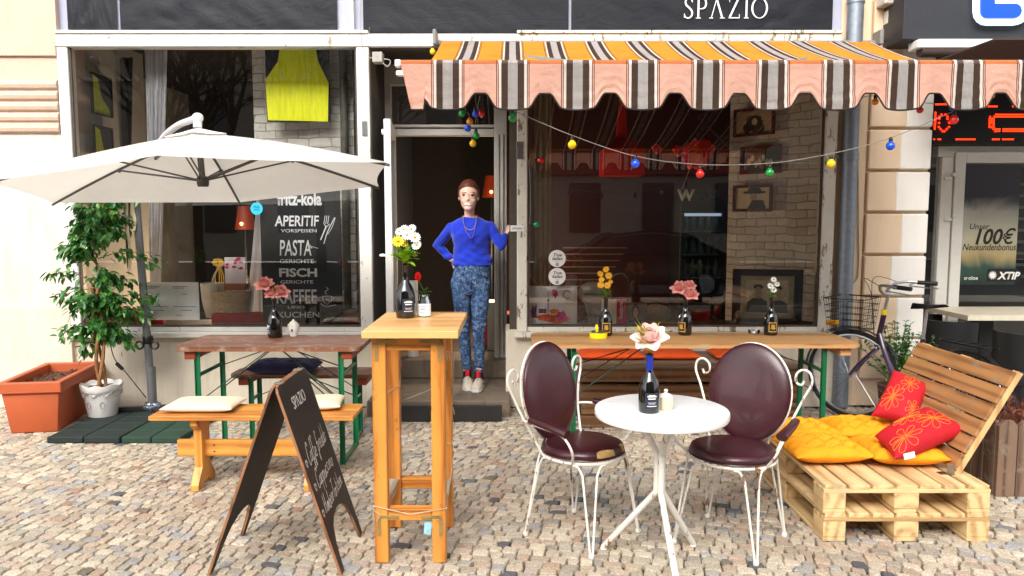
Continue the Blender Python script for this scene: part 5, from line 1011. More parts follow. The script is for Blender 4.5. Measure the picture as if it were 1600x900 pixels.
t1 = bottle(G(634, 496, 1.086), 'large dark bottle with navy label on the tall bar table', 1.02, 'navy', rot=25)
bunch(t1, 'white daisies and a yellow bloom in the bottle on the bar table', [('daisy', 631, 359, .027, 0), ('daisy', 643, 358, .026, .01), ('daisy', 636, 367, .03, -.02), ('daisy', 648, 371, .03, -.03), ('daisy', 651, 383, .026, -.03), ('daisy', 624, 362, .022, 0), ('yellow', 622, 377, .032, -.03), ('yellow', 631, 380, .022, -.01)], (46, .085, .034, plain('leaf_bright', '#86b020', .5, var=.25, scale=40), 1.2), LEAFG)
t2 = bottle(G(430, 527, .771), 'dark bottle standing on the short brown table', 1.02, 'navy', rot=-50)
bunch(t2, 'three salmon roses in the bottle on the short brown table', [('pink', 413, 440, .062, -.02), ('pink', 424, 456, .045, -.03), ('pink', 438, 452, .06, 0)], (7, .06, .03, LEAFY, .9), LEAFG)
t3 = bottle(G(946, 524, .771), 'dark gold labelled bottle beside the yellow ashtray', .98, 'gold')
bunch(t3, 'amber yellow flower spray in the bottle beside the yellow ashtray', [('mari', 947, 421, .024, 0), ('mari', 938, 428, .024, -.01), ('mari', 951, 431, .026, -.01), ('mari', 940, 437, .022, -.02), ('mari', 939, 445, .026, -.02), ('mari', 949, 446, .026, -.02), ('mari', 954, 440, .018, 0)], (16, .07, .03, plain('leaf_olive', '#6e8a1c', .5, var=.3), .8), LEAFG)
t4 = bottle(G(1070, 523, .771), 'dark gold labelled bottle in the middle of the long pale table', .98, 'gold', rot=-45)
bunch(t4, 'pink roses in the bottle in the middle of the long pale table', [('pink', 1062, 446, .06, 0), ('pink', 1077, 443, .045, 0), ('pink', 1078, 456, .058, -.03)], (7, .07, .035, LEAFY, 1), LEAFG)
t5 = bottle(G(1204, 523, .771), 'dark gold labelled bottle near the right end of the long pale table', .98, 'gold')
bunch(t5, 'small white lilies in the bottle in front of the framed couple portrait', [('lily', 1209, 437, .022, 0), ('lily', 1204, 447, .024, -.02), ('lily', 1214, 444, .02, 0), ('lily', 1209, 453, .022, -.02)], (22, .06, .012, plain('leaf_bright', ''), 1), LEAFG)
t6 = bottle(G(1014, 643, .732), 'dark bottle with blue neck foil on the white round table', .98, 'navy', True, rot=5)
bunch(t6, 'big pale pink peony in the bottle on the white round table', [('pale', 1016, 519, .075, 0)], (18, .13, .035, plain('leaf_gold', '#b3ac2a', .5, var=.3, scale=30), .45), LEAFG)
# jar with tulip
c = G(663, 494, 1.086); root = thing('glass_jar', c, 'small clear jar wrapped in white paper on the bar table', 'jar'); JG = glassmat('jar_glass', .16)
bm = BM(); lathe(bm, [(.0, .001), (.03, .0), (.033, .006), (.033, .075), (.026, .09), (.026, .105), (.029, .106), (.029, .112), (.024, .112), (.024, .09), (.031, .074), (.031, .008), (0, .004)], 28, c); mk('jar_glass', bm, JG, root, True)
bm = BM(); curved_label(bm, c, .0337, .004, .066, R(-175), R(-5), 16); lathe(bm, [(.0, .005), (.028, .005), (.028, .06), (0, .06)], 20, c); lbj = mk('paper_wrap', bm, plain('paper_white_jar', '#e6e8ea', .8, var=.1, scale=70), root)
bm = BM(); 
for z, w_ in ((.05, .5), (.043, .3), (.036, .45), (.02, .35)): curved_label(bm, c, .0342, z, z+.003, R(-95)-w_, R(-95)+w_, 6)
mk('print', bm, plain('grey_blue_ink', '#5a6a90', .8), lbj)
root = thing('tulip', c+Vector((0, 0, .06)), 'single red tulip standing in the small jar on the bar table', 'flower'); P = W(653, 437, c.y); bm = BM(); tube(bm, smooth_path([c+Vector((0, 0, .06)), c+Vector((0, 0, .12)), P]), .002, 6); mk('stem', bm, LEAFG, root, True)
bm = BM()
for i in range(6): a = i*math.pi/3; petal(bm, P-Vector((0, 0, .006)), (math.cos(a)*.55, math.sin(a)*.55, 1), (-math.cos(a), -math.sin(a), .3), .042, .034, .35)
mk('bloom', bm, plain('petal_red', '#d0140e', .45), root, True); bm = BM()
for s in (-1, .2, 1): petal(bm, c+Vector((0, 0, .115)), (s, -.2, .45), Z, .045, .026, -.2)
mk('leaves', bm, LEAFG, root, True)
# sugar pots, ashtrays
POR = plain('porcelain', '#e4e0d4', .2, var=.03, bmp=0)
c = G(1040, 639, .732); root = thing('sugar_pot', c, 'cream lidded pot beside the blue necked bottle', 'pot'); bm = BM(); lathe(bm, [(0, 0), (.03, 0), (.033, .008), (.034, .04), (.03, .05), (0, .05)], 28, c); mk('pot_body', bm, plain('cream_ceramic', '#d8cdae', .3), root, True); bm = BM(); lathe(bm, [(.031, .05), (.032, .056), (.022, .068), (.007, .073), (.006, .077), (.01, .083), (.006, .09), (0, .091)], 24, c); mk('lid', bm, POR, root, True)
c = G(459, 525, .771); root = thing('sugar_pot', c, 'white porcelain sugar pot with lid and handle on the short brown table', 'pot'); bm = BM(); lathe(bm, [(0, 0), (.024, 0), (.026, .01), (.042, .055), (.038, .075), (.0, .075)], 24, c); mk('pot_body', bm, POR, root, True); bm = BM(); lathe(bm, [(.04, .076), (.02, .1), (.006, .108), (.006, .115), (0, .12)], 20, c); mk('lid', bm, POR, root, True); bm = BM(); tube(bm, smooth_path([c+Vector((-.038, 0, .06)), c+Vector((-.062, 0, .055)), c+Vector((-.06, 0, .03)), c+Vector((-.03, 0, .02))]), .004, 6); mk('handle', bm, POR, root, True)
bm = BM(); prism(bm, blob(0, 0, .008, .011, 8, .4, 3), (c.x, c.y-.0405, c.z+.045), X, Z, .001); mk('emblem', bm, plain('cobalt', '#1c3a90', .5), root)
c = G(935, 528, .771); root = thing('ashtray', c, 'round yellow ashtray at the left end of the long pale table', 'ashtray'); bm = BM(); lathe(bm, [(0, 0), (.056, 0), (.06, .004), (.06, .036), (.054, .038), (.05, .012), (0, .01)], 32, c); mk('bowl', bm, plain('melamine_yellow', '#f0d800', .35, var=.03), root, True)
bm = BM(); lathe(bm, [(.049, .012), (.049, .046), (.045, .046), (.044, .012)], 32, c); mk('metal_rim', bm, CHROME, root, True); bm = BM(); box(bm, c.x-.018, c.x+.0, c.y+.02, c.y+.035, c.z+.03, c.z+.088, .003); mk('snuffer', bm, plain('melamine_yellow', ''), root)
c = G(1178, 521, .771); bm = BM(); lathe(bm, [(0, .003), (.035, 0), (.04, .005), (.042, .025), (.036, .025), (.032, .008), (0, .008)], 24, c); o = mk('ashtray', bm, JG, None, True); tag(o, 'small clear glass ashtray beside the bottle with white lilies', 'ashtray')
# ---------------- cushions ----------------
def pad(name, c, w, d, h, m, rz=0, tuft=0, tilt=(0, 0), n=28, lab='', cat='cushion', gr=None, seed=0):
    rn = random.Random(seed); b = BM(); rows = {}
    tp = [(i, j) for i in (-.5, 0, .5) for j in (-.5, 0, .5)] if tuft == 3 else [(0, 0)] if tuft == 1 else [(i, j) for i in (-.36, .36) for j in (-.36, .36)] if tuft == 2 else []
    gr_ = [-.5, 0, .5] if tuft == 3 else []
    def P(u, v, s):
        e = 1-.0*(u*u*v*v); x = u*(1-.05*(1-abs(u)**2)*v*v*0-.045*(1-v*v)*-0); y = v
        cr = 1+.04*(abs(u)*abs(v))**2; pw = 3 if tuft == 3 else 5; f = max(0, (1-abs(u)**pw))**.55*max(0, (1-abs(v)**pw))**.55
        z = .5*h*f*s
        if s > 0:
            for (a, q) in tp: dd = math.hypot(u-a, v-q); z -= h*.62*math.exp(-(dd/.13)**2)
            for a in gr_: z -= h*.13*(math.exp(-((u-a)/.05)**2)*(1-v*v)+math.exp(-((v-a)/.05)**2)*(1-u*u))
            if tuft: z += h*.02*math.sin(u*9+seed)*math.sin(v*8)+h*.03*math.sin(math.atan2(v, u)*17+seed)*min(1, math.hypot(u, v))**2
            else: z += h*.03*math.sin(u*4+seed)*math.sin(v*3+seed)
        return Vector((x*w/2*cr, y*d/2*cr, z+h/2))
    for s in (1, -1):
        for i in range(n+1):
            for j in range(n+1):
                u, v = math.sin((i/n-.5)*math.pi), math.sin((j/n-.5)*math.pi)
                if s < 0 and (i in (0, n) or j in (0, n)): rows[(s, i, j)] = rows[(1, i, j)]
                else: rows[(s, i, j)] = b.verts.new(P(u, v, s))
    for s in (1, -1):
        for i in range(n):
            for j in range(n): f = [rows[(s, i, j)], rows[(s, i+1, j)], rows[(s, i+1, j+1)], rows[(s, i, j+1)]]; b.faces.new(f if s > 0 else f[::-1])
    b.transform(Matrix.Translation(c) @ Matrix.Rotation(rz, 4, 'Z') @ Matrix.Rotation(tilt[0], 4, 'X') @ Matrix.Rotation(tilt[1], 4, 'Y')); o = mk(name, b, m, None, True, 70); return tag(o, lab, cat, gr)
CLO = plain('cloth_cream', '#ddcfb4', .9, var=.08, bmp=.5, fine=300)
c = G(320, 638, .45); c.z = .449; pad('seat_cushion', c, .40, .27, .055, CLO, .0, 0, lab='flat cream cushion on the left part of the pine bench', gr='cream cushions on the pine bench', seed=1)
c = G(487, 635, .45); c.z = .449; pad('seat_cushion', c, .36, .27, .055, CLO, .1, 0, lab='cream cushion on the right part of the pine bench, half hidden by the chalk board', gr='cream cushions on the pine bench', seed=2)
NAVY = plain('cloth_navy', '#26284e', .9, var=.2, bmp=.6, fine=200); c = G(446, 577, .5); c.z = .482; pad('seat_cushion', c, .46, .26, .09, NAVY, .0, 2, lab='puffy navy blue cushion on the worn brown bench', seed=3)
ORC = plain('cloth_orange', '#e2500a', .85, var=.06, bmp=.4, fine=250)
for k, (a, b_) in enumerate(((905, 1003), (1011, 1088), (1112, 1190))):
    yb_ = 5.98; x0, x1 = W(a, 550, yb_).x, W(b_, 550, yb_).x; pad('seat_cushion', Vector(((x0+x1)/2, yb_, .482)), x1-x0, .3, .06, ORC, 0, 0, lab=['orange cushion at the left end of the plank bench', 'orange cushion in the middle of the plank bench, above the peony', 'orange cushion on the plank bench, partly behind the right chair'][k], gr='orange cushions on the plank bench', seed=k)
# ---------------- pallet seat ----------------
PAL = lambda ax: wood('pallet', '#dcbc88', '#b08a58', ax, .75, .12, '#a8977a'); BR = lambda ax: wood('pallet_back', '#a87848', '#6f4526', ax, .65, .1)
fl = G(1285, 845); frt = G(1547, 847); y0 = (fl.y+frt.y)/2; x0, x1 = fl.x, frt.x; DEP = 1.2
root = thing('pallet_sofa', ((x0+x1)/2, y0+.6, 0), 'lounge seat of two stacked wooden pallets with a leaning slatted back', 'seat')
def pallet(z, ox, nb):
    a, b_ = x0+ox, x1+ox; w = b_-a; p = []
    for xx in (a, (a+b_)/2-.06, b_-.11):
        for yy in (y0, y0+DEP/2-.07, y0+DEP-.14): b = BM(); box(b, xx, xx+(.11 if xx != (a+b_)/2-.06 else .12), yy, yy+.13, z+.020, z+.100, .004); mk('block', b, PAL('y'), root)
        b = BM(); box(b, xx, xx+.11, y0+.002, y0+DEP-.01, z+.0, z+.019, .002); mk('bottom_board', b, PAL('y'), root)
    for yy in (y0, y0+DEP/2-.07, y0+DEP-.14): b = BM(); box(b, a, b_, yy, yy+.13, z+.1005, z+.1195, .002); mk('cross_board', b, PAL('x'), root)
    pitch = w/nb
    for k in range(nb): b = BM(); r = random.uniform(-.004, .004); box(b, a+pitch*k+.007, a+pitch*(k+1)-.009, y0+r, y0+DEP+r, z+.120, z+.141, .002); mk('deck_board', b, PAL('y'), root)
pallet(0, 0, 7); pallet(.1425, -.005, 7)
ztop = .2835
# backrest: hinge near at px 1485,740 ; top near (1588,575) ; far (1435,535)
hb = G(1488, 742, ztop); tn = W(1586, 578, hb.y+.02); ex = (tn-hb); ex.y = 0; Hh = ex.length; ev = ex.normalized(); yA, yB = hb.y, hb.y+.92
bk = thing('tmp', (0, 0, 0), 'x', 'x'); bpy.data.objects.remove(bk)
nrm = ev.cross(Y).normalized()
nbrd = 6
for k in range(nbrd):
    f0, f1 = .03+k*(Hh-.03)/nbrd, .03+(k+1)*(Hh-.03)/nbrd-.010; b = BM(); mid = hb+ev*((f0+f1)/2); beam(b, (mid.x, yA+.005, mid.z), (mid.x, yB, mid.z), (f1-f0), .018, up=nrm, bev=.002); mk('back_slat', b, BR('y'), root)
for yy in (yA+.03, (yA+yB)/2, yB-.05): b = BM(); s = hb+ev*.0+nrm*(-.026); s.y = yy; e2 = s+ev*Hh; beam(b, s, e2, .045 if yy == yA+.03 else .09, .03, up=nrm, bev=.002); mk('back_batten', b, wood('pallet_pale', '#d6b079', '#a98150', 'z', .6), root)
bm = BM(); box(bm, hb.x-.03, hb.x+.01, yA-.004, yA-.001, ztop-.03, ztop+.05, .0008); box(bm, hb.x-.06, hb.x-.02, yA+.0, yA+.04, ztop+.001, ztop+.004, .0008); mk('metal_bracket', bm, CHROME, root)
bm = BM(); 
for s in (-.1, .1): pass
bm.free()
YEL = plain('cloth_yellow', '#ee9600', .8, var=.08, bmp=.5, fine=60, scale=6)
for k, (a, c_, wx, dy, rz, lb) in enumerate(((1283, 703, .40, .35, .05, 'tufted yellow cushion at the front left of the pallet seat'), (1403, 706, .37, .35, -.06, 'tufted yellow cushion at the front right of the pallet seat, under the red pillow'), (1248, 676, .38, .34, .08, 'tufted yellow cushion at the rear left of the pallet seat, beside the chair'), (1348, 672, .38, .34, -.05, 'tufted yellow cushion at the rear right of the pallet seat'))):
    c = G(a, c_, .33); c.z = .286; pad('yellow_cushion', c, wx, dy, .12, YEL, rz, 3, lab=lb, gr='yellow cushions on the pallet seat', seed=k*3+1, n=36)
RP = plain('cloth_red', '#b8081c', .8, var=.08, bmp=.4, fine=120); OE = plain('embroidery', '#f0801a', .6)
def pillow(cs, th, lab, flowers):
    TL, TR, BR_, BL = cs; n = 26; c0 = (TL+TR+BR_+BL)/4; nm = (TR-BL).cross(BR_-TL).normalized()
    if nm.dot(Vector((0, 0, CZ))-c0) < 0: nm = -nm
    def P(u, v, s=1, o=0):
        a = u*2-1; b_ = v*2-1; pin = .07*(1-b_*b_)*a; pin2 = .07*(1-a*a)*b_; uu = (a-pin)/2+.5; vv = (b_-pin2)/2+.5
        q = TL.lerp(TR, uu).lerp(BL.lerp(BR_, uu), vv); f = (max(0, 1-a*a)*max(0, 1-b_*b_))**.42; f += .05*math.sin(a*6)*math.sin(b_*5)*f
        return q+nm*(s*th*f+o)
    root = thing('red_pillow', c0-Vector((0, 0, .15)), lab, 'pillow', 'red embroidered pillows on the pallet seat'); b = BM(); V = {}
    for s in (1, -1):
        for i in range(n+1):
            for j in range(n+1):
                if s < 0 and (i in (0, n) or j in (0, n)): V[s, i, j] = V[1, i, j]
                else: V[s, i, j] = b.verts.new(P(i/n, j/n, s))
    for s in (1, -1):
        for i in range(n):
            for j in range(n): f = [V[s, i, j], V[s, i+1, j], V[s, i+1, j+1], V[s, i, j+1]]; b.faces.new(f if s > 0 else f[::-1])
    cv = mk('cover', b, RP, root, True, 80); b = BM()
    for (fu, fv, fr, k, ph) in flowers:
        for i in range(k):
            a = ph+2*math.pi*i/k; pts = []
            for t in range(13):
                tt = t/12*2*math.pi; r = fr*(.5-.5*math.cos(tt))+.015; sw = .30*math.sin(tt); pts.append(P(min(.98, max(.02, fu+r*math.cos(a+sw))), min(.98, max(.02, fv+r*math.sin(a+sw))), 1, .0008))
            tube(b, pts, .0016, 5)
    mk('embroidery', b, OE, cv, True); return root
pillow([W(1396, 577, 4.52), W(1456, 603, 4.42), W(1428, 664, 4.22), W(1360, 650, 4.36)], .07, 'red pillow with orange flower stitching, the rear one leaning on the slatted back', [(.55, .25, .22, 7, .2), (.3, .65, .26, 8, 0), (.85, .75, .16, 6, .5)])
pp = pillow([W(1366, 682, 3.98), W(1448, 636, 4.2), W(1514, 672, 3.92), W(1398, 718, 3.74)], .075, 'red pillow with orange flowers and a white tag, the front one lying on yellow cushions', [(.45, .25, .22, 8, 0), (.72, .62, .25, 8, .3), (.2, .75, .24, 7, .2)])
q = W(1421, 712, 3.71); bm = BM(); t = BM(); box(t, -.028, .028, -.0005, .0005, -.016, .016); merge(bm, t, Matrix.Translation(q) @ Matrix.Rotation(R(-14), 4, 'Y')); mk('care_tag', bm, WHITE, pp)
# ---------------- terracotta planter ----------------
TER = plain('terracotta', '#b4562e', .55, var=.07, scale=6, bmp=.2)
c1 = G(76, 680); an = R(9); root = thing('terracotta_planter', (c1.x-.2, c1.y+.35, 0), 'long empty terracotta coloured plastic planter at the left edge', 'planter')
Lw, Ld, Ht = .40, .80, .385
def trap(b, w0, d0, w1, d1, z0, z1, bev=.012):
    t = BM(); V = [t.verts.new((sx*w/2, sy*d/2, z)) for z, w, d in ((z0, w0, d0), (z1, w1, d1)) for sx, sy in ((-1, -1), (1, -1), (1, 1), (-1, 1))]
    t.faces.new(V[:4][::-1]); t.faces.new(V[4:])
    for i in range(4): t.faces.new((V[i], V[(i+1) % 4], V[4+(i+1) % 4], V[4+i]))
    if bev: bmesh.ops.bevel(t, geom=t.edges[:], offset=bev, segments=2, affect='EDGES', profile=.5)
    merge(b, t)
def place(b): b.transform(Matrix.Translation((c1.x-.2, c1.y+.42, 0)) @ Matrix.Rotation(an, 4, 'Z'))
bm = BM(); trap(bm, Lw-.08, Ld-.08, Lw-.01, Ld-.01, 0, Ht-.08); place(bm); mk('planter_body', bm, TER, root, True)
bm = BM()
for (a, b_, c_, d_) in ((-Lw/2-.02, Lw/2+.02, -Ld/2-.02, -Ld/2+.03), (-Lw/2-.02, Lw/2+.02, Ld/2-.03, Ld/2+.02), (-Lw/2-.02, -Lw/2+.03, -Ld/2+.0301, Ld/2-.0301), (Lw/2-.03, Lw/2+.02, -Ld/2+.0301, Ld/2-.0301)): box(bm, a, b_, c_, d_, Ht-.079, Ht, .006)
place(bm); mk('rim', bm, TER, root)
bm = BM(); box(bm, -Lw/2+.03, Lw/2-.03, -Ld/2+.03, Ld/2-.03, Ht-.0795, Ht-.07); 
for i in range(60): x_, y_ = random.uniform(-.15, .15), random.uniform(-.35, .35); tube(bm, [(x_, y_, Ht-.07), (x_+random.uniform(-.05, .05), y_+random.uniform(-.05, .05), Ht-.05)], .006, 5)
place(bm); mk('soil', bm, plain('dry_soil', '#5a3a26', .95, var=.4, scale=40, bmp=.8), root)
# mats
MG = plain('rubber_green', '#1f3a2c', .8, var=.25, scale=12, bmp=.8); MB_ = plain('rubber_black_green', '#1a2622', .8, var=.3, scale=12, bmp=.8)
a, b_, c_ = G(72, 693), G(188, 693), G(283, 693); y0_ = a.y
for (xa, xb, mm, lb) in ((a.x, b_.x-.004, MB_, 'darker rubber paving mat under the ficus pot'), (b_.x+.004, c_.x, MG, 'green rubber paving mat under the parasol base, its front edge brown')):
    bm = BM(); nX = 2
    for i in range(nX):
        for j in range(4): box(bm, xa+(xb-xa)*i/nX+.003, xa+(xb-xa)*(i+1)/nX-.003, y0_+.19*j+.003, y0_+.19*(j+1)-.003, .0, .045, .006)
    o = mk('rubber_mat', bm, mm); tag(o, lb, 'mat', 'rubber mats under the parasol')
# ficus
pc = G(161, 648, .046); pc.z = .046; root = thing('ficus_pot', pc, 'white relief flower pot holding the ficus tree', 'flower pot')
bm = BM(); lathe(bm, [(0, 0), (.10, 0), (.105, .01), (.135, .19), (.145, .2), (.15, .225), (.152, .25), (.145, .252), (.13, .225), (.0, .21)], 36, pc)
for v in bm.verts:
    if v.co.z-pc.z > .22: v.co.z += .008*math.sin(math.atan2(v.co.y-pc.y, v.co.x-pc.x)*8)
mk('pot_body', bm, plain('white_ceramic', '#dcdad6', .4, var=.05), root, True)
bm = BM()
for i in range(10): a = i*.628; tube(bm, smooth_path([(pc.x+.141*math.cos(a+t*.15), pc.y+.141*math.sin(a+t*.15), pc.z+.18+.02*math.sin(t*2)) for t in range(5)]), .004, 5)
for a in (-1.9, -1.1): tube(bm, smooth_path([(pc.x+.127*math.cos(a+.12*math.cos(t)), pc.y+.127*math.sin(a+.12*math.cos(t)), pc.z+.1+.025*math.sin(t)) for t in [i*.7 for i in range(12)]]), .0022, 5)
mk('relief', bm, plain('relief_grey', '#a8a6a2', .5), root, True)
bm = BM(); lathe(bm, [(0, .212), (.128, .212), (.128, .222), (0, .228)], 24, pc); mk('soil', bm, plain('dark_soil', '#2a2018', .95), root)
FT = thing('ficus_tree', pc+Vector((0, 0, .22)), 'green ficus tree with braided stems growing from the white pot', 'tree')
BARK = plain('ficus_bark', '#8a5f38', .8, var=.3, scale=40, bmp=.6); bm = BM()
for k in range(3): tube(bm, smooth_path([(pc.x+.028*math.cos(k*2.1+z*7), pc.y+.028*math.sin(k*2.1+z*7), pc.z+.2+z) for z in [i*.08 for i in range(11)]]), .014, 8)
mk('trunk', bm, BARK, FT, True)
bm = BM(); lb = BM(); rn = random.Random(11); cx, cy = pc.x, pc.y
env = lambda z: .215*min(1, (z-.45)/.45+.25)*(1 if z < 1.75 else max(.25, 1-(z-1.75)*1.6))
def leaf(b, p, d, L, w):
    d = d.normalized(); s = d.cross(Z+Vector((rn.uniform(-.5, .5), rn.uniform(-.5, .5), 0))); s = s.normalized() if s.length > .05 else X; n_ = s.cross(d)
    pts = [(0, 0), (.25, .42), (.55, .5), (.82, .26), (1, 0)]; mid = []; l = []; r = []
    for t, q in pts: c = p+d*L*t-n_*L*.18*t*t; mid.append(b.verts.new(c)); l.append(b.verts.new(c-s*w*q+n_*w*q*.3) if 0 < q else None); r.append(b.verts.new(c+s*w*q+n_*w*q*.3) if 0 < q else None)
    for i in range(4):
        for sd in (l, r):
            f = [mid[i], mid[i+1]]+([sd[i+1]] if sd[i+1] else [])+([sd[i]] if sd[i] else []); b.faces.new(f)
stray = [(-1, .9, .30), (-1, 1.25, .27), (-1, .62, .28), (1, 1.22, .42), (1, .82, .42), (-1, 1.0, .36), (1, 1.6, .36), (1, .7, .36)]
tips = []
for i in range(58):
    z0 = .5+1.35*rn.random()**.9; a = rn.uniform(0, 6.28); tips.append((z0, a, env(z0+.2)*rn.uniform(.6, 1.1)))
for s, z, r in stray: tips.append((z, math.pi if s < 0 else 0, r))
for (z0, a, r) in tips:
    z0b = pc.z+z0; P0 = Vector((cx+.03*(z0-.5), cy, z0b)); P3 = P0+Vector((math.cos(a)*r, math.sin(a)*r*.75, rn.uniform(-.05, .12))); P2 = P0.lerp(P3, .55)+Vector((0, 0, .07)); path = smooth_path([P0, P2, P3], 6); tube(bm, path, .0035, 5)
    for q in path[3:]:
        for _ in range(4):
            d = Vector((math.cos(a)*.5+rn.uniform(-.8, .8), math.sin(a)*.5+rn.uniform(-.8, .8), rn.uniform(-1.1, .15))); leaf(lb, q+Vector((rn.uniform(-.04, .04), rn.uniform(-.04, .04), rn.uniform(-.04, .04))), d, rn.uniform(.055, .085), rn.uniform(.028, .04))
m, t, p = mat('ficus_leaf'); co = coords(t); c_ = ramp(t, noise(t, co, 16, 3), [(.3, hexc('#1f4a1e')), (.52, hexc('#35722e')), (.7, hexc('#7aa548'))]); t.links.new(c_, p.inputs['Base Color']); p.inputs['Roughness'].default_value = .35
tl = N(t, 'ShaderNodeBsdfTranslucent'); t.links.new(c_, tl.inputs[0]); mx = N(t, 'ShaderNodeMixShader'); mx.inputs[0].default_value = .2; t.links.new(p.outputs[0], mx.inputs[1]); t.links.new(tl.outputs[0], mx.inputs[2]); t.links.new(mx.outputs[0], t.nodes['Material Output'].inputs[0]); FLEAF = m
mk('branches', bm, BARK, FT, True); mk('foliage', lb, FLEAF, FT)
# ---------------- parasol ----------------
CANV = plain('parasol_canvas', '#f2f0ec', .85, var=.03, bmp=.3, fine=200)
tl = CANV.node_tree; pp_ = tl.nodes['Principled BSDF']; tr_n = N(tl, 'ShaderNodeBsdfTranslucent'); tr_n.inputs[0].default_value = (.8, .77, .7, 1); mx = N(tl, 'ShaderNodeMixShader'); mx.inputs[0].default_value = .25; tl.links.new(pp_.outputs[0], mx.inputs[1]); tl.links.new(tr_n.outputs[0], mx.inputs[2]); tl.links.new(mx.outputs[0], tl.nodes['Material Output'].inputs[0])
GM = plain('parasol_grey', '#6e7073', .4, metal=.4, var=.08); DG = plain('rib_grey', '#55544f', .45, metal=.3)
base = G(239, 640, .05); base.z = .046; apex = W(309, 207, 4.8); hub = W(317, 283, 4.8)
root = thing('cantilever_parasol', base, 'off white cantilever parasol on a grey pole, open over the short brown table', 'parasol')
tips = [W(243, 243, 3.75), W(608, 254, 4.25), W(592, 291, 5.25), W(375, 316, 5.9), W(82, 317, 5.6), W(-22, 283, 4.45)]
bm = BM(); nS = 14; nR_ = 12; k6 = len(tips); grid = []
for i in range(k6):
    A, B = tips[i], tips[(i+1) % k6]
    for s in range(nS):
        t = s/nS; col = []
        for r in range(nR_+1):
            f = r/nR_; e = A.lerp(B, t); ctr = A.lerp(B, .5); pull = 4*t*(1-t)
            e2 = e+(apex-e)*(.03*pull); P = apex.lerp(e2, f)+Vector((0, 0, .02*math.sin(math.pi*f)*(1-.6*pull)-.012*pull*f*f)); col.append(P)
        grid.append(col)
G_ = [[bm.verts.new(p) for p in col[1:]] for col in grid]; ap = bm.verts.new(apex)
for i in range(len(G_)):
    A, B = G_[i], G_[(i+1) % len(G_)]; bm.faces.new((ap, A[0], B[0]))
    for r in range(nR_-1): bm.faces.new((A[r], A[r+1], B[r+1], B[r]))
bmesh.ops.solidify(bm, geom=bm.faces[:], thickness=.002); mk('canopy', bm, CANV, root, True, 50)
bm = BM(); V = []
for i in range(48):
    a = 2*math.pi*i/48; g = grid[int(i/48*len(grid))]; P = g[2]+Vector((0, 0, .012)); V.append(P)
tp = bm.verts.new(apex+Vector((0, 0, .03))); vv = [bm.verts.new(p) for p in V]
mid = [bm.verts.new(apex.lerp(p, .5)+Vector((0, 0, .012))) for p in V]
for i in range(48): j = (i+1) % 48; bm.faces.new((tp, mid[i], mid[j])); bm.faces.new((mid[i], vv[i], vv[j], mid[j]))
mk('vent_cap', bm, CANV, root, True, 50)
for T in tips:
    b = BM(); i0 = tips.index(T); g = grid[i0*nS]; pts = [g[1]+Vector((0, 0, -.02))]+[q-Vector((0, 0, .014)) for q in g[2:]]; tube(b, pts, .0085, 8); rb = mk('rib', b, DG, root, True)
    b = BM(); m_ = g[6]-Vector((0, 0, .02)); d = (m_-hub); n_ = d.cross(Z).normalized()*.012
    bar(b, hub+n_, m_+n_, .007, .01); bar(b, hub-n_, m_-n_, .007, .01); ball(b, m_, .015, n=8); mk('strut', b, DG, rb)
bm = BM(); tube(bm, [hub-Vector((0, 0, .03)), apex+Vector((0, 0, .03))], .019, 12); lathe(bm, [(.03, -.035), (.036, -.02), (.036, .02), (.025, .03)], 16, hub); mk('hub', bm, DG, root, True)
ptop = Vector((base.x-.07, base.y, 1.95)); bm = BM(); tube(bm, [base, ptop], .030, 16); tube(bm, [base+Vector((0, 0, .0)), base+Vector((0, 0, .35))], .034, 16); mk('pole', bm, GM, root, True)
jn = W(309, 184, 4.8); bm = BM(); arm = smooth_path([ptop-Vector((0, 0, .1)), W(250, 222, 5.25), W(275, 198, 5.0), W(298, 188, 4.84), jn], 6); tube(bm, arm, .021, 12); mk('arm', bm, plain('arm_silver', '#b5b6b8', .35, var=.04), root, True)
bm = BM(); ball(bm, jn, .034, (1, 1, .9), 14); tube(bm, [jn, apex+Vector((0, 0, .03))], .026, 12); mk('arm_joint', bm, WHITE, root, True)
bm = BM(); zc = .62
lathe(bm, [(.036, -.03), (.041, -.02), (.041, .02), (.036, .03)], 16, base+Vector((-.015, 0, zc-.05))); 
for s in (-1, 1): c = base+Vector((s*.06-.01, -.03, zc-.09)); tube(bm, [(c.x+.03*math.cos(a), c.y, c.z+.03*math.sin(a)) for a in [2*math.pi*i/16 for i in range(16)]], .008, 6, True)
mk('crank', bm, BLACK, root, True)
bm = BM()
for (dx, L) in ((-.03, .62), (.02, .3)):
    s = Vector((base.x-.08+dx, base.y-.05, 1.78)); t = BM(); pts = [s+Vector((.004*math.sin(k), -.01*math.sin(k*.7), -L*k/10)) for k in range(11)]
    for A, B in zip(pts, pts[1:]): beam(t, A, B, .022, .002, up=(0, 1, 0), bev=0)
    merge(bm, t)
o = mk('strap', bm, plain('strap_beige', '#c4b496', .9), root)
bm = BM(); 
for a, L in ((R(200), .45), (R(20), .5), (R(110), .3), (R(-70), .35)): beam(bm, base+Vector((0, 0, .02)), base+Vector((math.cos(a)*L, math.sin(a)*L*.5, .02)), .05, .035, bev=.003)
mk('base_cross', bm, plain('base_metal', '#3a3c3e', .35, metal=.7), root)
bm = BM(); rn = random.Random(4); t = BM(); bmesh.ops.create_icosphere(t, subdivisions=3, radius=.06)
for v in t.verts: v.co *= 1+rn.uniform(-.12, .12)
merge(bm, t, Matrix.Translation(base+Vector((0, -.0, .03))) @ Matrix.Diagonal((1.1, 1, .75, 1))); mk('foil_wrap', bm, plain('foil', '#8a93a0', .25, metal=.8, var=.3, scale=60), root)
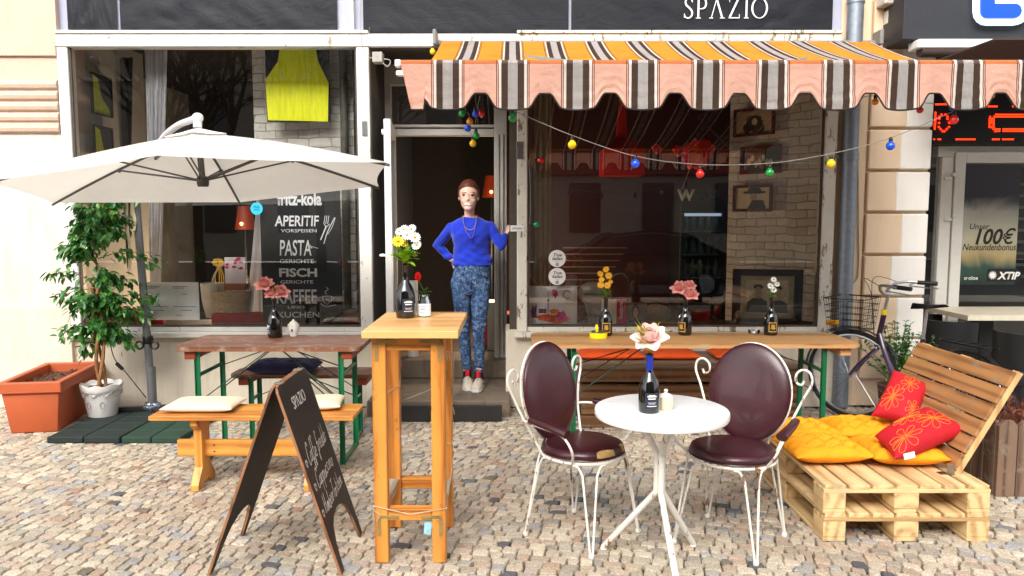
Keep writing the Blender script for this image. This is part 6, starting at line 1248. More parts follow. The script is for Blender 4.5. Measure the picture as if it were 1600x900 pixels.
bm = BM(); tube(bm, smooth_path([base+Vector((-.05, .0, .1)), base+Vector((-.18, -.05, .32)), base+Vector((-.3, -.0, .45)), base+Vector((-.36, .05, .75))]), .004, 6); c = base+Vector((-.2, -.05, .34)); beam(bm, c, c+Vector((-.05, 0, .05)), .025, .02); o = mk('cable_with_switch', bm, BLACK, None, True); tag(o, 'black cable with an inline switch beside the parasol foot', 'cable')
# ---------------- planter box right ----------------
yp = G(1566, 776).y; xp = W(1560, 700, yp).x; root = thing('wooden_planter', (xp+.5, yp+.25, 0), 'grey brown wooden trough of upright boards with dry brown plants at the right edge', 'planter')
GB = wood('board_grey', '#7d6350', '#4a382c', 'z', .75, .2); k = 0; xx = xp; Hp = .44
while xx < xp+1.5:
    w_ = .105; b = BM(); prism(b, [(0, 0), (w_, 0), (w_, Hp-.03), (w_-.03, Hp), (.03, Hp), (0, Hp-.03)], (xx, yp, 0), X, Z, -.022); mk('front_board', b, GB, root); xx += w_+.006
yy = yp+.03
while yy < yp+.3: b = BM(); box(b, xp, xp+.022, yy, yy+.1, 0, Hp-.01, .004); mk('side_board', b, GB, root); yy += .106
bm = BM(); box(bm, xp+.03, xp+1.5, yp+.03, yp+.3, 0, Hp-.08); mk('soil', bm, plain('dry_soil', ''), root)
bm = BM(); rn = random.Random(8)
for i in range(700):
    x_, y_ = xp+rn.uniform(.05, 1.4), yp+rn.uniform(.05, .28); h_ = rn.uniform(.06, .16); d = Vector((rn.uniform(-.07, .07), rn.uniform(-.07, .07), h_)); tube(bm, [(x_, y_, Hp-.08), Vector((x_, y_, Hp-.08))+d], [.004, .0015], 4)
    if i % 2: leaf(bm, Vector((x_, y_, Hp-.08))+d, d+Vector((rn.uniform(-.1, .1), rn.uniform(-.1, .1), 0)), .035, .02)
o = mk('dry_heather', bm, plain('heather_dry', '#6b3a26', .9, var=.4, scale=30)); tag(o, 'dry reddish brown heather growing in the wooden trough', 'plant')
# plant behind bike
pq = W(1400, 560, 6.05); pq.z = 0; bm = BM(); lathe(bm, [(0, 0), (.1, 0), (.13, .25), (.12, .25), (0, .22)], 20, pq); root = thing('brown_pot', pq, 'brown pot behind the bicycle', 'flower pot'); mk('pot_body', bm, plain('pot_brown', '#5a3626', .7), root, True)
FT2 = thing('shrub', pq+Vector((0, 0, .22)), 'small green leafy shrub behind the bicycle frame', 'plant'); bm = BM(); lb = BM()
for i in range(46):
    a, el = rn.uniform(0, 6.28), rn.uniform(.5, 1.45); L = rn.uniform(.3, .58); P0 = pq+Vector((0, 0, .22)); P1 = P0+Vector((math.cos(a)*math.cos(el)*L*.7, math.sin(a)*math.cos(el)*L*.3-.02, math.sin(el)*L)); path = smooth_path([P0, P0.lerp(P1, .5)+Vector((0, 0, .03)), P1], 6); tube(bm, path, .002, 4)
    for q in path[2:]:
        for _ in range(2): leaf(lb, q, Vector((rn.uniform(-1, 1), rn.uniform(-1, 1), rn.uniform(-.2, .9))), .04, .022)
mk('stems', bm, LEAFG, FT2); m = plain('shrub_leaf', '#4c7a2c', .5, var=.35, scale=25); mk('foliage', lb, m, FT2)
# ---------------- shop table & chairs ----------------
q = W(1513, 493, 6.4); x0_ = W(1452, 480, 7.05).x; root = thing('cafe_table', (x0_+.7, 6.75, 0), 'rectangular pale topped table on a dark column outside the betting shop', 'table')
bm = BM(); box(bm, q.x, 5.3, 6.4, 7.05, q.z-.045, q.z, .003); mk('tabletop', bm, plain('laminate_pale', '#cfc6b0', .4), root); bm = BM(); box(bm, q.x+.25, q.x+.38, 6.65, 6.78, .02, q.z-.046, .004); box(bm, q.x+.05, q.x+.6, 6.45, 7.0, 0, .02, .004); mk('column', bm, BLACK, root)
def tub(cx, cy, rz, lab):
    r = thing('tub_chair', (cx, cy, 0), lab, 'chair', 'dark tub chairs outside the betting shop'); V = plain('rattan_black', '#18181a', .5, var=.3, scale=80, bmp=.8)
    b = BM(); box(b, -.25, .25, -.25, .22, .3, .42, .02, seg=2); mk_local(b, 'seat', V, r)
    b = BM(); prev = None; n = 24
    for i in range(n+1):
        a = R(-20+220*i/n); zt = .70+.0*math.sin(a); row = [b.verts.new((.28*math.cos(a), .26*math.sin(a), .05)), b.verts.new((.3*math.cos(a), .28*math.sin(a), zt)), b.verts.new((.27*math.cos(a), .25*math.sin(a), zt)), b.verts.new((.25*math.cos(a), .23*math.sin(a), .05))]
        if prev:
            for k in range(4): b.faces.new((prev[k], row[k], row[(k+1) % 4], prev[(k+1) % 4]))
        prev = row
    mk_local(b, 'backrest', V, r)
    for sx in (-1, 1):
        for sy in (-1, 1): b = BM(); box(b, sx*.2-.02, sx*.2+.02, sy*.18-.02, sy*.18+.02, 0, .3, .002); mk_local(b, 'leg', BLACK, r)
    r.rotation_euler = (0, 0, rz); return r
def mk_local(b, n, m, r):
    bmesh.ops.recalc_face_normals(b, faces=b.faces[:]); me = bpy.data.meshes.new(n); b.to_mesh(me); b.free(); me.materials.append(m); o = bpy.data.objects.new(n, me); COL.objects.link(o); o.parent = r
    for p in me.polygons: p.use_smooth = True
    me.set_sharp_from_angle(angle=R(35)); return o
tub(W(1490, 530, 6.7).x-.05, 6.7, R(-90+180), 'dark woven tub chair left of the pale topped table'); t2_ = W(1590, 540, 5.9); tub(t2_.x+.15, 5.9, R(170), 'dark tub chair at the right edge, in front of the pale topped table')
# ---------------- bicycle ----------------
bh = Vector((W(1331, 586, 6.0).x, 6.0, .345)); rot_dir = Vector((.22, -.975, 0)).normalized(); fd = Vector((.72, -.694, 0)).normalized(); bO = bh+fd*.2-rot_dir*.2   # from front hub to rear hub
root = thing('bicycle', (bh.x+.3, bh.y-.4, 0), 'purple step through bicycle with a wire front basket, parked by the cream pillar', 'bicycle')
lat = rot_dir.cross(Z).normalized()
latf = fd.cross(Z).normalized()
def B(s, z, l=0): return Vector((bO.x, bO.y, 0))+rot_dir*s+Z*z+lat*l
def BF(s, z, l=0): return Vector((bh.x, bh.y, 0))+fd*s+Z*z+latf*l
RUB = plain('tyre_rubber', '#141414', .8); RIM = plain('rim_alloy', '#b8b8ba', .3, metal=.8); PUR = plain('bike_purple', '#38203f', .25, var=.08, coat=.6)
Rw = .335
for s in (0, 1.06):
    dd_, ll_ = (fd, latf) if s == 0 else (rot_dir, lat); c = BF(0, Rw+.012) if s == 0 else B(s, Rw+.012); cir = lambda r: [c+dd_*r*math.cos(a)+Z*r*math.sin(a) for a in [2*math.pi*i/48 for i in range(48)]]
    b = BM(); tube(b, cir(Rw), .018, 8, True); wh = mk('wheel', b, RUB, root, True); b = BM(); tube(b, cir(Rw-.022), .010, 6, True); mk('rim', b, RIM, wh, True)
    b = BM()
    for i in range(28): a = 2*math.pi*i/28; l = .03*(1 if i % 2 else -1); tube(b, [c+ll_*l+dd_*.018*math.cos(a+.6)+Z*.018*math.sin(a+.6), c+dd_*(Rw-.03)*math.cos(a)+Z*(Rw-.03)*math.sin(a)], .0011, 4)
    tube(b, [c-ll_*.05, c+ll_*.05], .02, 10); mk('spokes', b, RIM, wh, True)
    b = BM(); pts = [c+dd_*(Rw+.035)*math.cos(a)+Z*(Rw+.035)*math.sin(a) for a in [R((25 if s == 0 else -5)+(150 if s == 0 else 165)*i/20) for i in range(21)]]
    for A, C_ in zip(pts, pts[1:]): beam(b, A, C_, .045, .003, up=(c-A), bev=0)
    mk('mudguard', b, BLACK, root, True)
bb = B(.58, .29); hd0, hd1 = B(.17, .60), B(.235, .86); st0, st1 = bb, B(.67, .80)
b = BM(); tube(b, smooth_path([hd0+(hd1-hd0)*.35, B(.28, .52), B(.42, .34), bb], 6), .021, 12); tube(b, [hd0-(hd1-hd0)*.05, hd1], .02, 12); tube(b, [st0, B(.645, .72)], .018, 12); tube(b, [bb+lat*.03, B(1.06, Rw+.012, .055)], .010, 8); tube(b, [bb-lat*.03, B(1.06, Rw+.012, -.055)], .010, 8)
for l in (-1, 1): tube(b, [B(.635, .66, .02*l), B(1.06, Rw+.012, .055*l)], .008, 8)
mk('frame', b, PUR, root, True)
b = BM()
for l in (-1, 1): tube(b, smooth_path([hd0+lat*.0, hd0+latf*.045*l-Z*.03, BF(.07, .45, .05*l), BF(0, Rw+.012, .05*l)]), .011, 8)
mk('fork', b, PUR, root, True)
b = BM(); st = B(.27, 1.0); tube(b, [hd1, st], .0125, 10); hb_ = st+Z*.02-fd*.02
for l in (-1, 1): tube(b, smooth_path([st, st+latf*.06*l-fd*.03+Z*.02, st+latf*.16*l-fd*.01+Z*.07, st+latf*.24*l+fd*.05+Z*.085, st+latf*.29*l+fd*.15+Z*.08], 6), .0115, 10)
hbar = mk('handlebar', b, RIM, root, True)
for l in (-1, 1): b = BM(); a0 = st+latf*.27*l+fd*.12+Z*.082; a1 = st+latf*.315*l+fd*.25+Z*.077; tube(b, [a0, a1], .0165, 10); mk('grip', b, BLACK, hbar, True); b = BM(); tube(b, smooth_path([a0, a0-fd*.05-Z*.03, a1-fd*.0-Z*.04-latf*l*-.03]), .005, 6); mk('brake_lever', b, RIM, hbar, True)
b = BM()
for l in (-1, 1): tube(b, smooth_path([st+latf*.22*l+Z*.08, st+latf*.12*l-fd*.14+Z*.12, st-fd*.12-Z*.02, hd0-fd*.02]), .0025, 5)
mk('brake_cable', b, BLACK, root, True)
b = BM(); tube(b, [B(.64, .70), B(.665, .93)], .0125, 10); mk('seat_post', b, RIM, root, True)
b = BM(); sc = B(.67, .955); V = {}; nU, nV = 14, 10
for i in range(nU+1):
    u = i/nU; w_ = .022+.07*(u**1.6) if u < .9 else .085*(1-(u-.9)*4)
    for j in range(nV+1): v = j/nV*2-1; V[i, j] = b.verts.new(sc+rot_dir*(-.14+.28*u)+lat*(w_*v)+Z*(.02*u*u-.045*v*v*(.4+.6*(1-u))+.01))
for i in range(nU):
    for j in range(nV): b.faces.new((V[i, j], V[i+1, j], V[i+1, j+1], V[i, j+1]))
bmesh.ops.solidify(b, geom=b.faces[:], thickness=.045); mk('saddle', b, BLACK, root, True, 60)
b = BM(); tube(b, [bb-lat*.07, bb+lat*.07], .02, 10)
for l in (-1, 1): a = bb+lat*.075*l; e = a+rot_dir*(-.13*l)-Z*(.09*l); tube(b, [a, e], .009, 8); t = BM(); box(t, -.045, .045, -.03, .03, -.01, .01, .004); merge(b, t, Matrix.Translation(e+lat*.05*l))
mk('crank_and_pedals', b, RIM, root, True)
b = BM(); 
for l in (-1, 1): tube(b, [B(.80, .74, .0), B(.86, .745, .05*l), B(1.24, .745, .05*l)], .006, 6); tube(b, [B(1.2, .745, .05*l), B(1.06, Rw+.02, .06*l)], .005, 6)
for k in range(4): tube(b, [B(.92+.09*k, .745, -.05), B(.92+.09*k, .745, .05)], .004, 6)
mk('rear_rack', b, BLACK, root, True)
b = BM(); bc = B(.0, .0); wz0, wz1 = .70, .955
def bq(u, v, z): k = .82+.18*(z-wz0)/(wz1-wz0); return BF(u*.15*k-.02, z, v*.19*k)
for z in (wz0, wz0+.05, wz0+.1, wz0+.15, wz0+.2, wz1):
    P = [bq(a, c_, z) for a, c_ in ((-1, -1), (1, -1), (1, 1), (-1, 1))]; tube(b, P+[P[0]], .003 if z < wz1 else .005, 5)
for i in range(9):
    f = -1+2*i/8
    for (a, c_) in ((f, -1), (f, 1), (-1, f), (1, f)): tube(b, [bq(a, c_, wz0), bq(a, c_, wz1)], .0016, 4)
    tube(b, [bq(f, -1, wz0), bq(f, 1, wz0)], .0016, 4); tube(b, [bq(-1, f, wz0), bq(1, f, wz0)], .0016, 4)
mk('basket', b, BLACK, root)
b = BM(); t = BM(); box(t, -.05, .05, -.012, .012, -.02, .02, .004); q = BF(-.17, .74, .0); merge(b, t, Matrix.Translation(q)); mk('reflector', b, plain('reflector_amber', '#f0a010', .3), root)
b = BM(); lathe(b, [(.022, -.02), (.023, .02)], 12, hd1+Z*.0); mk('yellow_band', b, plain('tape_yellow', '#e8d010', .5), root)
# ---------------- street behind the camera (seen mirrored in the panes) ----------------
root = thing('apartment_building', (0, -17, 0), 'pale apartment house on the other side of the street, seen mirrored in the shop windows', 'building')
bm = BM(); box(bm, -22, 22, -18, -17, -.1, 13); mk('wall', bm, plaster('opposite_facade', '#948a7c', .08), root)
for i in range(-7, 8):
    for j in range(4): bm = BM(); box(bm, i*2.8-.6, i*2.8+.6, -16.99, -16.94, 1.0+3.1*j, 2.9+3.1*j, .01); mk('window', bm, plain('opposite_window', '#1c2228', .15), root)
bm = BM(); box(bm, 1, 9, -16.93, -16.8, 3.2, 3.9, .02); mk('shop_fascia', bm, plain('fascia_red', '#7a1010', .5), root)
bm = BM()
for j in range(4): box(bm, -22, 22, -16.98, -16.85, 3.6+3.1*j, 3.75+3.1*j, .01)
mk('string_course', bm, plaster('course', '#c8bda8'), root)
def bare_tree(x, y, seed, lab):
    rn = random.Random(seed); root = thing('bare_tree', (x, y, 0), lab, 'tree', 'bare street trees'); b = BM(); tw = BM()
    def grow(p, d, L, r, dep, bb):
        q = p+d*L; tube(bb, [p, p.lerp(q, .5)+Vector((rn.uniform(-.05, .05),)*3)*L, q], [r, r*.85, r*.7], 6 if dep < 3 else 4)
        if dep >= 6: return
        for _ in range(3 if dep > 0 else 4): nd = (d+Vector((rn.uniform(-.8, .8), rn.uniform(-.8, .8), rn.uniform(-.25, .6)))).normalized(); grow(q, nd, L*rn.uniform(.6, .82), r*.62, dep+1, tw if dep > 1 else b)
    grow(Vector((x, y, 0)), Z, 2.2, .16, 0, b); m = plain('tree_bark', '#2c241d', .9, var=.3); mk('trunk', b, m, root, True); mk('crown', tw, m, root)
bare_tree(-7.6, -6.0, 3, 'bare street tree mirrored in the left window, nearer the parasol'); bare_tree(-10.0, -9, 5, 'bare street tree mirrored in the left window, farther off'); bare_tree(-5.5, -9.5, 9, 'bare street tree mirrored farther right behind the camera')
root = thing('parked_car', (2.6, -4.2, -.13), 'dark parked car mirrored in the right window', 'car'); CP = plain('car_black', '#0c0e12', .15, coat=1, var=.05)
bm = BM(); prof = [(-2.1, .35), (-2.15, .6), (-2.0, .82), (-1.2, .92), (-.6, 1.35), (.2, 1.45), (1.1, 1.38), (1.7, .98), (2.15, .9), (2.2, .5), (2.1, .3), (-2.1, .3)]
prism(bm, prof, (2.6, -4.9, -.13), X, Z, -1.6); bmesh.ops.bevel(bm, geom=bm.edges[:], offset=.06, segments=3, affect='EDGES'); mk('body', bm, CP, root, True)
bm = BM(); prism(bm, [(-1.1, .94), (-.58, 1.3), (.2, 1.38), (1.05, 1.32), (1.5, .98)], (2.6, -3.295, -.13), X, Z, -.01); mk('side_window', bm, plain('car_window', '#30383c', .05), root)
for xx in (-1.35, 1.4):
    bm = BM(); t = BM(); lathe(t, [(0, -.1), (.32, -.1), (.33, -.05), (.33, .05), (.32, .1), (0, .1)], 24); merge(bm, t, Matrix.Translation((2.6+xx, -3.35, .2)) @ Matrix.Rotation(R(90), 4, 'X')); w_ = mk('wheel', bm, RUB, root, True); bm = BM(); t = BM(); lathe(t, [(0, -.02), (.2, -.02), (.21, .0), (.2, .02), (0, .01)], 16); merge(bm, t, Matrix.Translation((2.6+xx, -3.23, .2)) @ Matrix.Rotation(R(90), 4, 'X')); mk('rim', bm, RIM, w_, True)
# ---------------- person ----------------
PX = W(737, 600, 6.5).x; PY = 6.5; PZ = .131
S_ = 181.0
def pp3(px, py, y=0): return Vector(((px-737)/S_, y, (607-py)/S_))
person = thing('person', (PX, PY, PZ), 'smiling person in a blue long sleeved top and washed blue jeans leaning in the doorway', 'person')
def attach(o): o.parent = person; return o
def lmesh(name, b, m):
    bmesh.ops.recalc_face_normals(b, faces=b.faces[:]); me = bpy.data.meshes.new(name); b.to_mesh(me); b.free()
    for x in (m if isinstance(m, list) else [m]): me.materials.append(x)
    o = bpy.data.objects.new(name, me); COL.objects.link(o); o.parent = person; return o
def loft(b, secs, n=20):
    rings = []
    for (c, rx, ry) in secs: rings.append([b.verts.new(Vector(c)+Vector((rx*math.cos(2*math.pi*i/n), ry*math.sin(2*math.pi*i/n), 0))) for i in range(n)])
    for A, B_ in zip(rings, rings[1:]):
        for i in range(n): b.faces.new((A[i], A[(i+1) % n], B_[(i+1) % n], B_[i]))
    b.faces.new(rings[0][::-1]); b.faces.new(rings[-1]); return b
def limb(b, pts, rad, n=14):
    P = smooth_path(pts, 5); k = len(P); m = len(pts)-1; rr = []
    for i in range(k): t = i/5; j = min(int(t), m-1); f = t-j; rr.append(rad[j]+(rad[min(j+1, m)]-rad[j])*f)
    tube(b, P, rr, n); ball(b, P[0], rr[0], n=12); ball(b, P[-1], rr[-1], n=12)
# joints
shR, shL = pp3(707, 361), pp3(767, 360); elR, elL = pp3(684, 388, .10), pp3(783, 387, -.08); haR = pp3(706, 410, .09); haL = pp3(791, 370, -.02)
hipR, hipL = pp3(721, 445), pp3(752, 445); knR, knL = pp3(725, 520, .03), pp3(749, 518, -.08); anR, anL = pp3(730, 588, .03), pp3(749, 587, -.03)
def body_shapes(b, g):
    loft(b, [(pp3(737, 462, .0), .135+g, .09+g), (pp3(737, 448, .0), .165+g, .105+g), (pp3(738, 430), .16+g, .10+g), (pp3(739, 412), .135+g, .09+g), (pp3(738, 395), .128+g, .09+g), (pp3(738, 380, -.01), .145+g, .105+g), (pp3(737, 366, -.015), .155+g, .112+g), (pp3(736, 355, -.0), .16+g, .095+g), (pp3(736, 346, .0), .12+g, .07+g), (pp3(736, 342, .0), .07+g, .05+g)])
b = BM(); body_shapes(b, -.022)
limb(b, [pp3(736, 352, .005), pp3(735, 340, .0), pp3(735, 325, -.0)], [.056, .044, .044])
hc = pp3(734, 312, -.03); K = 1.13
_ball = ball
def ball(b, c, r, s=(1, 1, 1), n=12, rot=None):
    global HEADMODE
    return _ball(b, (hc+(Vector(c)-hc)*K) if HEADMODE else c, r*(K if HEADMODE else 1), s, n, rot)
HEADMODE = True
ball(b, hc+Vector((0, .02, .02)), 1, (.073, .088, .092), 24); ball(b, hc+Vector((0, -.028, -.035)), 1, (.058, .062, .078), 20); ball(b, hc+Vector((0, -.054, -.09)), 1, (.032, .03, .022), 14)
ball(b, hc+Vector((0, -.093, -.028)), 1, (.009, .014, .009), 10); ball(b, hc+Vector((0, -.083, -.006)), 1, (.006, .010, .024), 10)
for s in (-1, 1): ball(b, hc+Vector((s*.03, -.052, -.036)), 1, (.026, .028, .024), 14); ball(b, hc+Vector((s*.03, -.066, .016)), 1, (.021, .014, .009), 10); ball(b, hc+Vector((s*.071, .012, -.012)), 1, (.008, .016, .024), 12)
ball(b, hc+Vector((0, -.079, -.062)), 1, (.024, .013, .011), 12)
HEADMODE = False
limb(b, [shR, shR.lerp(elR, .5), elR], [.036, .036, .033]); limb(b, [elR, elR.lerp(haR, .5), haR], [.033, .03, .023])
limb(b, [shL, shL.lerp(elL, .5), elL], [.036, .036, .033]); limb(b, [elL, elL.lerp(haL, .5), haL], [.033, .03, .023])
for (h, k, a) in ((hipR, knR, anR), (hipL, knL, anL)): limb(b, [h, h.lerp(k, .5), k], [.072, .062, .043]); limb(b, [k, k.lerp(a, .4), a], [.043, .042, .03])
# hands: left on the jamb, right behind hip
def hand(w, d, up, fold, size=1.0, curl=.5):
    d = d.normalized(); up = up.normalized(); s = d.cross(up).normalized()
    t = BM(); bmesh.ops.create_uvsphere(t, u_segments=14, v_segments=10, radius=1); M_ = Matrix((s, d, up)).transposed().to_4x4(); M_.translation = w+d*.045*size; merge(b, t, M_ @ Matrix.Diagonal((.038*size, .05*size, .015*size, 1)))
    for i, L in enumerate((.062, .072, .068, .052)):
        o = w+d*.085*size+s*(-.027+.018*i)*size; p1 = o+d*L*.45*size; p2 = p1+(d*.7-up*curl)*L*.35*size; p3 = p2+(d*.35-up*curl*1.4)*L*.3*size; tube(b, [o-d*.02, p1, p2, p3], [.0085, .008, .0075, .006], 8); ball(b, p3, .0065, n=8)
    o = w+d*.03*size-s*.03*size; tube(b, [o, o-s*.028+d*.02, o-s*.036+d*.05], [.010, .009, .007], 8); ball(b, o-s*.036+d*.05, .0075, n=8)
hand(haL, Vector((.45, .1, .9)), Vector((-.85, -.3, .4)), 0, .95, .7); hand(haR, Vector((.9, .25, -.45)), Vector((-.1, 1, .1)), 0, .95, .3)
m, t, p = mat('skin'); co = coords(t); t.links.new(ramp(t, noise(t, co, 18, 3), [(.3, hexc('#dfae98')), (.7, hexc('#eac0ac'))]), p.inputs['Base Color']); p.inputs['Roughness'].default_value = .5; p.inputs['Subsurface Weight'].default_value = .08; p.inputs['Subsurface Radius'].default_value = (.02, .008, .004); SKIN = m
LIP = plain('lips', '#d0887e', .4); TEE = plain('teeth', '#ffffff', .3, var=.02); EYW = plain('eye_white', '#c8c4be', .3); EYD = plain('eye_dark', '#1c120e', .2); HAIR = plain('hair_auburn', '#5a2c1a', .5, var=.35, scale=50); NAIL = None
body = lmesh('body', b, [SKIN, LIP, TEE, EYW, EYD, HAIR]); bake(body, [('REMESH', dict(mode='VOXEL', voxel_size=.0048)), ('SMOOTH', dict(factor=.5, iterations=3))])
t = BM(); t.from_mesh(body.data)
for _ in range(2):
    fs = [f for f in t.faces if (f.calc_center_median()-hc).y < -.045 and abs((f.calc_center_median()-hc).x) < .06 and abs((f.calc_center_median()-hc).z+.02) < .085]; bmesh.ops.subdivide_edges(t, edges=list({e for f in fs for e in f.edges}), cuts=1, use_grid_fill=True)
t.to_mesh(body.data); t.free()
for mm in (SKIN, LIP, TEE, EYW, EYD, HAIR):
    if mm.name not in [x.name for x in body.data.materials if x]: body.data.materials.append(mm)
idx = {x.name: i for i, x in enumerate(body.data.materials)}
for f in body.data.polygons:
    f.use_smooth = True; c = (f.center-hc)/K; mi = idx['skin']
    if c.y < -.045 and abs(c.x) < .06 and c.z < .1:
        sm = c.x*c.x*14
        dz = c.z-(-.068+sm)
        if abs(c.x) < .035 and abs(dz) < .0105*(1-(c.x/.036)**2)**.5: mi = idx['lips']
        if abs(c.x) < .031 and abs(dz-.000) < .0072*(1-(c.x/.031)**2)**.5: mi = idx['teeth']
        for s in (-1, 1):
            ex, ez = c.x-s*.030, c.z-.001
            if (ex/.015)**2+(ez/.0055)**2 < 1: mi = idx['eye_white'] if (ex/.0075)**2+(ez/.007)**2 > 1 else idx['eye_dark']
            elif (ex/.017)**2+((ez-.004)/.004)**2 < 1 and ez > 0: mi = idx['eye_dark']
            bz = c.z-(.021-.35*abs(ex-.002*s)**1.0*.25)
            if abs(ex) < .019 and abs(bz) < .0032: mi = idx['hair_auburn']
    f.material_index = mi
# hair cap
b = BM(); t = BM(); bmesh.ops.create_uvsphere(t, u_segments=120, v_segments=90, radius=1)
for v in list(t.verts): v.co = Vector((v.co.x*.081, v.co.y*.098+.024, v.co.z*.103+.022))
dl_ = [v for v in t.verts if (v.co.y < -.018 and v.co.z < .069-5.0*v.co.x*v.co.x) or v.co.z < -.05 or (v.co.y < .012 and v.co.z < -.012)]
bmesh.ops.delete(t, geom=dl_, context='VERTS'); bmesh.ops.solidify(t, geom=t.faces[:], thickness=.006)
for v in t.verts: v.co += v.co.normalized()*.0008*math.sin(math.atan2(v.co.x, v.co.z)*60)
merge(b, t, Matrix.Translation(hc) @ Matrix.Scale(K, 4)); ball(b, hc+Vector((.02, .125, .0)), 1, (.04, .04, .05), 14); tube(b, smooth_path([hc+Vector((.03, .12, -.04)), hc+Vector((.06, .09, -.1)), hc+Vector((.065, .07, -.19))]), [.022]*13, 8); o = lmesh('hair', b, HAIR)
for f in o.data.polygons: f.use_smooth = True
# top
b = BM(); body_shapes(b, .0)
tt = BM(); merge(tt, b); b = BM(); 
loft(b, [(pp3(740, 417), .178, .112), (pp3(739, 408), .168, .108), (pp3(738, 395), .153, .104), (pp3(738, 382, -.01), .156, .118), (pp3(737, 370, -.018), .168, .128), (pp3(736, 360, -.005), .185, .108), (pp3(736, 353, .0), .175, .092), (pp3(736, 347.5, .0), .12, .075), (pp3(735, 344, .0), .075, .062)], 28); tt.free()
limb(b, [shR, shR.lerp(elR, .5), elR], [.052, .046, .040]); limb(b, [elR, elR.lerp(haR, .5), elR.lerp(haR, .93)], [.040, .037, .031])
limb(b, [shL, shL.lerp(elL, .5), elL], [.052, .046, .040]); limb(b, [elL, elL.lerp(haL, .5), elL.lerp(haL, .8)], [.040, .037, .031])
m, t, p = mat('blue_knit'); co = coords(t, (1, 1, 1)); t.links.new(ramp(t, noise(t, co, 9, 3), [(.3, hexc('#0a2bb4')), (.7, hexc('#1038cc'))]), p.inputs['Base Color']); p.inputs['Roughness'].default_value = .9; p.inputs['Sheen Weight'].default_value = .3
bump(t, p, noise(t, coords(t, (3, 3, 9)), 1.0, 3, .5, 1.0), .5, .03)
top = lmesh('long_sleeved_top', b, m); bake(top, [('REMESH', dict(mode='VOXEL', voxel_size=.0075)), ('SMOOTH', dict(factor=.5, iterations=4))])
for v in top.data.vertices:
    c = v.co; v.co = c+v.normal*(.004*math.sin(c.z*95+c.x*22+2*math.sin(c.x*18))*max(0, min(1, (1.32-c.z)/.2))+.0025*math.sin(c.z*60-c.x*50))
for f in top.data.polygons: f.use_smooth = True
# jeans
b = BM(); loft(b, [(pp3(737, 461, .0), .10, .085), (pp3(737, 454, .0), .145, .10), (pp3(738, 445, .0), .163, .11), (pp3(738, 432), .162, .11), (pp3(739, 418), .152, .104), (pp3(739, 412), .148, .102)], 28)
for (h, k, a) in ((hipR, knR, anR), (hipL, knL, anL)): limb(b, [h, h.lerp(k, .5), k], [.090, .074, .053]); limb(b, [k, k.lerp(a, .4), a+Vector((0, 0, .045))], [.053, .051, .040])
m, t, p = mat('acid_wash_denim'); co = coords(t); n = noise(t, co, 30, 8, .72, .8); t.links.new(ramp(t, n, [(.36, hexc('#142240')), (.5, hexc('#33527e')), (.68, hexc('#86a2c2'))]), p.inputs['Base Color']); p.inputs['Roughness'].default_value = .85; bump(t, p, noise(t, coords(t, (8, 8, 20)), 1.2, 4), .6, .02)
je = lmesh('jeans', b, m); bake(je, [('REMESH', dict(mode='VOXEL', voxel_size=.006)), ('SMOOTH', dict(factor=.5, iterations=2))])
for v in je.data.vertices: c = v.co; v.co = c+v.normal*(.004*math.sin(c.z*110+c.x*30)*math.exp(-((c.z-.5)/.12)**2)+.005*math.sin(c.z*130+c.x*20)*math.exp(-((c.z-.14)/.08)**2))
for f in je.data.polygons: f.use_smooth = True
b = BM(); P = [pp3(739, 416)+Vector((.151*math.cos(a), .105*math.sin(a), 0)) for a in [2*math.pi*i/32 for i in range(32)]]; 
for i in range(32): bar(b, P[i]-Z*.012, P[i]+Z*.012, .012, .006, 0)
lmesh('waistband', b, m)
b = BM(); fq = lambda x, z: Vector((x, -.106*(1-(x/.19)**2)**.5-.008+(.95-z)*-.02, z)); tube(b, [fq(.012, 1.0), fq(.012, .93), fq(.004, .85)], .0028, 5)
for s in (-1, 1): tube(b, smooth_path([fq(.012+s*.06, 1.03), fq(.012+s*.075, .975), fq(.012+s*.12, .955)]), .0026, 5)
sm_ = lmesh('seams', b, plain('denim_seam', '#101a30', .8)); sm_.parent = je
# necklaces
b = BM(); pts = [pp3(726, 342, -.075), pp3(727, 352, -.118), pp3(731, 360, -.137), pp3(737, 363, -.142), pp3(743, 360, -.137), pp3(746, 352, -.118), pp3(746, 342, -.075)]; q = smooth_path(pts, 5)
for i in q: ball(b, i, .0045, n=6)
q2 = smooth_path([pp3(726, 342, -.072), pp3(730, 362, -.137), pp3(739, 375, -.152), pp3(744, 362, -.137), pp3(746, 342, -.072)], 6); tube(b, q2, .0015, 5); lmesh('necklace', b, plain('gold_beads', '#c9b070', .3, metal=.6)); b = BM(); ball(b, pp3(739, 376, -.155), .009, n=8); lmesh('pendant', b, plain('violet_stone', '#3a2a8a', .2))
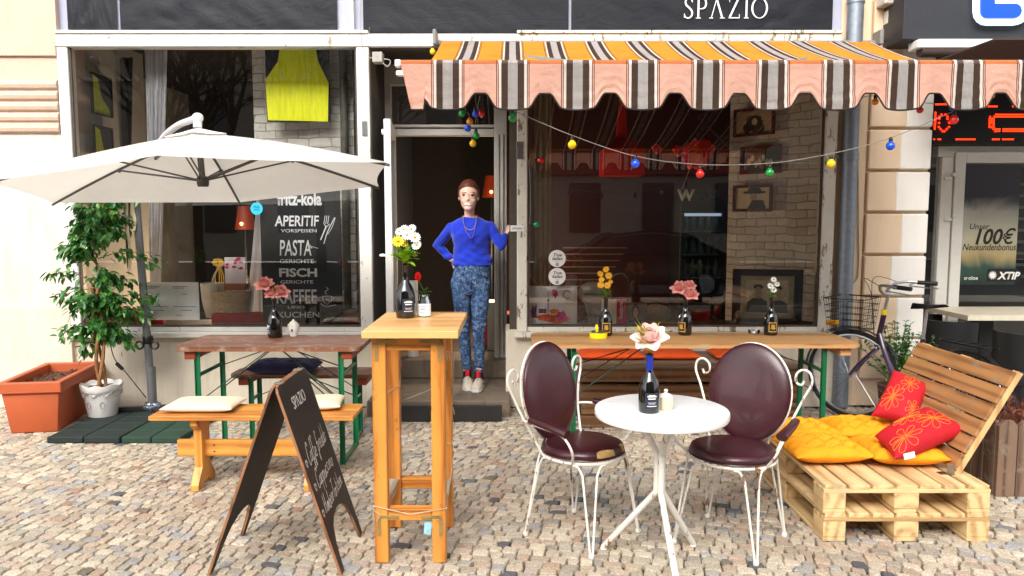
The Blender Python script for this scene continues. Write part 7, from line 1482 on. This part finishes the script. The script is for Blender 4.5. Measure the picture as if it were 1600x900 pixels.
# shoes
for (a, rz, nm) in ((anR, .12, 'R'), (anL, -.12, 'L')):
    b = BM(); M_ = Matrix.Translation((a.x, a.y-.0, 0)) @ Matrix.Rotation(rz, 4, 'Z')
    t = BM(); rings = []
    for (y_, w_, h_) in ((.06, .030, .075), (.04, .038, .085), (0, .040, .09), (-.05, .042, .078), (-.10, .047, .06), (-.15, .047, .048), (-.18, .038, .038), (-.195, .02, .03)): rings.append([t.verts.new((w_*math.cos(q), y_, .02+h_*max(0, math.sin(q)) if math.sin(q) > 0 else .02)) for q in [math.pi*i/10 for i in range(11)]])
    for A, B_ in zip(rings, rings[1:]):
        for i in range(10): t.faces.new((A[i], A[i+1], B_[i+1], B_[i]))
        t.faces.new((A[0], B_[0], B_[10], A[10]))
    t.faces.new(rings[0]); t.faces.new(rings[-1]); merge(b, t, M_); sh = lmesh('shoe', b, plain('shoe_upper', '#c9bfb0', .7, var=.15, scale=60))
    for f in sh.data.polygons: f.use_smooth = True
    def sub(name, bb, mm): o = lmesh(name, bb, mm); o.parent = sh; return o
    b = BM(); poly = [(.030, .07), (-.030, .07), (-.044, .0), (-.044, -.06), (-.051, -.12), (-.046, -.17), (-.025, -.202), (.025, -.202), (.046, -.17), (.051, -.12), (.044, -.06), (.044, 0)]; t = BM(); prism(t, poly, (0, 0, 0), X, Y, .026); bmesh.ops.bevel(t, geom=t.edges[:], offset=.005, segments=2, affect='EDGES'); merge(b, t, M_); sub('sole', b, plain('sole_white', '#d8d6d0', .6))
    b = BM()
    for k in range(5): t = BM(); y_ = -.03-.024*k; h_ = .108-.0105*k; tube(t, [(-.026, y_+.008, h_-.012), (0, y_, h_+.004), (.026, y_+.008, h_-.012)], .0032, 5); merge(b, t, M_)
    sub('laces', b, BLACK)
    b = BM(); t = BM(); box(t, -.019, .019, -.055, -.02, .09, .15, .008); merge(b, t, M_); sub('tongue', b, plain('tongue_red', '#c0121a', .6)); 
    b = BM(); t = BM(); tube(t, [(-.0455, .03, .05), (-.047, -.02, .04), (-.05, -.08, .055)], .005, 6); tube(t, [(.0455, .03, .05), (.047, -.02, .04), (.05, -.08, .055)], .005, 6); merge(b, t, M_); sub('side_stripe', b, BLACK)
    b = BM(); limb(b, [Vector((a.x, a.y, .07)), Vector((a.x, a.y, .13))], [.038, .036]); sub('sock', b, BLACK)
for ob in person.children:
    if ob.name.startswith('waist'): ob.parent = je
